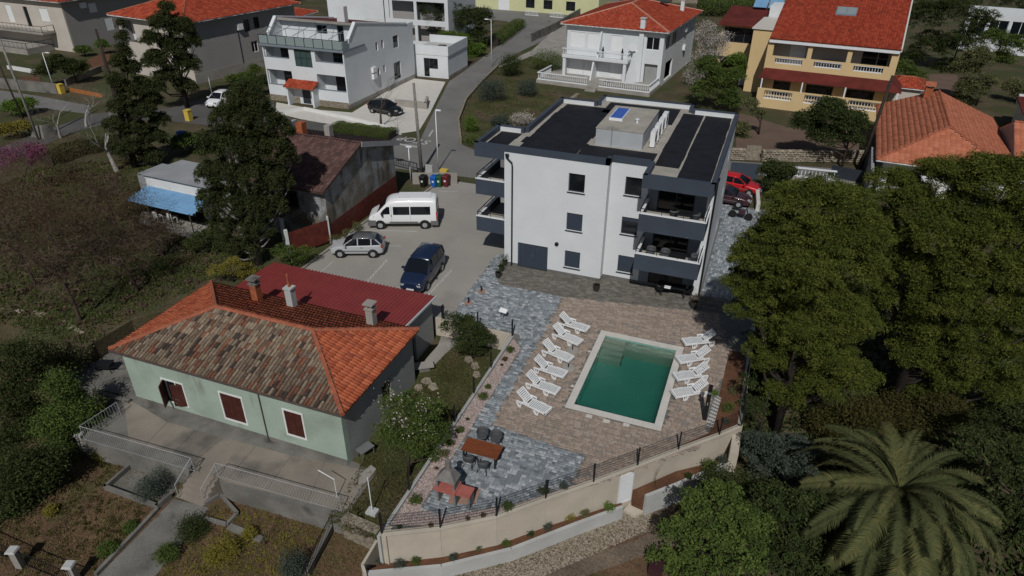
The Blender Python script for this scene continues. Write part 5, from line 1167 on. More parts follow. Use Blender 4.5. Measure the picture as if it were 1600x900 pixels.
# ---- white house with loggias, left of the street
HA = box_house('loggia_house', 'white three storey house with recessed loggias, glass parapet terrace and red flat roof', (-58.1, 69.0), 0, 11.35, 16.8, 6.55, 'white_render',
    fo=[(.15, 3.75, 4.05+1.2, 6.45), (7.4, 11.2, 4.05+1.2, 6.45), (.15, 3.75, 2.0, 3.8), (7.3, 11.2, 2.0, 3.8)], east=[(7.1, 7.65, 5.4, 6.4), (8.5, 9.05, 5.45, 6.45), (11.4, 12.8, 4.9, 6.4, 'dark_metal'), (7.1, 7.6, 2.4, 3.3), (8.5, 9.0, 2.5, 3.4), (11.1, 12.9, .9, 3.1, 'dark_metal')],
    front=[(4.5, 6.9, 4.45, 6.75-.3, 'dark_metal', 'grid'), (4.85, 6.0, .05, 1.95, 'door')], depth=.1)
HAp = lambda mb, n, m: mb.build(n, m, HA)
for x0, x1, z0, z1 in ((.15, 3.75, 5.25, 6.45), (7.4, 11.2, 5.25, 6.45), (.15, 3.75, 2.0, 3.8), (7.3, 11.2, 2.0, 3.8)):
    f0 = z0-1.0; HAp(MB().box(x0-.05, x1+.05, 1.5, 1.6, f0, z1+.05), 'loggia_wall', 'white_render'); HAp(MB().box(x0-.05, x1+.05, .25, 1.5, f0-.1, f0), 'loggia_floor', 'concrete_pale')
    HAp(MB().box(x0-.1, x0, .25, 1.5, f0, z1+.05), 'loggia_side', 'white_render'); HAp(MB().box(x1, x1+.05, .25, 1.5, f0, z1+.05), 'loggia_side', 'white_render')
    HAp(MB().box(x1-2.3, x1-.15, 1.46, 1.5, f0, z1-.15), 'loggia_door', 'glass_dark'); HAp(MB().box(x0, x1, -.03, .28, z0, z0+.04), 'loggia_coping', 'grey_render')
    HAp(MB().box(x1-1.2, x1-.75, .5, .9, f0+.4, f0+.85), 'loggia_chair', 'white_plastic')
HAp(MB().box(-.15, 11.5, -.25, 4.5, 6.55, 6.78), 'terrace_slab', 'grey_render')
gl = 9
for k in range(gl): 
    a, b = -.1+11.5*k/gl, -.1+11.5*(k+1)/gl
    HAp(MB().box(a+.04, b-.04, -.2, -.18, 6.85, 7.75), 'glass_panel', 'glass_pale'); HAp(MB().box(a-.03, a+.03, -.23, -.16, 6.78, 7.85), 'glass_post', 'black_metal')
for s_, x in ((0, 11.42),): HAp(MB().box(x-.02, x, -.15, 1.1, 6.85, 7.75), 'glass_panel', 'glass_pale')
HAp(MB().box(-.1, 11.42, -.23, -.16, 7.78, 7.85), 'glass_rail', 'black_metal')
HAp(MB().wall((.2, 3.9), X, 10.95, 6.78, 9.0, [(5.1, 6.6, 7.6, 8.6), (8.0, 8.9, 6.8, 8.7)], .25), 'attic_wall', 'white_render')
window(HA, (.2, 3.9), X, 5.1, 6.6, 7.6, 8.6, 'grey_render', 'glass_dark', .1, 2); window(HA, (.2, 3.9), X, 8.0, 8.9, 6.8, 8.7, 'grey_render', 'glass_dark', .1, 1, name='glass_door')
for x in (0, 11.35-.25):    # stepped side walls rising to the roof edge
    vs = [(x, 1.1, 6.55), (x, 17.0, 6.55), (x, 17.0, 7.35), (x, 15.0, 7.35), (x, 3.1, 9.3), (x, 1.4, 7.7)]; n_ = len(vs)
    HAp(MB().add(vs+[(x+.25, y, z) for _, y, z in vs], [tuple(range(n_-1, -1, -1)), tuple(range(n_, 2*n_))]+[(i, (i+1) % n_, n_+(i+1) % n_, n_+i) for i in range(n_)]), 'gable_wall', 'white_render')
    HAp(MB().bar((x+.125, 1.35, 7.72), (x+.125, 3.1, 9.36), .42, .16).bar((x+.125, 3.0, 9.36), (x+.125, 15.1, 7.45), .42, .16), 'gable_coping', 'white_render')
HAp(MB().add([(.25, 3.4, 9.1), (11.1, 3.4, 9.1), (11.1, 15.5, 7.3), (.25, 15.5, 7.3)], [(0, 1, 2, 3)]), 'roof', 'red_flat'); HAp(MB().box(.25, 11.1, 3.2, 3.45, 8.95, 9.2), 'roof_beam', 'concrete')
c_ = HAp(MB().box(6.6, 7.7, 6.5, 7.3, 8.0, 10.4), 'chimney', 'white_render')
for x in (.6, 3.1, 5.6, 8.0, 10.6): HAp(MB().bar((x, 3.7, 8.9), (x-1.1, .1, 7.85), .05).bar((x, .9, 6.8), (x, .9, 8.5), .04), 'awning_frame', 'steel')
HAp(MB().bar((.2, .9, 8.5), (11, .9, 8.5), .05), 'awning_frame', 'steel')
aw = HAp(MB().hexa([(3.2, -1.3, 2.15), (7.4, -1.3, 2.15), (7.4, 0, 2.75), (3.2, 0, 2.75), (3.2, -1.3, 2.28), (7.4, -1.3, 2.28), (7.4, 0, 2.9), (3.2, 0, 2.9)]), 'awning', 'tile_cap')
tiles(HA, (3.2, -1.3, 2.28), (1, 0, 0), (0, 1.3, .62), [(0, 0), (4.2, 0), (4.2, 1.4), (0, 1.4)], .3, .35, 'tile_red', seg=4, name='awning_tiles')
for x in (3.4, 7.0): HAp(MB().box(x, x+.22, -1.1, 0, 0, 2.2), 'porch_wall', 'white_render')
HAp(MB().wb((0, -.02), X, 0, 4.4, -.02, .05, 0, .75), 'plinth', 'stone_wall'); HAp(MB().wb((6.2, -.02), X, 0, 5.1, -.02, .05, 0, .75), 'plinth', 'stone_wall'); HAp(MB().wb((11.35, 0), Y, 0, 16.8, -.03, .05, 0, .55), 'plinth', 'concrete')
for z in (3.1, 2.3): HAp(MB().box(11.35, 11.65, 5.6, 6.4, z, z+.6), 'ac_box', 'white_plastic')
# annex wing with roof terrace
HB = box_house('roof_terrace_annex', 'low white annex with a walled roof terrace beside the street', (-48.0, 86.6), 3, 5.8, 7.4, 3.05, 'white_render', front=[(2.2, 3.0, .1, 2.6, 'dark_metal'), (3.0, 4.3, 1.2, 2.6, 'dark_metal')], cat='building', depth=.08)
for mbx in (MB().wb((-.1, -.06), X, 0, 6.0, 0, .2, 3.05, 4.3), MB().wb((5.9, .14), Y, 0, 7.2, 0, .2, 3.05, 4.3), MB().wb((5.7, 7.4), (-1, 0), 0, 5.7, 0, .2, 3.05, 4.3)): mbx.build('terrace_wall', 'white_render', HB)
MB().box(0, 5.7, .1, 7.2, 3.05, 3.3).build('terrace_floor', 'concrete_pale', HB); MB().box(5.8, 5.84, 0, 7.4, 0, .4).build('plinth', 'concrete', HB); MB().box(3.0, 4.0, 3, 4, 3.3, 3.7).build('terrace_clutter', 'old_wood', HB)
# ---- central white house with balustrades
HC_ = box_house('balustrade_house', 'white two storey house with balustraded balcony, terrace and red hipped roof', (-27.6, 94.4), -5, 13.45, 18.2, 7.0, 'white_render', t=.25,
    front=[(.4, 2.5, .6, 2.7, 'shut'), (2.7, 4.2, .6, 2.7, 'shut'), (6.4, 8.0, .6, 2.6, 'shut'), (.5, 2.6, 4.1, 6.1, 'shut'), (3.0, 4.6, 4.1, 6.1, 'shut'), (6.3, 7.9, 4.1, 6.1, 'shut'), (11.1, 12.9, 4.7, 6.3)],
    east=[(1.2, 3.6, 4.5, 6.3), (4.4, 7.2, 4.5, 6.3)], fo=[(11.15, 12.95, .45, 2.9)], eo=[(2.2, 6.0, .4, 2.8)])
H_ = lambda mb, n, m: mb.build(n, m, HC_)
H_(MB().box(-2.2, 13.6, -5.2, 0, 0, .5), 'terrace', 'concrete'); H_(MB().box(11.2, 13.1, .4, .5, .4, 3.0).box(11.0, 11.15, .25, 2.4, .4, 3), 'stair_hall', 'side_render')
for k in range(5): H_(MB().box(11.3, 12.8, .9+k*.26, 1.2+k*.26, .45, .62+k*.17), 'stair_step', 'coping')
balustrade(HC_, (-2.1, -5.1), X, 7.2, .5, h=.95, step=.28); balustrade(HC_, (6.7, -5.1), X, 6.7, .5, h=.95, step=.28); balustrade(HC_, (13.5, -4.95), Y, 4.6, .5, h=.95, step=.28); balustrade(HC_, (-2.1, -.4), (0, -1), 4.5, .5, h=.95, step=.28)
for k in range(3): H_(MB().box(5.2, 6.6, -5.2-.35*(k+1), -5.2-.35*k, 0, .42-.13*k), 'terrace_step', 'concrete')
H_(MB().box(0, 9.3, -1.6, .0, 2.95, 3.25), 'balcony_slab', 'white_render'); balustrade(HC_, (0, -1.6), X, 9.3, 3.25, h=.95, step=.26); balustrade(HC_, (9.3, -1.44), Y, 1.4, 3.25, h=.95, step=.26)
for x in (.1, 8.7): H_(MB().box(x, x+.4, -1.5, -1.1, .5, 2.95), 'column', 'white_render')
H_(MB().add([(4.4, 0, .5), (4.6, 0, .5), (4.6, -2.4, .5), (4.4, -2.4, .5), (4.4, 0, 2.95), (4.6, 0, 2.95), (4.6, -1.3, 2.95), (4.4, -1.3, 2.95)], [(0, 3, 2, 1), (4, 5, 6, 7), (0, 1, 5, 4), (1, 2, 6, 5), (2, 3, 7, 6), (3, 0, 4, 7)]), 'partition', 'white_render')
H_(MB().add([(4.9, 0, 3.25), (5.1, 0, 3.25), (5.1, -1.5, 3.25), (4.9, -1.5, 3.25), (4.9, 0, 6.6), (5.1, 0, 6.6), (5.1, -.5, 6.3), (4.9, -.5, 6.3)], [(0, 3, 2, 1), (4, 5, 6, 7), (0, 1, 5, 4), (1, 2, 6, 5), (2, 3, 7, 6), (3, 0, 4, 7)]), 'partition', 'white_render')
H_(MB().add([(9.3, 0, .5), (10.6, 0, .5), (10.6, -.3, .5), (9.3, -2.2, .5), (9.7, 0, 4.4), (10.6, 0, 4.4), (10.6, -.3, 4.4), (9.7, -.6, 4.4)], [(0, 3, 2, 1), (4, 5, 6, 7), (0, 1, 5, 4), (1, 2, 6, 5), (2, 3, 7, 6), (3, 0, 4, 7)]), 'buttress', 'white_render')
H_(MB().box(10.2, 10.8, -.35, .25, .5, 8.5), 'chimney', 'white_render'); H_(MB().box(10.1, 10.9, -.45, .35, 8.5, 8.62), 'chimney_cap', 'concrete_pale')
dsh = MB(); dsh.lathe([(.02, 0), (.3, -.03), (.52, -.12)], (9.6, -.8, 5.0), 16, 'y'); H_(dsh, 'satellite_dish', 'white_plastic')
for y, z in ((10.8, 5.4), (11.4, 2.8)): H_(MB().box(13.45, 13.8, y, y+.9, z, z+.65), 'ac_box', 'white_plastic')
a_, b_ = hip_roof(HC_, -.8, 14.15, -.7, 18.8, 7.15, 2.1, 'tile_red', .3, .4, 'y', 'tile_cap_pale', 'white_old', 4)
chimney(HC_, 12.2, 13.8, 8.1, .5, 1.0, 'white_render', 'concrete_pale', .8)
MB().box(9.2, 10.4, 12.4, 13.2, 8.75, 8.95).build('roof_hatch', 'dark_metal', HC_)
t = thing('folding_table', 'small white folding table on the terrace of the balustrade house', 'table', (-20.6, 91.2, .5), R(-5)); MB().box(-.6, .6, -.35, .35, .7, .74).build('top', 'white_plastic', t); MB().bar((-.4, 0, 0), (.4, 0, .7), .05).bar((.4, 0, 0), (-.4, 0, .7), .05).build('leg', 'white_plastic', t)
for k, (x, l) in enumerate(((5.6, 'left'), (8.3, 'right'))):
    p = Vector((-27.6, 94.4, 0))+Matrix.Rotation(R(-5), 3, 'Z') @ Vector((x, -1.0, 3.25)); tt = thing('folded_parasol', f'small dark folded parasol on the white balcony, {l}', 'parasol', tuple(p)); MB().lathe([(.03, 0), (.04, .6), (.22, .7), (.05, 1.5)], (0, 0, 0), 10).build('canopy', 'black_metal', tt)
# ---- yellow house
HY = box_house('yellow_house', 'yellow two storey house with white balusters and a big orange tiled roof', (-1.2, 91.0), -6, 13.7, 18, 3.9, 'yellow_render', front=[(1.2, 3.2, .3, 3.2, 'dark_metal'), (5, 8, .3, 3.2, 'dark_metal'), (9.5, 12.5, .3, 3.2, 'dark_metal')], fo=[])
Y_ = lambda mb, n, m: mb.build(n, m, HY)
Y_(MB().box(0, 13.7, 1.8, 18, 3.9, 7.5), 'upper_wall', 'beige_render'); Y_(MB().box(0, 13.7, -.3, 1.8, 4.35, 4.6), 'balcony_floor', 'concrete')
for a, b in ((0, .9), (4.0, 5.3), (8.3, 9.6), (12.7, 13.7)): Y_(MB().box(a, b, -.45, -.2, 4.3, 5.75), 'parapet', 'yellow_render')
Y_(MB().box(.9, 4.0, -.44, -.21, 4.3, 4.95).box(5.3, 8.3, -.44, -.21, 4.3, 4.95).box(9.6, 12.7, -.44, -.21, 4.3, 4.95).box(.9, 4.0, -.44, -.21, 5.6, 5.75).box(5.3, 8.3, -.44, -.21, 5.6, 5.75).box(9.6, 12.7, -.44, -.21, 5.6, 5.75), 'parapet_band', 'yellow_render')
for x in (.95, 5.35, 9.65): balustrade(HY, (x, -.42), X, 3.0, 4.95, 'white_metal', .68, .3, .16)
for x in (0, 4.35, 8.65, 13.2): Y_(MB().box(x, x+.5, -.45, .0, 5.75, 7.35), 'pier', 'yellow_render')
Y_(MB().box(-.2, .0, -.45, 18, 3.9, 7.5).box(13.7, 13.95, -.45, 18, 0, 7.5), 'side_wall', 'yellow_render')
for x0, x1 in ((2.2, 3.9), (10.2, 11.8), (11.9, 12.9)): Y_(MB().box(x0, x1, 1.76, 1.8, 4.65, 6.8), 'balcony_door', 'glass_dark' if x0 != 2.2 else 'white_plastic')
Y_(MB().box(5.9, 8.0, .3, 1.1, 4.6, 5.6), 'balcony_bench', 'old_wood')
Y_(MB().box(-.1, 13.9, -.75, -.5, 7.3, 7.62), 'eave_beam', 'white_metal')
mbr = MB(); mbr.add([(-.1, -.8, 7.68), (14.0, -.8, 7.68), (14.0, 12.5, 12.53), (-.1, 12.5, 12.53)], [(0, 1, 2, 3)]); Y_(mbr, 'roof', 'tile_cap')
Y_(MB().add([(13.9, -.8, 7.5), (14.05, -.8, 7.5), (14.05, 12.5, 12.4), (13.9, 12.5, 12.4), (13.9, -.8, 7.9), (14.05, -.8, 7.9), (14.05, 12.5, 12.8), (13.9, 12.5, 12.8)], [(0, 3, 2, 1), (4, 5, 6, 7), (0, 1, 5, 4), (1, 2, 6, 5), (2, 3, 7, 6), (3, 0, 4, 7)]), 'verge_trim', 'coping')
sl_ = math.hypot(13.3, 4.85); tiles(HY, (-.1, -.8, 7.76), (1, 0, 0), (0, 13.3, 4.85), [(0, 0), (14.0, 0), (14.0, sl_), (0, sl_)], .3, .4, 'tile_deep', seg=4, name='roof_tiles')
Y_(MB().add([(-.2, 12.5, 12.6), (14.0, 12.5, 12.6), (14.0, 18, 10.6), (-.2, 18, 10.6)], [(0, 1, 2, 3)]), 'rear_roof', 'tile_cap'); 
for y0_, y1_, z0_ in ((12.4, 12.6, 7.5),): Y_(MB().add([(13.7, -.4, 7.5), (13.7, 12.5, 12.3), (13.7, 18, 10.4), (13.7, 18, 7.5), (0, -.4, 7.5), (0, 12.5, 12.3), (0, 18, 10.4), (0, 18, 7.5)], [(0, 3, 2, 1), (4, 5, 6, 7)]), 'gable_wall', 'yellow_render')
q = [(6.1, 5.2), (8.4, 5.2), (8.4, 6.9), (6.1, 6.9)]; zf_ = lambda y: 7.75+(y+.8)*4.85/13.3
s1 = Y_(MB().hexa([(x, y, zf_(y)+.05) for x, y in q]+[(x, y, zf_(y)+.22) for x, y in q]), 'skylight_frame', 'grey_render')
for x0 in (6.25, 7.33):
    qq = [(x0, 5.35), (x0+.92, 5.35), (x0+.92, 6.75), (x0, 6.75)]; o = MB().hexa([(x, y, zf_(y)+.22) for x, y in qq]+[(x, y, zf_(y)+.25) for x, y in qq]).build('pane', 'glass_pale', None); o.parent = s1
Y_(MB().hexa([(-.4, -2.1, 3.35), (15.1, -2.1, 3.35), (13.9, -.42, 4.25), (-.1, -.42, 4.25), (-.4, -2.1, 3.42), (15.1, -2.1, 3.42), (13.9, -.42, 4.32), (-.1, -.42, 4.32)]).hexa([(15.1, -2.1, 3.35), (15.12, 3, 3.35), (13.95, 3, 4.25), (13.95, -.42, 4.25), (15.1, -2.1, 3.42), (15.12, 3, 3.42), (13.95, 3, 4.32), (13.95, -.42, 4.32)]), 'lean_to_roof', 'red_flat')
Y_(MB().box(-.2, 14.9, -2.3, -1.95, 0, 1.1).box(-.2, .6, -2.3, -1.95, 1.1, 2.1).box(3.8, 5.2, -2.3, -1.95, 1.1, 2.1).box(8.6, 10, -2.3, -1.95, 1.1, 2.1).box(13.8, 14.9, -2.3, -1.95, 1.1, 2.1).box(-.2, 14.9, -2.3, -1.95, 2.1, 2.25).box(-.2, 14.9, -1.95, 0, 1.0, 1.1), 'terrace_wall', 'yellow_render')
for x in (.6, 5.2, 10): balustrade(HY, (x, -2.2), X, 3.2 if x < 1 else 3.4 if x < 6 else 3.8, 1.1, 'white_metal', 1.0, .3, .16)
for x in (0, 4.6, 9.3, 14.7): Y_(MB().box(x, x+.15, -2.15, -2.0, 2.25, 3.4), 'terrace_post', 'white_metal')
Y_(MB().box(14.1, 17.2, 2.0, 6.5, 0, 3.2), 'side_building', 'beige_render'); hip_roof(HY, 13.95, 17.6, 1.6, 7, 3.25, .7, 'tile_red', .3, .4, 'x', 'tile_cap', 'white_metal', 4, inset=1.1)
# left wing of the yellow house
HW = box_house('yellow_annex', 'narrow yellow wing with maroon roof and enclosed balcony left of the yellow house', (-7.9, 101.5), -6, 5.0, 8, 3.2, 'yellow_render', fo=[(.4, 4.0, 0, 2.9)], cat='building')
MB().box(-.1, 4.6, -.5, 0, 3.2, 5.0).build('balcony_parapet', 'yellow_render', HW); MB().wall((0, 0), X, 5, 3.2, 7.2, [(.4, 4.4, 4.9, 6.9)], .2).build('upper_wall', 'yellow_render', HW); window(HW, (0, 0), X, .4, 4.4, 4.9, 6.9, 'old_wood', 'glass_dark', .1, 3)
MB().box(4.8, 5.0, .2, 8, 3.2, 7.2).box(0, .2, .2, 8, 3.2, 7.2).build('upper_wall', 'yellow_render', HW)
MB().hexa([(-.5, -.9, 7.2), (5.0, -.9, 7.2), (5.0, 8, 8.4), (-.5, 8, 8.4), (-.5, -.9, 7.32), (5.0, -.9, 7.32), (5.0, 8, 8.52), (-.5, 8, 8.52)]).build('roof', 'red_flat', HW)
MB().box(4.9, 7.5, -5.2, 4.0, 0, 7.8).build('stair_tower', 'yellow_render', HW); MB().box(4.7, 7.7, -5.4, 4.0, 7.8, 7.95).build('tower_coping', 'coping', HW)
for x in (2.6, 4.6): MB().hexa([(x, 6.6, 8.7), (x+1.8, 6.6, 8.7), (x+1.8, 8.2, 9.6), (x, 8.2, 9.6), (x, 6.6, 8.78), (x+1.8, 6.6, 8.78), (x+1.8, 8.2, 9.68), (x, 8.2, 9.68)]).build('solar_panel', 'blue_sheet', HW)
MB().box(5.2, 8.0, 4.1, 8, 7.2, 9.4).build('roof_shed', 'white_render', HW); MB().box(3.4, 4.6, -2.2, -1.4, 0, 1.7).build('tank', 'white_plastic', HW)
# ---- orange roofed house on the right
HO = box_house('orange_roof_house', 'low house with pale orange tiled roofs and brick chimneys behind the pines', (10.3, 64.8), -4, 9.6, 17.5, 2.9, 'white_old', fo=[(.6, 2.4, 0, 2.2)])
hip_roof(HO, -.7, 10.1, -.9, 18.2, 3.0, 2.1, 'tile_pale', .42, .45, 'y', 'tile_cap', 'white_old', 4, hipr=False, inset=5.4)
MB().box(9.6, 20.5, 6.0, 13, 0, 3.0).build('side_building', 'white_old', HO); hip_roof(HO, 10.2, 21, 4.6, 14.0, 3.1, 1.9, 'tile_pale', .42, .45, 'x', 'tile_cap', 'white_old', 4, hipl=False, hipr=False)
for x, y, z in ((3.6, 16.8, 4.3), (14.5, 13.6, 3.4)):
    c_ = MB().box(x-.35, x+.35, y-.35, y+.35, z-.8, z+1.3).build('chimney', 'brick_red', HO)
    o = MB().add([(x-.5, y-.5, z+1.55), (x+.5, y-.5, z+1.55), (x+.5, y+.5, z+1.55), (x-.5, y+.5, z+1.55), (x-.5, y, z+1.95), (x+.5, y, z+1.95)], [(0, 1, 5, 4), (2, 3, 4, 5), (1, 2, 5), (3, 0, 4), (0, 3, 2, 1)]).build('chimney_hood', 'tile_cap', None); o.parent = c_
    for a in (-.3, .3):
        for b in (-.3, .3): o = MB().box(x+a-.05, x+a+.05, y+b-.05, y+b+.05, z+1.3, z+1.55).build('chimney_pier', 'brick_red', None); o.parent = c_
MB().box(-1.0, -.75, -5, 4, 0, 2.6).build('side_wall', 'grey_sheet', HO)
# ---- old house with weathered gable beside the parking court
HG = thing('weathered_house', 'old grey house with peeling plaster gable, brown tiled roof and red gate', 'house', (-28.9, 38.2, 0), R(90))
# local x runs along +Y of the world, local y towards -X
def gprism(mb, prof, y0, y1):
    n = len(prof); mb.add([(a, y0, z) for a, z in prof]+[(a, y1, z) for a, z in prof], [tuple(range(n)), tuple(range(2*n-1, n-1, -1))]+[(i, n+i, n+(i+1) % n, (i+1) % n) for i in range(n)]); return mb
gprism(MB(), [(0, 1.45), (10.2, 1.7), (10.2, 4.55), (5.0, 6.0), (.1, 4.4)], 0, .35).build('gable_wall', 'old_plaster', HG)
gprism(MB(), [(0, 0), (10.2, 0), (10.2, 1.7), (0, 1.45)], -.02, .33).build('gable_base', 'gate_red', HG)
MB().box(0, .35, .35, 9.5, 0, 4.3).build('front_wall', 'old_plaster', HG); MB().box(9.9, 10.2, .35, 9.5, 0, 4.4).build('rear_wall', 'old_plaster', HG); MB().box(.35, 9.9, 9.2, 9.5, 0, 5.6).build('side_wall', 'old_plaster', HG)
for (a, za), (b, zb) in (((-.5, 4.25), (5.0, 6.15)), ((10.6, 4.5), (5.0, 6.15))):
    MB().add([(a, -.3, za), (b, -.3, zb), (b, 9.8, zb), (a, 9.8, za), (a, -.3, za-.14), (b, -.3, zb-.14), (b, 9.8, zb-.14), (a, 9.8, za-.14)], [(0, 1, 2, 3), (7, 6, 5, 4), (0, 4, 5, 1), (3, 2, 6, 7), (0, 3, 7, 4)]).build('roof', 'brown_tile', HG)
    ln = math.hypot(b-a, zb-za); tiles(HG, (a, -.3, za+.01), (0, 1, 0), (b-a, 0, zb-za), [(0, 0), (10.1, 0), (10.1, ln), (0, ln)], .3, .4, 'tile_brown', seg=4, name='roof_tiles')
MB().bar((5.0, -.34, 6.1), (10.7, -.34, 4.45), .06, .4).build('verge_board', 'grey_sheet', HG)
MB().box(5.3, 5.9, 5.2, 5.8, 5.6, 7.0).build('chimney', 'brick_red', HG); MB().box(6.6, 7.1, 3.6, 4.1, 5.2, 6.6).build('chimney', 'concrete', HG)
window(HG, (0, 9.5), (0, -1), 5.5, 7.2, 2.4, 3.8, 'old_wood', 'glass_dark', -.1, 2)
MB().box(-1.9, .0, 2.5, 7.0, 2.4, 2.55).build('porch_roof', 'brown_tile', HG)
for y in (2.7, 6.6): MB().box(-1.8, -1.6, y, y+.2, 0, 2.4).build('porch_post', 'white_old', HG)
gt = thing('red_gate', 'rusty red sheet gate at the foot of the weathered gable', 'gate', (-28.9, 38.1, 0), R(-115)); MB().box(0, 3.2, -.03, .03, .15, 1.9).build('leaf', 'gate_red', gt); MB().box(3.2, 3.4, -.1, .1, 0, 2.2).build('post', 'white_old', gt); MB().box(-.1, .0, -.06, .06, 0, 2.2).build('post', 'white_old', gt)
# ---- shed with blue canopy
SH = thing('shed', 'low white shed with grey sheet roof and blue corrugated canopy', 'shed', (-46.35, 38.4, 0), R(-3))
def corr(parent, P0, u, v, L, D, m, pitch=.18, h=.035, name='sheet'):
    P0, u, v = Vector(P0), Vector(u).normalized(), Vector(v).normalized(); n_ = u.cross(v); k = int(L/pitch*2); mb = MB()
    for i in range(k+1): p = P0+u*L*i/k+n_*(h if i % 2 else 0); mb.v += [tuple(p), tuple(p+v*D)]
    for i in range(k): a = 2*i; mb.f.append((a, a+2, a+3, a+1))
    return mb.build(name, m, parent)
SHq = lambda mb, n, m: mb.build(n, m, SH)
SHq(MB().box(0, 7.0, 0, .2, 0, 2.8).box(0, .2, .2, 3.6, 0, 2.7).box(6.8, 7.0, .2, 3.6, 0, 2.7).box(.2, 6.8, 3.4, 3.6, 0, 2.7), 'wall', 'white_old')
SHq(MB().box(2.4, 3.3, -.02, 0, 0, 1.7), 'door', 'glass_dark'); SHq(MB().box(4.8, 5.7, -.02, 0, 0, 1.7), 'door', 'glass_dark')
corr(SH, (-.1, -.25, 2.9), (1, 0, 0), (0, 1, -.03), 7.3, 4.2, 'grey_sheet', .2, .03, 'roof_sheet')
corr(SH, (.2, -2.5, 1.62), (0, 1, .16), (1, 0, 0), 2.5, 7.0, 'blue_sheet', .28, .10, 'canopy_sheet'); corr(SH, (-1.9, .8, 2.35), (1, 0, 0), (0, 1, 0), 1.9, 2.6, 'grey_sheet', .2, .03, 'roof_sheet')
SHq(MB().box(-1.8, -.02, .72, .76, .3, 2.3), 'side_screen', 'grey_sheet')
for x in (0.3, 2.5, 4.7, 6.9): SHq(MB().box(x, x+.07, -2.4, -2.33, 0, 1.62), 'canopy_post', 'old_wood')
tag(MB().prism(SP([(222, 330), (330, 352), (300, 374), (216, 348)]), 0, .06).build('patio', 'concrete'), 'small concrete patio before the blue canopy', 'patio')
for k, (x, y, l) in enumerate(((249, 345, 'left'), (271, 347, 'right'))):
    t = thing('plastic_chair', f'white plastic chair under the blue canopy, {l}', 'chair', tuple(S(x, y, .06)), R(170)); MB().box(-.25, .25, -.25, .25, .4, .44).build('seat', 'white_plastic', t); MB().box(-.25, .25, .2, .25, .44, .85).build('backrest', 'white_plastic', t)
    for a in (-.22, .22):
        for b in (-.22, .22): MB().box(a-.02, a+.02, b-.02, b+.02, 0, .4).build('leg', 'white_plastic', t)
# ---- houses at the top left
H1_ = box_house('grey_side_house', 'cream and grey house with balcony at the top left corner', (-121.5, 81.0), -3, 17.5, 16, 7.4, 'beige_render', front=[(4.0, 5.4, 3.6, 6.2, 'shut'), (8.3, 9.3, 3.2, 6.2, 'dark_metal'), (12, 14, 4.3, 6.2, 'shut')], east=[(4.5, 5.9, 5.2, 6.6, 'shut'), (6.5, 8.0, 2.2, 4.2, 'shut')], fo=[], side_m='grey_house')
hip_roof(H1_, -.8, 18.3, -.8, 16.8, 7.5, 2.6, 'tile_red', .34, .45, 'x', 'tile_cap', 'white_old', 4)
MB().box(0, 14.5, -2.2, 0, 2.7, 2.95).build('balcony_slab', 'concrete', H1_); rail(H1_, [(0, -2.1, 2.95), (14.4, -2.1, 2.95), (14.4, -.1, 2.95)], .95, 'black_metal', .9, .03)
MB().box(0, 13, -4.5, 0, 0, .8).build('terrace', 'concrete', H1_); rail(H1_, [(0, -4.4, .8), (13, -4.4, .8), (13, 0, .8)], .9, 'black_metal', 1.0, .03); MB().box(17.5, 17.85, 3.0, 4.0, 6.1, 6.9).build('ac_box', 'white_plastic', H1_)
MB().box(1.0, 1.3, -2.0, -1.7, .8, 2.7).build('post', 'white_old', H1_)
eL, eR, eB = S(187, 18, 7.9), S(303, 33, 7.9), S(422, 4, 7.9); wL = (eR-eL).length
H2_ = box_house('long_grey_house', 'long grey house with corner loggia, air conditioner and red tiled roof', (eR.x-.7-wL+1.4, eR.y+.8), math.degrees(math.atan2(eR.y-eL.y, eR.x-eL.x)), wL-1.4, 19.5, 7.7, 'beige_render', fo=[(.3, 3.2, 4.3, 7.2)], east=[(9.6, 10.6, 5.2, 6.8, 'dark_metal'), (11.4, 12.4, 5.4, 6.9, 'dark_metal'), (10.3, 11.5, 2.3, 3.8), (12.3, 13.5, 2.3, 3.8)], side_m='grey_house')
hip_roof(H2_, -.8, wL-.6, -.8, 20.3, 7.8, 2.4, 'tile_red', .34, .45, 'y', 'tile_cap', 'white_old', 4)
MB().box(wL-1.4, wL-1.0, 8.2, 9.1, 5.7, 6.5).build('ac_box', 'white_plastic', H2_); MB().wb((wL-1.4, 0), Y, 0, 19.5, -.03, 0, 0, 1.3).build('plinth', 'concrete', H2_); MB().tube([(wL-1.36, 8.3, 6), (wL-1.36, 8.3, 1.2)], .04, 6).build('downpipe', 'black_metal', H2_)
MB().box(.3, 3.2, 1.6, 1.7, 4.2, 7.3).build('loggia_wall', 'white_render', H2_); chimney(H2_, 3.5, 4.5, 9.2, .7, 1.5, 'white_old', 'concrete_pale')
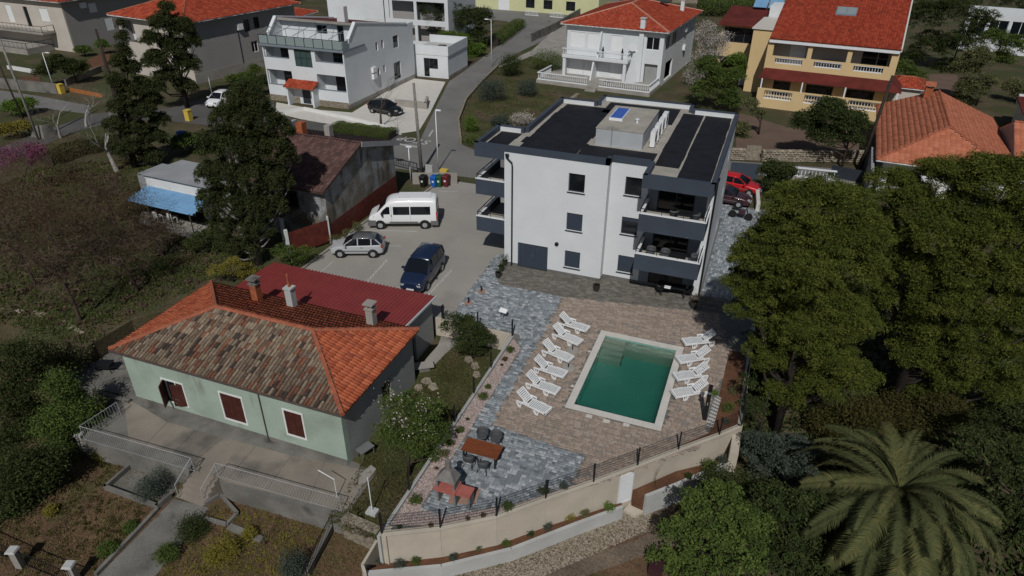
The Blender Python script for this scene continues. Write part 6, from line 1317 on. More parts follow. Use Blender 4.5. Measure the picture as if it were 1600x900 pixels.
# ---- white house behind the loggia house, yellow green house, top right houses
H3_ = box_house('far_white_house', 'white house with open balconies partly cut off at the top edge', (-72.5, 104.0), 2, 22, 12, 9, 'white_render', front=[(7.0, 8.0, 1.6, 3.8, 'shut'), (9.2, 10.2, 1.6, 3.8, 'shut')], fo=[(11.5, 16, .9, 3.4), (16.5, 21.4, .9, 3.4), (11.5, 16, 4.2, 7), (16.5, 21.4, 4.2, 7)])
MB().box(11.2, 21.7, 1.8, 2.0, 0, 7.4).build('recessed_wall', 'grey_house', H3_); MB().box(0, 6, -4, 0, 0, 1.7).build('low_wall', 'white_render', H3_); MB().box(10.6, 10.72, -.08, 0, 0, 9).build('downpipe', 'black_metal', H3_)
H4_ = box_house('lime_house', 'pale lime green house with white gates at the top edge', (-66.0, 146.5), -3, 30, 10, 6.5, 'pale_yellow', front=[(7.6, 10.2, 0, 2.6, 'shut'), (14, 16, .8, 2.6, 'dark_metal'), (18, 20, .8, 2.6, 'dark_metal'), (23, 25, .8, 2.6, 'dark_metal')])
for x in (15.5, 21): balustrade(H4_, (x, -4), X, 3.0, 0, 'white_metal', .9, .3, .2)
H5_ = box_house('top_right_white_house', 'white house with glazed veranda cut off at the top right', (27.5, 137), -10, 9.5, 8, 6, 'white_render', front=[(.6, 3, 2.6, 5, 'white_metal'), (3.4, 6, 2.6, 5, 'white_metal'), (6.4, 9, 2.6, 5, 'white_metal')])
H6_ = box_house('maroon_roof_shed', 'low glazed shed with a flat maroon roof at the right edge', (26.2, 87.5), -4, 16, 6, 2.5, 'white_old', fo=[(.6, 3.5, .2, 2.3), (4, 9, .2, 2.3)], cat='shed')
MB().hexa([(-.8, -1.6, 2.6), (17, -1.6, 2.6), (17, 4, 3.2), (-.8, 4, 3.2), (-.8, -1.6, 2.72), (17, -1.6, 2.72), (17, 4, 3.32), (-.8, 4, 3.32)]).build('roof', 'red_flat', H6_); MB().box(-.6, 10, 4, 4.4, 2.5, 3.5).build('parapet', 'white_render', H6_); MB().box(1, 1.15, -1.5, -1.35, 0, 2.6).box(5.5, 5.62, -1.5, -1.38, 0, 2.6).build('post', 'white_metal', H6_)
H7_ = box_house('small_red_roof_house', 'small house with red roof tucked behind the loggia house', (-84, 93), 2, 10, 9, 4.6, 'grey_house', front=[(2, 3.2, 2, 3.4)]); hip_roof(H7_, -.6, 10.6, -.6, 9.6, 4.7, 1.4, 'tile_red', .34, .45, 'x', 'tile_cap', 'white_old', 4)
# ================================================================ WALLS ALONG THE BACK ROAD
def wall_line(name, label, px, z0, h, wd, m, cat='wall', z=0):
    p = SP(px, z); t = MB()
    for a, b in zip(p, p[1:]):
        a, b = Vector(a), Vector(b); d = (b-a).normalized(); t.wb(tuple(a), tuple(d), 0, (b-a).length, 0, wd, z0, h)
    return tag(t.build(name, m), label, cat)
def stone_face(name, label, px, h, seed, m='rubble', wd=.45, sz=.32, z=0):
    """rubble wall: a core and individual stones standing proud of it"""
    p = SP(px, z); t = thing(name, label, 'wall', (*p[0], z)); g = np.random.default_rng(seed); Vs, Fs, T_ = [], [], []; k = 0
    for a, b in zip(p, p[1:]):
        a, b = Vector(a), Vector(b); L = (b-a).length; d = (b-a)/L; MB().wb(tuple(a), tuple(d), 0, L, .04, wd, z-.3, z+h-.03).build('core', 'stone_wall', t, True)
        nr = max(2, int(h/(sz*.55)))
        for r_ in range(nr):
            u = -g.random()*sz
            while u < L:
                l = sz*(.6+.9*g.random()); u0, u1 = max(0, u+.02), min(L, u+l-.02); u += l
                if u1-u0 < .06: continue
                z0_, z1_ = z+h*r_/nr+.012, z+h*(r_+1)/nr-.012+g.normal()*.02; pr = -.03-.05*g.random(); nx, ny = -d.y, d.x
                q = [(u0, pr, z0_), (u1, pr, z0_), (u1, pr, z1_), (u0, pr, z1_)]; ins = (u1-u0)*.1
                f = [(u0, .06, z0_), (u1, .06, z0_), (u1, .06+(.3 if r_ == nr-1 else 0), z1_), (u0, .06+(.3 if r_ == nr-1 else 0), z1_)]
                for (uu, tt, zz) in [(u0+ins, pr, z0_+.03), (u1-ins, pr, z0_+.02), (u1-ins*.8, pr, z1_-.03), (u0+ins, pr, z1_-.02)]+f: Vs.append((a.x+d.x*uu+nx*tt, a.y+d.y*uu+ny*tt, zz))
                Fs += [(k, k+1, k+2, k+3), (k+4, k+5, k+1, k), (k+5, k+6, k+2, k+1), (k+6, k+7, k+3, k+2), (k+7, k+4, k, k+3)]; T_ += [g.random()]*5; k += 8
    fast('stones', Vs, Fs, m, t, T_, world=True, kind='stuff'); return t
stone_face('stone_wall', 'pale rubble stone wall along the far side of the back road, right part', [(1190, 253), (1366, 254)], 1.15, 3)
stone_face('stone_wall', 'pale rubble stone wall left of the little steps on the back road', [(1140, 250), (1164, 251)], 1.15, 4)
for k in range(3): tag(MB().prism(SP([(1165, 250-k*4), (1188, 251-k*4), (1188, 246-k*4), (1165, 245-k*4)]), 0, .2+.25*k).build('stone_step', 'stone_wall'), ['lowest stone step between the two rubble walls', 'middle stone step between the two rubble walls', 'top stone step between the two rubble walls'][k], 'step')
stone_face('field_wall', 'old dry stone wall below the rough field at the left edge', [(-30, 512), (0, 517), (60, 520), (100, 532), (135, 555)], 1.5, 5, z=-1.5)
stone_face('terrace_garden_wall', 'low stone wall edging the path of the balustrade house garden', [(806, 192), (870, 190), (888, 162), (905, 150)], .35, 6)
wall_line('gate_wall', 'low grey concrete wall behind the four bins', [(645, 288), (714.7, 288)], 0, 1.05, .18, 'concrete')
wall_line('gate_wall', 'white wall post between red pickup and the hedge', [(1178, 301), (1180, 330)], 0, .7, .3, 'coping')
wall_line('sliding_gate', 'dark grey slatted sliding gate behind the red pickup', [(1139, 278), (1183, 281)], 0, 1.5, .08, 'dark_render', 'gate')
wall_line('slope_wall', 'grey concrete retaining wall of the sloping drive beside the street', [(830, 66), (868, 48), (908, 24)], 0, 1.4, .3, 'concrete_old')
wall_line('garden_wall', 'grey block wall before the garden of the cream house', [(-30, 120), (0, 138), (90, 147)], 0, 1.3, .25, 'concrete_old'); wall_line('garden_wall', 'low wall beside the orange planks and the spruce', [(105, 134), (160, 112)], 0, .8, .25, 'concrete_old'); wall_line('yard_wall', 'low stone edging of the rosette garden in the top left', [(12, 108), (60, 116)], 0, .5, .3, 'white_old')
wall_line('plank_edge', 'orange timber boards edging a raised bed in the top left', [(108, 143), (160, 153)], 0, .5, .1, 'timber_orange', 'board')
wall_line('forecourt_kerb', 'pale kerb wall around the forecourt of the loggia house', [(430, 181), (475, 172), (540, 186), (600, 200), (625, 211)], 0, .35, .2, 'white_old'); wall_line('planter_box', 'grey planter box with small succulents on the forecourt', [(617, 166), (667, 171), (670, 160)], 0, .8, .3, 'concrete')
t = thing('white_balustrade', 'white balustrade along the near side of the back road', 'balustrade', tuple(S(1236, 281, 0)), R(4)); balustrade(t, (0, 0), X, (S(1300, 283)-S(1236, 281)).length, .35, 'white_metal', .9, .3, .2); MB().box(0, 5.4, 0, .25, 0, .35).build('base_wall', 'concrete', t)
wall_line('dark_wall', 'dark fence panel by the road right of the white balustrade', [(1296, 276), (1366, 290)], 0, 1.1, .15, 'dark_metal', 'fence'); tag(MB().wb(SP([(1352, 300)])[0], (.05, 1.), 0, 7, 0, .1, 0, 1.5).build('side_fence', 'dark_render'), 'dark blue fence panel left of the orange roofed house', 'fence')
wall_line('far_stone_wall', 'pale stone wall at the top edge behind the hedge', [(1050, 4), (1150, 8), (1240, 2)], 0, 1.6, .5, 'stone_wall')
# bins, boxes, poles
def bin_(px, py, m, label):
    t = thing('wheelie_bin', label, 'bin', tuple(S(px, py, 0)), 0, 'wheelie bins before the low concrete wall')
    MB().hexa([(-.2, -.24, .06), (.2, -.24, .06), (.2, .2, .06), (-.2, .2, .06), (-.27, -.33, .98), (.27, -.33, .98), (.27, .3, .98), (-.27, .3, .98)]).build('body', m, t)
    MB().hexa([(-.29, -.36, .98), (.29, -.36, .98), (.29, .34, .98), (-.29, .34, .98), (-.25, -.3, 1.07), (.25, -.3, 1.07), (.25, .3, 1.07), (-.25, .3, 1.07)]).build('lid', m, t)
    MB().bar((-.24, .38, 1.0), (.24, .38, 1.0), .04).build('handle', m, t); MB().box(-.09, .09, -.3, -.292, .5, .68).build('sticker', 'sticker', t)
    for a in (-.22, .2): MB().add([], []).lathe([(.1, 0), (.1, .01)], (a, .25, .1), 10, 'y').build('wheel', 'rubber', t)
bin_(662, 291.5, 'bin_black', 'black wheelie bin standing apart left of the coloured ones'); bin_(679, 292, 'bin_blue', 'blue wheelie bin before the low wall'); bin_(687.5, 291.5, 'bin_green', 'green wheelie bin between the blue and red ones'); bin_(697.5, 291, 'bin_red', 'dark red wheelie bin before the low wall')
tag(MB().box(-.35, .35, -.1, .1, 0, 1.6).build('meter_box', 'concrete_pale'), 'pale grey meter box behind the low bin wall', 'box').location = S(672, 284); tag(MB().box(-.35, .35, -.25, .25, 0, .35).build('salt_box', 'yellow'), 'yellow grit box on the street behind the bins', 'box').location = S(694, 270)
pole('wooden utility pole at the junction behind the bins', tuple(S(659, 270)), 8.2, .17, 'bark_grey', 'utility_pole', 'pole', (-.35, .2), r2=.12)
def lamp(label, base, h, arm=(.9, 0), m='white_metal', group=None):
    t = thing('street_lamp', label, 'street lamp', base, 0, group); MB().tube([(0, 0, 0), (0, 0, h)], [.06, .04], 8).build('pole', m, t, smooth=True)
    MB().bar((0, 0, h-.02), (arm[0], arm[1], h+.05), .05).build('arm', m, t); a = Vector((arm[0], arm[1], 0)); MB().hexa([(a.x-.3, a.y-.1, h), (a.x+.25, a.y-.1, h), (a.x+.25, a.y+.1, h), (a.x-.3, a.y+.1, h), (a.x-.25, a.y-.07, h+.1), (a.x+.2, a.y-.07, h+.1), (a.x+.2, a.y+.07, h+.1), (a.x-.25, a.y+.07, h+.1)]).build('lamp_head', m, t)
lamp('slim white street lamp at the junction behind the bins', tuple(S(685, 266)), 5.6, (.15, .3)); lamp('white street lamp on the rising street by the green bins', tuple(S(768, 105)), 6.6, (-.7, 0)); lamp('street lamp with short arm beside the lane at the top left', tuple(S(85, 140)), 4.6, (.7, .2))
lamp('short street lamp beside the low fence left of the bins', tuple(S(642, 283)), 3.2, (.05, 0))
pole('leaning wooden pole on the left verge of the lane, nearer the grey boulder', tuple(S(60, 218)), 10.5, .13, 'bark_grey', 'utility_pole', 'pole', (-1.2, .5)); pole('dark wooden pole at the left edge of the lane', tuple(S(45, 205)), 8, .1, 'bark_dark', 'utility_pole', 'pole', (-1.0, 0))
pole('dark utility pole at the right end of the back road', tuple(S(1342, 268)), 8.8, .16, 'bark_dark', 'utility_pole', 'pole', (.7, 1)); pole('thin dark pole rising by the spruce and parked white car', tuple(S(335, 165)), 3.4, .05, 'steel', 'pole')
ft = thing('gate_fence', 'low dark picket fence between the weathered house and the bins', 'fence', tuple(S(624, 262))); wrail(ft, [tuple(S(612, 258)), tuple(S(652, 268))], .8, 'black_metal', .3, .03)
ft = thing('handrail', 'thin steel frame rail standing on the loggia house forecourt', 'railing', tuple(S(608, 140))); wrail(ft, [tuple(S(608, 143)), tuple(S(627, 132))], 1.4, 'steel', .9, .03)
for px, py, m, l in ((755, 71, 'bin_green', 'green bin beside the rising street'), (761, 69, 'yellow', 'yellow bin with purple lid beside the rising street'), (296, 188, 'yellow', 'yellow bin in the shade of the spruce'), (286, 223, 'bin_blue', 'blue bin behind the dark cypress'), (97, 146, 'yellow', 'yellow bin by the garden wall in the top left')):
    t = thing('bin', l, 'bin', tuple(S(px, py))); MB().box(-.3, .3, -.3, .3, 0, 1.1).build('body', m, t); MB().box(-.33, .33, -.33, .33, 1.1, 1.2).build('lid', 'bin_blue' if 'purple' in l else m, t)
t = thing('boulder', 'grey rounded boulder on the left verge of the lane', 'boulder', tuple(S(70, 212))); MB().hexa([(-1, -.8, 0), (1, -.8, 0), (1, .8, 0), (-1, .8, 0), (-.6, -.5, 1.1), (.5, -.4, 1.3), (.6, .5, 1.2), (-.5, .5, 1.0)]).build('stone', 'concrete_old', t)
# ================================================================ VEHICLES
def wheel(parent, x, y, r=.32, w_=.2, side=1):
    t = MB().lathe([(r*.6, -w_/2), (r, -w_/2+.03), (r, w_/2-.03), (r*.6, w_/2)], (x, y, r), 18, 'y').build('wheel', 'rubber', parent)
    o = MB().lathe([(.03, w_/2+.012), (r*.55, w_/2+.004), (r*.62, w_/2-.01)], (x, y, r), 14, 'y').build('hubcap', 'hubcap', None); 
    if side < 0: o.data.transform(Matrix.Translation((0, 2*y, 0)) @ Matrix.Scale(-1, 4, (0, 1, 0)))
    o.parent = t
    s_ = MB()
    for k in range(5): a = 2*math.pi*k/5+.3; s_.bar((x+math.cos(a)*.05, y+side*(w_/2+.016), r+math.sin(a)*.05), (x+math.cos(a)*r*.55, y+side*(w_/2+.01), r+math.sin(a)*r*.55), .04, .012)
    o = s_.build('spokes', 'steel', None); o.parent = t
def loft(st, mode='body'):
    """st: (x, half width, z bottom, z shoulder, z top, top half width)"""
    mb = MB(); n = 10
    for x, wd, zb, zs, zt, wt in st:
        mb.v += [(x, -wd*.93, zb), (x, -wd, zb+(zs-zb)*.3), (x, -wd, zb+(zs-zb)*.75), (x, -(wd*.4+wt*.6), zs+(zt-zs)*.55), (x, -wt, zt), (x, wt, zt), (x, (wd*.4+wt*.6), zs+(zt-zs)*.55), (x, wd, zb+(zs-zb)*.75), (x, wd, zb+(zs-zb)*.3), (x, wd*.93, zb)]
    for i in range(len(st)-1):
        for j in range(n): a, b = i*n+j, i*n+(j+1) % n; mb.f.append((a, b, b+n, a+n))
    mb.f.append(tuple(range(n-1, -1, -1))); mb.f.append(tuple((len(st)-1)*n+j for j in range(n))); return mb
def car(label, loc, rz, L=4.2, Wd=1.7, Ht=1.45, paint='paint_silver', roofp=None, kind='hatch', cat='car', name='parked_car', wr=.31):
    t = thing(name, label, cat, loc, rz)              # nose towards -x, rear towards +x
    h = Wd/2; k = L/4.0
    if kind == 'hatch':
        body = [(-2.0, .6, .32, .5, .62, .5), (-1.93, .74, .22, .55, .70, .66), (-1.6, .82, .2, .62, .80, .74), (-1.0, .85, .2, .70, .92, .78), (-.7, .85, .2, .74, .95, .80), (0, .85, .2, .78, .97, .8), (1.0, .85, .2, .80, .98, .8), (1.7, .83, .2, .82, 1.0, .78), (1.95, .74, .24, .78, .95, .7), (2.0, .66, .34, .6, .9, .6)]
        cab = [(-.98, .8, .93, .70), (-.25, .79, 1.36, .60), (.1, .79, 1.42, .61), (.9, .79, 1.42, .60), (1.45, .78, 1.34, .58), (1.93, .7, .98, .62)]
    elif kind == 'mpv':
        body = [(-2.0, .62, .32, .6, .74, .5), (-1.95, .76, .2, .68, .86, .68), (-1.6, .84, .18, .78, 1.0, .76), (-1.0, .86, .18, .86, 1.08, .8), (-.5, .87, .18, .92, 1.12, .82), (.5, .87, .18, .95, 1.14, .82), (1.8, .86, .18, .95, 1.14, .82), (1.96, .82, .22, .92, 1.12, .78), (2.0, .76, .3, .7, 1.05, .7)]
        cab = [(-1.05, .82, 1.08, .76), (-.35, .82, 1.62, .68), (.0, .82, 1.70, .70), (1.5, .82, 1.70, .70), (1.8, .81, 1.66, .68), (1.96, .79, 1.12, .74)]
    k = L/4.0; sw = h/.87; sh = Ht/(1.42 if kind == 'hatch' else 1.70)
    body = [(x*k, a*sw, b, c*sh, d*sh, e*sw) for x, a, b, c, d, e in body]; cab = [(x*k, a*sw, zt*sh, wt*sw) for x, a, zt, wt in cab]
    zb_ = body[4][4]-.03
    b_ = loft(body).build('body', paint, t, smooth=True); md = b_.modifiers.new('s', 'SUBSURF'); md.levels = md.render_levels = 2
    g = MB(); 
    for x, a, zt, wt in cab: zt2 = max(zt, zb_+.02); g.v += [(x, -a*.99, zb_-.04), (x, -wt, zt2), (x, wt, zt2), (x, a*.99, zb_-.04)]
    for i in range(len(cab)-1):
        for j in range(4): a_, c_ = i*4+j, i*4+(j+1) % 4; g.f.append((a_, c_, c_+4, a_+4))
    g.f += [(3, 2, 1, 0), tuple((len(cab)-1)*4+j for j in range(4))]; g.build('windows', 'glass_dark', t)
    rp = roofp or paint; c1, c2 = cab[1], cab[-2]; rf = MB(); rr = cab[1:-1]
    for x, a, zt, wt in rr: rf.v += [(x, -wt-.012, zt-.05), (x, -wt*.9, zt+.03), (x, 0, zt+.05), (x, wt*.9, zt+.03), (x, wt+.012, zt-.05)]
    for i in range(len(rr)-1):
        for j in range(4): q = i*5+j; rf.f.append((q, q+1, q+6, q+5))
    o = rf.build('roof', rp, t, smooth=True); md = o.modifiers.new('s', 'SOLIDIFY'); md.thickness = .02
    for s_ in (-1, 1):
        P_c = [Vector((x, s_*(a+.002), zb_)) for x, a, zt, wt in cab]; Q = [Vector((x, s_*(wt+.012), zt)) for x, a, zt, wt in cab]
        MB().bar(P_c[0], Q[1], .07, .05).build('pillar', paint, t); MB().bar(P_c[-1], Q[-2], .09, .05).build('pillar', paint, t)
        for xm in ((.15*k, 1.15*k) if kind == 'hatch' else (-.05*k, .85*k)):
            ia = max(i for i in range(len(cab)-1) if cab[i][0] <= xm); f_ = (xm-cab[ia][0])/(cab[ia+1][0]-cab[ia][0]); zt = cab[ia][2]*(1-f_)+cab[ia+1][2]*f_; wt = cab[ia][3]*(1-f_)+cab[ia+1][3]*f_; aa = cab[ia][1]
            MB().bar((xm, s_*(aa*.985+.012), zb_), (xm, s_*(wt+.014), zt), .08, .03).build('pillar', paint, t)
    for s_ in (-1, 1):
        MB().box(-1.15*k, 1.15*k, s_*(h+.0)-.015, s_*(h+.0)+.015, .52*sh, .57*sh).build('side_strip', 'bumper', t)
        MB().hexa([(-.85*k, s_*h-.02, zb_+.02), (-.7*k, s_*h-.02, zb_+.02), (-.7*k, s_*(h+.2), zb_+.02), (-.85*k, s_*(h+.2), zb_+.02), (-.85*k, s_*h-.02, zb_+.14), (-.72*k, s_*h-.02, zb_+.14), (-.72*k, s_*(h+.2), zb_+.14), (-.85*k, s_*(h+.2), zb_+.14)]).build('mirror', paint, t)
        MB().box(-1.99*k, -1.78*k, s_*h*.62-.15, s_*h*.62+.13, .58*sh, .72*sh).build('headlight', 'hubcap', t); MB().box(1.86*k, 1.99*k, s_*h*.82-.08, s_*h*.82+.06, .78*sh, .98*sh).build('tail_light', 'lamp_red', t)
        MB().bar((.35*k, s_*(h+.012), .82*sh), (.5*k, s_*(h+.012), .82*sh), .03).build('door_handle', 'bumper', t)
        for x in (-1.22*k, 1.24*k):
            MB().lathe([(wr+.07, -.01), (wr+.07, .01)], (x, s_*(h-.0), wr), 20, 'y').build('wheel_arch', 'rubber', t); wheel(t, x, s_*(h-.06), wr, .2, s_)
    MB().box(-2.02*k, -1.96*k, -.5*sw, .5*sw, .3, .46).build('grille', 'rubber', t); MB().box(-2.045*k, -2.02*k, -.26, .26, .36, .46).build('number_plate', 'sticker', t)
    return t
a_, b_ = S(530, 403), S(585, 403); an = math.atan2(b_.y-a_.y, b_.x-a_.x); m_ = (a_+b_)/2; n_ = Vector((-math.sin(an), math.cos(an), 0)); p = m_+n_*.82
car('silver five door hatchback parked nose to the weathered house', (p.x, p.y, 0), an, 3.85, 1.66, 1.44, 'paint_silver', 'paint_silver_top')
a_, b_ = S(668, 455), S(692, 423); an = math.atan2(b_.y-a_.y, b_.x-a_.x); m_ = (a_+b_)/2; n_ = Vector((-math.sin(an), math.cos(an), 0)); p = m_+n_*.9
car('dark blue van-like family car facing the camera in the parking court', (p.x, p.y, 0), an, 4.35, 1.8, 1.78, 'paint_navy', None, 'mpv', 'van', 'parked_van', .32)
a_ = S(597, 180); car('black car parked on the forecourt of the loggia house', (a_.x, a_.y+.9, 0), R(170), 4.3, 1.78, 1.5, 'paint_black')
a_ = S(1159, 300); car('bright red pickup behind the apartment house', (a_.x-.6, a_.y+.2, 0), R(172), 4.4, 1.75, 1.45, 'paint_red'); a_ = S(1148, 322); car('dark maroon car beside the red pickup', (a_.x-1.0, a_.y+.6, 0), R(176), 4.4, 1.76, 1.45, 'paint_maroon')
a_ = S(345, 163); car('white car half hidden on the lane behind the dark cypress', (a_.x, a_.y, 0), R(100), 4.2, 1.72, 1.5, 'paint_white')
# motorbike
t = thing('motorbike', 'dark motorbike parked behind the apartment house near the path', 'motorbike', tuple(S(1156, 342)), R(170))
for x in (-.65, .65): MB().lathe([(.2, -.06), (.31, -.05), (.31, .05), (.2, .06)], (x, 0, .31), 16, 'y').build('wheel', 'rubber', t)
MB().hexa([(-.35, -.12, .45), (.25, -.12, .45), (.25, .12, .45), (-.35, .12, .45), (-.3, -.15, .85), (.1, -.15, .8), (.1, .15, .8), (-.3, .15, .85)]).build('tank', 'paint_maroon', t); MB().box(.1, .75, -.13, .13, .72, .82).build('seat', 'rubber', t); MB().bar((-.65, 0, .31), (-.4, 0, .95), .07).bar((-.4, -.35, 1.0), (-.4, .35, 1.0), .04).bar((-.3, 0, .4), (.65, 0, .35), .08).build('frame', 'black_metal', t)
# white minibus
a_, b_ = S(597, 358), S(666.5, 357.5); an = math.atan2(b_.y-a_.y, b_.x-a_.x); m_ = (a_+b_)/2; n_ = Vector((-math.sin(an), math.cos(an), 0)); p = m_+n_*.98+Vector((math.cos(an), math.sin(an), 0))*(-.05)
V_ = thing('minibus', 'white high roofed minibus with dark side windows parked across the court', 'minibus', (p.x, p.y, 0), an)
vb = [(-2.72, .72, .38, .62, .72, .6), (-2.68, .9, .28, .8, .95, .8), (-2.4, .99, .25, 1.02, 1.15, .86), (-2.0, 1.0, .25, 1.15, 1.32, .9), (-1.35, 1.01, .25, 1.5, 2.02, .84), (-1.1, 1.01, .25, 1.6, 2.28, .82), (-.75, 1.01, .25, 1.7, 2.42, .82), (0, 1.01, .25, 1.7, 2.47, .82), (2.3, 1.01, .25, 1.7, 2.47, .82), (2.58, 1.0, .28, 1.7, 2.4, .8), (2.66, .96, .35, 1.6, 2.3, .78)]
o = loft(vb).build('body', 'paint_white', V_, smooth=True); md = o.modifiers.new('s', 'SUBSURF'); md.levels = md.render_levels = 2
v_ = lambda mb, n, m: mb.build(n, m, V_)
for s_ in (-1, 1):
    def pane(pts, name='side_window', m='glass_dark', off=.0):
        q = []
        for x, z in pts: wdt = 1.015 if z < 1.42 else 1.015-(z-1.42)*.165; q.append((x, s_*(wdt+.004+off), z))
        q2 = [(x, y-s_*.06, z) for x, y, z in q]; n = len(q)
        return v_(MB().add(q+q2, [tuple(range(n)), tuple(range(2*n-1, n-1, -1))]+[(i, n+i, n+(i+1) % n, (i+1) % n) for i in range(n)]), name, m)
    pane([(-1.72, 1.28), (-.98, 1.28), (-.98, 1.85), (-1.2, 1.85), (-1.5, 1.6)]); pane([(-.72, 1.22), (.55, 1.22), (.55, 1.86), (-.72, 1.86)]); pane([(.62, 1.22), (2.15, 1.22), (2.15, 1.86), (.62, 1.86)])
    v_(MB().box(-1.05, 1.15, s_*1.0-.03, s_*1.0+.03, .52, .64), 'side_strip', 'bumper'); v_(MB().box(-2.74, -2.1, s_*.9-.12, s_*.9+.11, .3, .75), 'bumper', 'bumper'); v_(MB().box(2.15, 2.72, s_*.92-.1, s_*.92+.1, .32, .68), 'bumper', 'bumper')
    v_(MB().hexa([(-1.62, s_*1.0, 1.18), (-1.5, s_*1.0, 1.18), (-1.5, s_*1.22, 1.18), (-1.62, s_*1.22, 1.18), (-1.62, s_*1.0, 1.48), (-1.5, s_*1.0, 1.48), (-1.5, s_*1.22, 1.48), (-1.62, s_*1.22, 1.48)]), 'mirror', 'rubber')
    v_(MB().hexa([(-2.66, s_*.62, .86), (-2.3, s_*.94, .95), (-2.3, s_*.98, 1.0), (-2.62, s_*.66, .92), (-2.6, s_*.6, 1.0), (-2.2, s_*.9, 1.13), (-2.2, s_*.94, 1.13), (-2.58, s_*.64, 1.02)]), 'headlight', 'hubcap'); v_(MB().box(2.58, 2.68, s_*.93-.05, s_*.93+.05, .8, 1.4), 'tail_light', 'lamp_red')
    v_(MB().bar((-.88, s_*1.03, 1.1), (-.88, s_*1.03, 1.22), .05), 'door_handle', 'rubber'); v_(MB().box(-.865, -.85, s_*1.012-.006, s_*1.012+.006, .5, 1.95).box(.6, .612, s_*1.012-.006, s_*1.012+.006, .66, 1.2), 'door_seam', 'bumper')
    for x in (-1.78, 1.68): v_(MB().lathe([(.41, -.01), (.41, .012)], (x, s_*1.0, .36), 20, 'y'), 'wheel_arch', 'rubber'); wheel(V_, x, s_*.95, .34, .22, s_)
v_(MB().hexa([(-2.02, -.8, 1.33), (-2.0, -.8, 1.30), (-2.0, .8, 1.30), (-2.02, .8, 1.33), (-1.3, -.74, 2.1), (-1.28, -.74, 2.08), (-1.28, .74, 2.08), (-1.3, .74, 2.1)]), 'windscreen', 'glass_dark'); v_(MB().box(-2.74, -2.68, -.8, .8, .32, .6), 'bumper', 'bumper'); v_(MB().box(2.655, 2.685, -.65, .65, 1.3, 1.95), 'rear_window', 'glass_dark'); v_(MB().box(-.3, 2.2, -.5, .5, 2.46, 2.49), 'roof_rib', 'paint_white')
# ================================================================ TREES
def pxblobs(base, lst, dep=1.):
    """blobs given as outline pixels on the upright plane of the tree: px, py, radius px, squash, depth offset"""
    out = []
    for q in lst:
        px, py, r = q[:3]; sq = q[3] if len(q) > 3 else 1.; off = q[4] if len(q) > 4 else 0.
        n = np.array([base[0], base[1]]); n = n/np.hypot(*n); b2 = (base[0]+n[0]*off, base[1]+n[1]*off)
        c = Vp(px, py, b2); e = Vp(px+r, py, b2); R_ = (e-c).length; out.append((c.x, c.y, c.z, R_, R_*dep, R_*sq))
    return out
def pxtree(name, label, base, lst, n, size, m, dep=1., **k): return tree(name, label, tuple(base), pxblobs(base, lst, dep), n, size, m, **k)
# the two big pines right of the terrace
pa = (3.6, 31.6, ZG)   # foot of the nearer pine
pxtree('pine_tree', 'large dense green pine leaning over the right edge of the pool terrace', pa, [(1190, 400, 50, .9), (1250, 330, 58, .8), (1320, 330, 50, .8, .8), (1185, 480, 48, .9), (1255, 430, 62, .9, -.8), (1330, 420, 55, .9), (1200, 555, 42, .8), (1265, 520, 55, .9, -.6), (1330, 510, 45, .9), (1280, 600, 42, .7), (1225, 615, 34, .6), (1340, 590, 34, .7), (1165, 445, 32, .8), (1285, 302, 36, .7), (1220, 370, 50, .8), (1290, 380, 55, .8), (1220, 450, 50, .8), (1300, 470, 50, .8), (1230, 525, 44, .8), (1300, 560, 40, .8), (1350, 370, 44, .8, .5), (1170, 410, 30, .8)], 340000, .10, 'leaf_pine', clump=.38, tr=.3, seed=11, shell=.5, per=150, bm='bark_dark', aspect=.4, tri=True)
pb = (9.6, 35.5, ZG)
pxtree('pine_tree', 'broad dark pine filling the right edge behind the palm', pb, [(1400, 300, 52, .7), (1470, 285, 55, .7, .8), (1550, 290, 60, .8), (1620, 330, 60, .9), (1390, 390, 50, .9), (1460, 370, 60, .9, -.8), (1540, 380, 62, .9, -.6), (1610, 430, 60, .9), (1400, 470, 45, .9), (1470, 470, 55, .9, -.8), (1550, 480, 55, .9), (1430, 550, 45, .8), (1510, 560, 50, .8), (1590, 560, 50, .8), (1450, 620, 34, .6), (1540, 265, 40, .6), (1375, 345, 30, .7), (1430, 330, 50, .8), (1510, 330, 55, .8), (1580, 350, 55, .8), (1420, 420, 50, .8, -.5), (1500, 425, 55, .8, -.8), (1570, 430, 50, .8), (1440, 510, 48, .8), (1520, 520, 50, .8), (1600, 500, 50, .8), (1490, 275, 44, .6), (1590, 270, 44, .7), (1380, 430, 40, .8), (1480, 590, 40, .7), (1560, 610, 40, .7)], 400000, .105, 'leaf_pine', clump=.42, tr=.38, seed=12, shell=.5, per=160, bm='bark_dark', aspect=.4, tri=True)
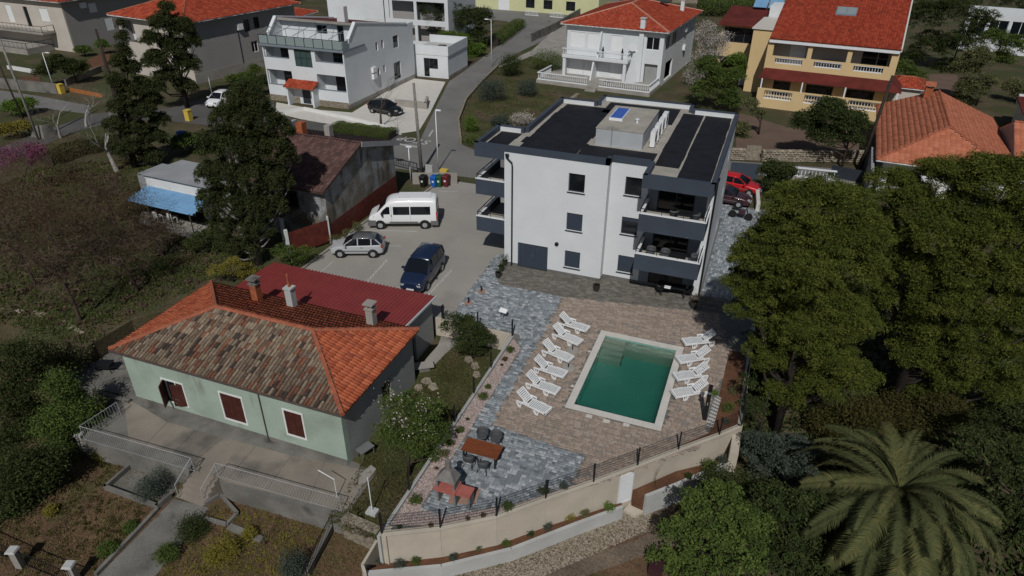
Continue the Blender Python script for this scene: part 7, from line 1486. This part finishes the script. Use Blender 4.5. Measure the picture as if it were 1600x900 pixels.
# palm
bc = S(1405, 768, 2.7); PB = (bc.x, bc.y, ZG)
PM = thing('palm_tree', 'large date palm with arching fronds in the lower right garden', 'palm', PB)
mb = MB(); zz = ZG
mb.lathe([(.42, 0), (.36, .6), (.33, 2.5), (.34, 4.2), (.48, 4.7), (.4, 5.1)], PB, 14); mb.build('trunk', 'bark', PM, world=True)
def frond(seed, L=3.9):
    g = np.random.default_rng(seed); k = 40; up = g.uniform(.5, 1.0); V, F, T_ = [], [], []
    th0 = up; pts = [np.zeros(3)]; th = th0
    for i in range(k): s_ = L/k; th = th0-(1.55+.5*g.random()*0)*((i/k)**1.3); pts.append(pts[-1]+s_*np.array([math.cos(th), 0, math.sin(th)]))
    mbb = MB().tube([tuple(p) for p in pts[::3]], [.035*(1-i/13)+.006 for i in range(len(pts[::3]))], 4)
    V = [tuple(v) for v in mbb.v]; F4 = [f for f in mbb.f if len(f) == 4]
    tv, tf = [], []
    for i in range(3, k+1):
        p = pts[i]; d = pts[i]-pts[i-1]; d /= np.linalg.norm(d); l = .46*math.sin(math.pi*(.12+.82*i/k))**.7+.08
        for rep_ in range(3):
            for s_ in (-1, 1):
                pp = p-d*(L/k)*rep_/3; droop = g.uniform(-.45, .1); dirn_ = d*.75+np.array([0, s_*1., 0])*g.uniform(.75, 1.05)+np.array([0, 0, .22+droop*.5]); dirn_ /= np.linalg.norm(dirn_)
                w_ = d*.014; tip = pp+dirn_*l*g.uniform(.85, 1.1)+np.array([0, 0, -.1*l]); mid = pp+dirn_*l*.5+np.array([0, 0, .03])
                q = len(tv); tv += [pp-w_, pp+w_, mid+w_*1.3, mid-w_*1.3, tip]; tf += [(q, q+1, q+2, q+3), (q+3, q+2, q+4, q+4)]
    n0 = len(V); V += [tuple(v) for v in tv]; F = [tuple(f) for f in mbb.f]+[tuple(n0+i for i in (f[:3] if f[2] == f[3] else f)) for f in tf]
    me = bpy.data.meshes.new('frond'); me.from_pydata(V, [], F); me.materials.append(MT['leaf_palm'])
    a = me.attributes.new('tint', 'FLOAT', 'FACE'); base_t = g.random()*.6; a.data.foreach_set('value', np.clip(base_t+.4*g.random(len(F)), 0, 1).astype(np.float32)); return me
FR = [frond(s_) for s_ in range(6)]; g = np.random.default_rng(5)
for k in range(100):
    ring = k/100; el = 1.15-2.0*ring; a = k*2.39996+g.normal()*.1
    o = link('frond', FR[k % 6], PM, (0, 0, 5.0-.25*ring)); o.rotation_euler = (g.normal()*.3, -el+.75, a); s_ = 1.0+.16*g.random(); s_ *= .75+.25*min(1, ring*3); o.scale = (s_, s_, s_)
# bushes round the palm
def massbush(name, label, base, lst, n, size, m, seed, bm='bark_dark', clump=.3, dep=.8, tri=False, aspect=.55, shell=.4): return pxtree(name, label, base, lst, n, size, m, dep=dep, seed=seed, bm=bm, clump=clump, tr=.08, k=2, per=70, cat='bush', aspect=aspect, shell=shell, tri=tri)
massbush('leafy_tree', 'bright leafy green tree at the bottom in front of the low grey wall', tuple(S(1085, 900, ZG)), [(1090, 792, 30, 1.), (1125, 780, 28, 1.1), (1060, 835, 30, 1.), (1110, 835, 40, 1.), (1150, 810, 32, 1.), (1040, 880, 28, .9), (1090, 885, 42, .9), (1150, 870, 44, 1.), (1180, 830, 28, 1.)], 24000, .12, 'leaf_mid', 21)
massbush('leafy_tree', 'dark glossy tree between the leafy tree and the palm', tuple(S(1215, 890, ZG)), [(1210, 800, 50, 1.), (1250, 860, 55, 1.), (1195, 860, 50, 1.), (1260, 800, 38, .9), (1290, 895, 45, .8)], 22000, .11, 'leaf_dark', 22)
massbush('shrub', 'grey green feathery shrub under the pines left of the palm', tuple(S(1215, 770, ZG)), [(1190, 705, 38, .8), (1235, 710, 45, .9), (1205, 750, 40, .8), (1255, 755, 36, .8)], 14000, .10, 'leaf_grey', 23, tri=True)
massbush('shrub', 'dark shrub in the bottom right corner behind the palm', tuple(S(1570, 830, ZG)), [(1550, 700, 50, 1.), (1600, 740, 55, 1.), (1590, 820, 55, 1.), (1560, 880, 45, .9), (1610, 660, 50, 1.)], 20000, .11, 'leaf_dark', 24)
massbush('shrub', 'dark green bush against the right end of the retaining wall', tuple(S(1180, 700, ZG)), [(1175, 640, 24, 1.), (1178, 690, 26, 1.), (1180, 735, 26, .9), (1165, 600, 16, 1.)], 7000, .09, 'leaf_dark', 25)
massbush('shrub', 'dark undergrowth under the pines beside the soil bed', (3.6, 36, ZG), [(1190, 540, 30, .9), (1180, 585, 28, .8), (1210, 600, 30, .8)], 6000, .12, 'leaf_dark', 26)
massbush('shrub', 'dark foliage at the bottom edge between the palm and bushes', tuple(S(1330, 905, ZG)), [(1340, 880, 40, .7), (1480, 890, 50, .6, .5), (1400, 900, 45, .6)], 9000, .1, 'leaf_dark', 27)
bare('bare_shrub', 'leafless twiggy shrub beside the palm', tuple(S(1235, 885, ZG)), 3.2, 'bark_grey', .6, 31, 4, .05, cat='shrub')
o = tag(MB().hexa([(-.3, -.3, 0), (.3, -.3, 0), (.3, .3, 0), (-.3, .3, 0), (-.3, -.3, .45), (.3, -.3, .45), (.3, .3, .45), (-.3, .3, .45)]).build('crate', 'paint_maroon'), 'dark red box on the ground at the bottom edge', 'box'); o.location = S(1024, 893, ZG)
# cypresses and dark trees on the left
cb = S(405, 413)
pxtree('cypress_tree', 'tall dark cypress with ragged crown beside the weathered house', cb, [(384, 150, 18, 1.1), (372, 170, 24, 1.1), (400, 172, 24, 1.1), (350, 195, 24, 1.2), (378, 195, 30, 1.1), (412, 195, 28, 1.2), (438, 208, 22, 1.1), (332, 235, 24, 1.3), (360, 235, 30, 1.2), (395, 235, 32, 1.2), (430, 240, 28, 1.2), (450, 250, 18, 1.1), (328, 280, 22, 1.3), (355, 280, 30, 1.2), (392, 282, 34, 1.2), (430, 285, 28, 1.2), (450, 290, 16, 1.), (330, 322, 22, 1.3), (358, 325, 30, 1.2), (395, 328, 32, 1.2), (428, 325, 22, 1.1), (348, 360, 20, 1.2), (376, 365, 26, 1.2), (408, 360, 24, 1.2), (362, 390, 16, 1.1), (390, 392, 20, 1.)], 190000, .115, 'leaf_cypress', clump=.25, tr=.28, seed=41, shell=.6, per=100, bm='bark_grey', tri=True, dep=.9, flat=1.5)
pxtree('dark_tree', 'broad dark evergreen before the long grey house', S(293, 168), [(262, 15, 14, 1.), (255, 40, 24, .9), (283, 50, 26, 1.), (238, 65, 20, .9), (300, 70, 18, 1.), (270, 80, 26, .9), (245, 100, 24, .9), (292, 105, 24, .9), (262, 125, 24, .8), (292, 138, 20, .7), (246, 140, 16, .8)], 95000, .16, 'leaf_cypress', clump=.5, tr=.3, seed=42, shell=.35, per=110, bm='bark_dark', dep=.8, tri=True)
pxtree('spruce_tree', 'tall dark spruce beside the lane in the upper left', S(212, 262), [(192, 42, 6, 2.2), (193, 62, 9, 1.6), (196, 85, 13, 1.3), (186, 102, 14, 1.), (208, 112, 18, 1.), (182, 128, 16, .9), (224, 138, 20, .9), (200, 145, 22, .9), (238, 160, 20, .8), (190, 170, 24, .9), (222, 178, 28, .8), (180, 200, 22, .8), (210, 208, 28, .8), (250, 190, 18, .8), (240, 220, 26, .8), (200, 238, 28, .7), (235, 245, 24, .6)], 120000, .14, 'leaf_cypress', clump=.36, tr=.3, seed=43, shell=.3, per=90, bm='bark_dark', dep=.8, tri=True)
massbush('shrub', 'green shrub at the foot of the cypress behind the red metal roof', tuple(S(455, 418)), [(445, 400, 22, .9), (465, 405, 18, .9), (480, 395, 12, 1.)], 5000, .09, 'leaf_mid', 44)
massbush('shrub', 'yellow green shrub behind the peak of the orange roof', tuple(S(365, 440)), [(345, 425, 20, .7), (370, 420, 22, .8), (390, 430, 16, .8)], 5000, .08, 'leaf_yellow', 45)
massbush('shrub', 'dark shrub under the blue canopy end', tuple(S(325, 395)), [(315, 375, 18, .9), (340, 385, 22, .9), (300, 385, 14, .8)], 5000, .1, 'leaf_dark', 46)
for k, (x, y, sd, l) in enumerate(((572, 318, 1, 'dry shrub beside the minibus nose'), (560, 362, 2, 'dry grey shrub in the bed behind the minibus'), (545, 372, 3, 'dry grey shrub in the bed above the hatchback'), (525, 382, 4, 'dry grey shrub in the bed left of the hatchback'))):
    shrub('bed_shrub', l, tuple(S(x, y)), .5, 'leaf_olive', 900, .07, 'shrubs in the bed below the red wall base', .8, seed=60+k)
bare('bare_tree', 'pale leafless tree beside the grey shed roof', tuple(S(183, 268)), 9.5, 'bark_pale', .7, 51, 6, .26, lean=(-.12, 0), first=.27)
bare('bare_tree', 'grey leafless shrubby tree on the lane verge near the poles', tuple(S(95, 215)), 5.0, 'bark_pale', .9, 52, 6, .16); bare('bare_tree', 'low spreading leafless tree beside the lane and the spruce', tuple(S(135, 198)), 5.2, 'bark_pale', 1.0, 53, 6, .17)
bare('bare_tree', 'leafless tree beside the black car on the forecourt', tuple(S(596, 198)), 6.0, 'bark', .7, 54, 5, .16, lean=(-.1, 0))
bare('bare_tree', 'tangled leafless shrub on the verge at the street junction', tuple(S(622, 208)), 2.6, 'bark_grey', 1., 55, 4, .04)
for k, (x, y, hh, sd, l) in enumerate(((125, 500, 9.0, 61, 'large brownish budding tree in the middle of the rough field'), (55, 445, 8.0, 62, 'brownish budding tree at the left edge of the field'), (215, 455, 7.5, 63, 'brownish budding tree behind the orange roof corner'), (90, 390, 8, 641, 'budding tree between the magenta tree and the field middle'), (180, 350, 6.5, 642, 'twiggy budding tree below the bare grey tree'), (150, 400, 6.5, 64, 'smaller budding tree in the upper field'), (20, 370, 6.5, 65, 'budding tree at the upper left edge of the field'), (255, 400, 5, 66, 'low budding tree before the blue canopy'))):
    bare('budding_tree', l, tuple(S(x, y)), hh, 'red_twig', .75, sd, 7, .13, 'budding trees in the rough field', 'leaf_rust', 4000, .08, first=.33)
for k, (x, y, r, z_) in enumerate(((125, 470, 2.9, 4.2), (55, 420, 2.8, 3.6), (215, 440, 2.4, 3.4), (150, 385, 2.3, 3.0), (20, 350, 2.4, 3.0), (255, 390, 1.7, 2.2), (90, 370, 2.5, 3.4), (180, 330, 2.2, 2.8))):
    b = S(x, y+30); o_ = [o for o in C.objects if o.get('group') == 'budding trees in the rough field' and o.type == 'EMPTY']
    par = min(o_, key=lambda q: (q.location-b).length); g_ = np.random.default_rng(200+k); c_ = np.array([par.location.x, par.location.y, z_])
    P = c_+rnd_dirs(1700, g_)*(g_.random((1700, 1))**.55)*np.array([r, r, r*.75]); V, F = leaves(P, .6, g_, .035, up=-.3, tri=True); fast('twigs', V, F, 'twig_haze', par, g_.random(1700), world=True)
bare('judas_tree', 'small tree with magenta blossom at the left edge beside the lane', tuple(S(45, 305)), 5.2, 'red_twig', .8, 67, 5, .09, leaf='leaf_magenta', nleaf=6000, lsize=.13)
hedge('dark green hedge along the near side of the lane', [tuple(S(75, 258))[:2], tuple(S(120, 240))[:2], tuple(S(165, 232))[:2], tuple(S(205, 228))[:2]], 2.2, 1.2, 'leaf_dark', 9000, .15, 70)
hedge('low green hedge bordering the forecourt of the loggia house', [tuple(S(522, 204))[:2], tuple(S(615, 216))[:2]], 2.6, .9, 'leaf_mid', 14000, .1, 71)
hedge('long clipped hedge on the left of the rising street', [tuple(S(772, 72))[:2], tuple(S(812, 42))[:2]], 2.4, 1.6, 'leaf_mid', 9000, .16, 72)
hedge('dark bushy hedge before the far stone wall at the top edge', [tuple(S(1088, 20))[:2], tuple(S(1185, 24))[:2]], 9, 3., 'leaf_mid', 16000, .25, 73)
for px, py, r, h, m, n, l in ((769, 158, 2.0, 3.0, 'leaf_grey', 6000, 'round clipped grey green tree on the street side lawn'), (797, 118, 2.0, 3.0, 'leaf_dark', 7000, 'dark rounded tree at the upper end of the lawn'), (825, 150, 1.6, 2.0, 'leaf_grey', 4000, 'round olive bush in the middle of the lawn'), (855, 108, 2.6, 2.8, 'leaf_mid', 8000, 'wide green bush beside the balustrade house'), (735, 205, .85, 1.7, 'leaf_bright', 2500, 'bright green conical shrub by the street kerb'), (782, 198, 1.3, 1.3, 'leaf_grey', 3000, 'grey lavender clump behind the apartment roof corner'), (815, 193, 1.4, 1.2, 'leaf_blossom', 2600, 'pale flowering clump behind the flat roof'), (750, 222, 2.0, .6, 'leaf_mid', 2500, 'low green ground cover at the rounded street corner')):
    b = S(px, py, .03); shrub('garden_shrub', l, tuple(b), r, m, n, .13, None, h, seed=int(px), lump=5)
pxtree('blossom_tree', 'white blossoming tree right of the balustrade house', S(1108, 135), [(1102, 50, 16, 1.2), (1115, 75, 22, 1.), (1095, 95, 18, 1.), (1130, 60, 12, 1.), (1085, 118, 16, .8)], 14000, .15, 'leaf_blossom', clump=.3, tr=.14, seed=81, shell=.4)
for base, bl, n, m, sd, l in (((1120, 172), [(1105, 110, 22, 1.), (1125, 135, 26, 1.), (1100, 145, 22, .9), (1140, 160, 20, .8), (1145, 120, 14, 1.)], 20000, 'leaf_mid', 82, 'dense green bush group between the white and yellow houses'), ((1150, 140), [(1150, 100, 16, 1.), (1155, 120, 14, .9)], 6000, 'leaf_bright', 83, 'spiky bright green palm like shrub before the yellow annex'), ((1163, 215), [(1158, 205, 10, 1.2), (1160, 220, 9, .9)], 2500, 'leaf_olive', 84, 'olive shrub beside the flat roof corner'),
        ((1315, 262), [(1260, 195, 24, .9), (1295, 180, 30, .9), (1330, 195, 26, .9), (1290, 215, 30, .7), (1335, 220, 18, .8)], 26000, 'leaf_dark', 85, 'spreading dark green tree before the yellow house'), ((1292, 185), [(1300, 170, 14, .9)], 2500, 'leaf_bright', 86, 'leafy bush under the yellow house balusters'), ((1213, 308), [(1205, 268, 16, .9), (1222, 272, 18, .9), (1212, 290, 18, .8)], 9000, 'leaf_dark', 87, 'round dark tree right of the red pickup'),
        ((1485, 110), [(1440, 30, 40, .9), (1490, 20, 44, .9), (1450, 75, 34, .9), (1500, 75, 42, .9), (1530, 40, 34, .9), (1425, 90, 20, .9), (1480, 110, 30, .7)], 46000, 'leaf_dark', 88, 'big mixed green tree right of the yellow house'), ((1525, 165), [(1510, 110, 26, 1.), (1530, 95, 24, 1.), (1515, 145, 28, .9), (1500, 165, 22, .8), (1545, 130, 14, 1.)], 24000, 'leaf_olive', 89, 'olive yellow tree behind the orange roofed house'),
        ((1590, 60), [(1580, 10, 36, 1.), (1610, 40, 40, 1.)], 14000, 'leaf_dark', 90, 'dark conifer in the top right corner'), ((1555, 95), [(1550, 65, 26, .9), (1580, 75, 26, .9), (1565, 95, 22, .8)], 16000, 'leaf_mid', 105, 'green tree before the white house in the top right'), ((1420, 140), [(1410, 110, 18, .9), (1430, 125, 18, .9)], 8000, 'leaf_mid', 106, 'green tree close behind the right wall of the yellow house'), ((1585, 160), [(1580, 140, 18, .9), (1600, 150, 20, .9)], 7000, 'leaf_olive', 91, 'olive bush below the maroon shed at the right edge'),
        ((685, 70), [(672, 15, 28, 1.), (700, 20, 24, 1.), (690, 45, 26, .9), (715, 40, 22, .9)], 22000, 'leaf_dark', 92, 'tall dark tree behind the roof terrace annex'), ((735, 75), [(735, 35, 24, 1.), (755, 30, 20, .9), (745, 60, 20, .9)], 15000, 'leaf_dark', 93, 'dark rounded tree above the two street bins'), ((715, 88), [(700, 65, 18, .9), (720, 70, 18, .9), (735, 85, 14, .8), (745, 80, 14, .9)], 14000, 'leaf_bright', 94, 'bright green bushes beside the bins'),
        ((120, 130), [(90, 105, 22, .9), (120, 110, 20, .9), (70, 115, 16, .8)], 14000, 'leaf_dark', 95, 'dark round bushes before the cream house'), ((160, 85), [(160, 72, 10, .9)], 2500, 'leaf_bright', 96, 'small bright shrub on the soil bed of the grey house'), ((133, 88), [(130, 80, 12, .7)], 3000, 'leaf_mid', 97, 'rounded green cushion at the grey house corner'), ((35, 180), [(25, 170, 22, .7), (45, 165, 14, .8)], 7000, 'leaf_bright', 98, 'bright green bush by the dark pole on the left edge'),
        ((400, 125), [(398, 112, 10, .9), (385, 125, 14, .8), (365, 128, 12, .8)], 6000, 'leaf_mid', 99, 'green bushes along the side of the long grey house'), ((390, 150), [(385, 140, 24, .6), (415, 130, 14, .8)], 9000, 'leaf_dark', 100, 'dark hedge plants left of the loggia house'), ((30, 215), [(15, 205, 18, .6), (35, 200, 14, .7)], 5000, 'leaf_yellow', 101, 'yellow green shrub by the boulder on the verge'), ((330, 235), [(290, 225, 20, .7), (320, 240, 16, .7)], 6000, 'leaf_mid', 102, 'green shrub behind the cypress near the blue bin'),
        ((445, 20), [(440, 5, 16, 1.), (460, 2, 16, 1.)], 7000, 'leaf_dark', 103, 'dark trees between the roofs at the top edge'), ((1185, 210), [(1172, 165, 10, .8), (1185, 178, 8, .8)], 2500, 'leaf_olive', 104, 'small olive bush at the foot of the yellow stair tower')):
    pxtree('bush' if 'bush' in l or 'shrub' in l or 'cushion' in l else 'garden_tree', l, S(*base), bl, int(n*1.45), .18, m, clump=.55, tr=.12, seed=sd, shell=.3, cat='bush' if 'bush' in l or 'shrub' in l or 'cushion' in l or 'plants' in l else 'tree', per=64)
# green house garden
BT = S(640, 742, ZY)
pxtree('blossoming_tree', 'leafy tree with white blossom beside the green house wall', BT, [(625, 640, 34, .9), (660, 650, 36, .9), (640, 690, 40, .9), (680, 680, 26, .9), (610, 680, 28, .9), (665, 710, 26, .8)], 22000, .085, 'leaf_mid', clump=.26, tr=.1, seed=111, shell=.35, per=70)
crown(bpy.data.objects['blossoming_tree'], pxblobs(BT, [(620, 630, 34, .8), (645, 650, 38, .8), (670, 640, 24, .8)]), 600, .08, 'leaf_blossom', .2, 10, .5, 112, .8, 'blossom')
pxtree('evergreen_bush', 'tall rounded evergreen bush below the parking wall', S(738, 560, ZY), [(712, 510, 22, .9), (735, 520, 26, 1.), (755, 535, 20, .9), (725, 540, 20, .8), (748, 550, 14, .8)], 18000, .085, 'leaf_dark', clump=.24, tr=.08, seed=113, shell=.4, cat='bush', per=70)
for px, py, r, h, m, l, nm in ((683, 722, .6, .7, 'leaf_mid', 'dark low bush right of the blossoming tree', 'bush'), (245, 770, 1.0, 1.3, 'leaf_grey', 'rosemary bush spilling over the sunken court', 'bush'), (300, 835, .85, .7, 'leaf_dark', 'dark spreading bush beside the garden path', 'bush'), (262, 875, .6, .7, 'leaf_mid', 'green bush lower down beside the garden path', 'bush'), (460, 893, .75, 1.2, 'leaf_grey', 'round blue grey bush at the bottom edge', 'bush'), (350, 872, .8, .7, 'leaf_yellow', 'loose yellow green shrub in the lower garden', 'shrub'), (392, 838, .35, .5, 'leaf_yellow', 'small yellow green shrub below the veranda railing', 'shrub'), (505, 790, .4, .7, 'leaf_yellow', 'yellowish climbing shrub at the right railing end', 'shrub'), (82, 802, .35, .4, 'leaf_yellow', 'yellow green tuft in the brown turf', 'plant'), (170, 862, .5, .4, 'leaf_mid', 'green border plants beside the path edge', 'plant'), (205, 825, .4, .35, 'leaf_mid', 'narrow green border plants below the sunken court', 'plant'), (165, 712, .6, .7, 'leaf_yellow', 'yellow green shrub under the veranda corner', 'shrub')):
    shrub(nm, l, tuple(S(px, py, ZG if py > 730 and px < 560 or px < 560 else ZY)), r, m, int(1500+r*3500), .065, None, h, seed=int(px)+1, lump=4)
for px, py, l in ((600, 765, 'thin'), (415, 850, 'forked')): bare('sapling', f'{l} leafless sapling in the gardens of the green house', tuple(S(px, py, ZG if px < 560 else ZY)), 2.0, 'bark_dark', .5, int(px), 3, .03, cat='sapling')
for px, py, l in ((107, 830, 'lone leafless sapling casting a shadow on the brown turf'), (150, 760, 'thin leafless stick near the sunken court')): bare('sapling', l, tuple(S(px, py, ZG)), 1.4, 'bark_dark', .6, int(px), 3, .025, cat='sapling')
# dark thicket at the left edge below the field
for k, (base, bl, n, m, l) in enumerate((((20, 690), [(20, 560, 40, .8), (50, 590, 34, .8), (10, 620, 40, .9), (45, 650, 40, .9), (5, 690, 40, .9)], 26000, 'leaf_dark', 'dark thicket at the left edge below the dry stone wall'), ((110, 700), [(95, 600, 26, .8), (115, 635, 34, .9), (90, 660, 34, .9), (140, 650, 22, .9), (100, 700, 30, .8)], 24000, 'leaf_mid', 'green bush against the veranda corner'), ((40, 790), [(30, 730, 38, .8), (70, 720, 30, .8), (10, 780, 34, .9), (60, 750, 24, .8)], 20000, 'leaf_dark', 'dark shade bushes beyond the left garden fence'), ((150, 600), [(75, 555, 24, .7), (110, 560, 20, .6), (45, 540, 20, .6)], 9000, 'leaf_olive', 'olive weeds growing along the dry stone wall'))):
    pxtree('thicket', l, S(*base, ZG), bl, n, .12, m, clump=.25, tr=.06, seed=120+k, shell=.4, cat='bush')
g = np.random.default_rng(9)
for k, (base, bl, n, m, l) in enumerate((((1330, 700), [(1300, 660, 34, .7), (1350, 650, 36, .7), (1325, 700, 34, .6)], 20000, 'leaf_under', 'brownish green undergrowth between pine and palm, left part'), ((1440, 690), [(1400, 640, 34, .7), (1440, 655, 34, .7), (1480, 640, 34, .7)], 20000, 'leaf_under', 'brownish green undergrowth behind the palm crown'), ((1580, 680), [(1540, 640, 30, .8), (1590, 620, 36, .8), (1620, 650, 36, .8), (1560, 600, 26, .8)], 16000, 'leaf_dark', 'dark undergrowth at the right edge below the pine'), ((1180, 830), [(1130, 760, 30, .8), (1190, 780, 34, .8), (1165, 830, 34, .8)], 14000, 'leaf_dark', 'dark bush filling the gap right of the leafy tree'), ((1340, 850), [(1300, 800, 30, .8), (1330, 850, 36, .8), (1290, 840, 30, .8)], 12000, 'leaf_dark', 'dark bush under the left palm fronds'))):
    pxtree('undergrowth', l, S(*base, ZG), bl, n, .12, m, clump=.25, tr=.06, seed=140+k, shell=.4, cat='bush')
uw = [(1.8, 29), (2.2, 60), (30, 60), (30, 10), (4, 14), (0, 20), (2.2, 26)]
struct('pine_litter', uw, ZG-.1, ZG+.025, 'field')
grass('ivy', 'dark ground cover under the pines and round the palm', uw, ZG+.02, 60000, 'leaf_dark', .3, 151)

def tufts(label, poly, z, n, m, seed, r=.16, per=26, size=.09):
    g = np.random.default_rng(seed); xs = [p[0] for p in poly]; ys = [p[1] for p in poly]
    x = g.uniform(min(xs), max(xs), n*3); y = g.uniform(min(ys), max(ys), n*3); k = inside(x, y, poly); x, y = x[k][:n], y[k][:n]; n = len(x)
    rr = r*(.4+g.random(n)**2*1.6); P = np.stack([x, y, np.full(n, z)], 1)[:, None, :]+rnd_dirs(n*per, g).reshape(n, per, 3)*(rr[:, None, None]*g.random((n, per, 1))**.5)*np.array([1, 1, .6])
    P[..., 2] = np.abs(P[..., 2]-z)+z; P = P.reshape(-1, 3); V, F = leaves(P, size, g, .4, tri=True)
    o = fast('weeds', V, F, m, None, np.repeat(g.random(n), per)*.5+g.random(n*per)*.5); return tag(o, label, 'weeds', kind='stuff')
gpoly = SP([(0, 900), (0, 790), (140, 705), (205, 730), (160, 765), (245, 797), (150, 900)], ZG); gpoly2 = SP([(255, 900), (335, 800), (420, 790), (530, 820), (480, 900)], ZG)
tufts('low weeds scattered over the brown turf of the left garden', gpoly, ZG, 260, 'leaf_under', 301); tufts('yellow green weeds in the lower garden right of the path', gpoly2, ZG, 240, 'leaf_yellow', 302, .13); tufts('pale dry tufts in the lower garden right of the path', gpoly2, ZG, 300, 'grass_dry', 303, .14)
tufts('weeds in the grass beside the green house', [(-15.5, 21), (-15.5, 30.8), (-11.9, 30.8), (-11.9, 16.6), (-15, 16.4)], ZY, 170, 'leaf_olive', 304, .13)
fp = SP([(-20, 500), (-20, 300), (60, 262), (220, 245), (300, 330), (420, 425), (330, 440), (200, 498), (140, 540)])
tufts('brown scrub and dead stalks over the rough field', fp, 0, 250, 'twig_haze', 305, .4, 26, .28); tufts('green and yellow tufts in the rough field', fp, 0, 900, 'leaf_mid', 306, .35, 26, .12)
tufts('weeds along the foot of the low grey wall by the rubble', SP([(600, 905), (800, 873), (960, 812), (1000, 830), (900, 870), (760, 905)], ZG), ZG, 120, 'leaf_olive', 307, .15)
tufts('weeds and flowers on the front lawn', SP([(722, 222), (718, 190), (735, 150), (775, 110), (830, 88), (862, 98), (872, 150), (815, 200)]), .03, 200, 'leaf_olive', 308, .25, 24, .12)
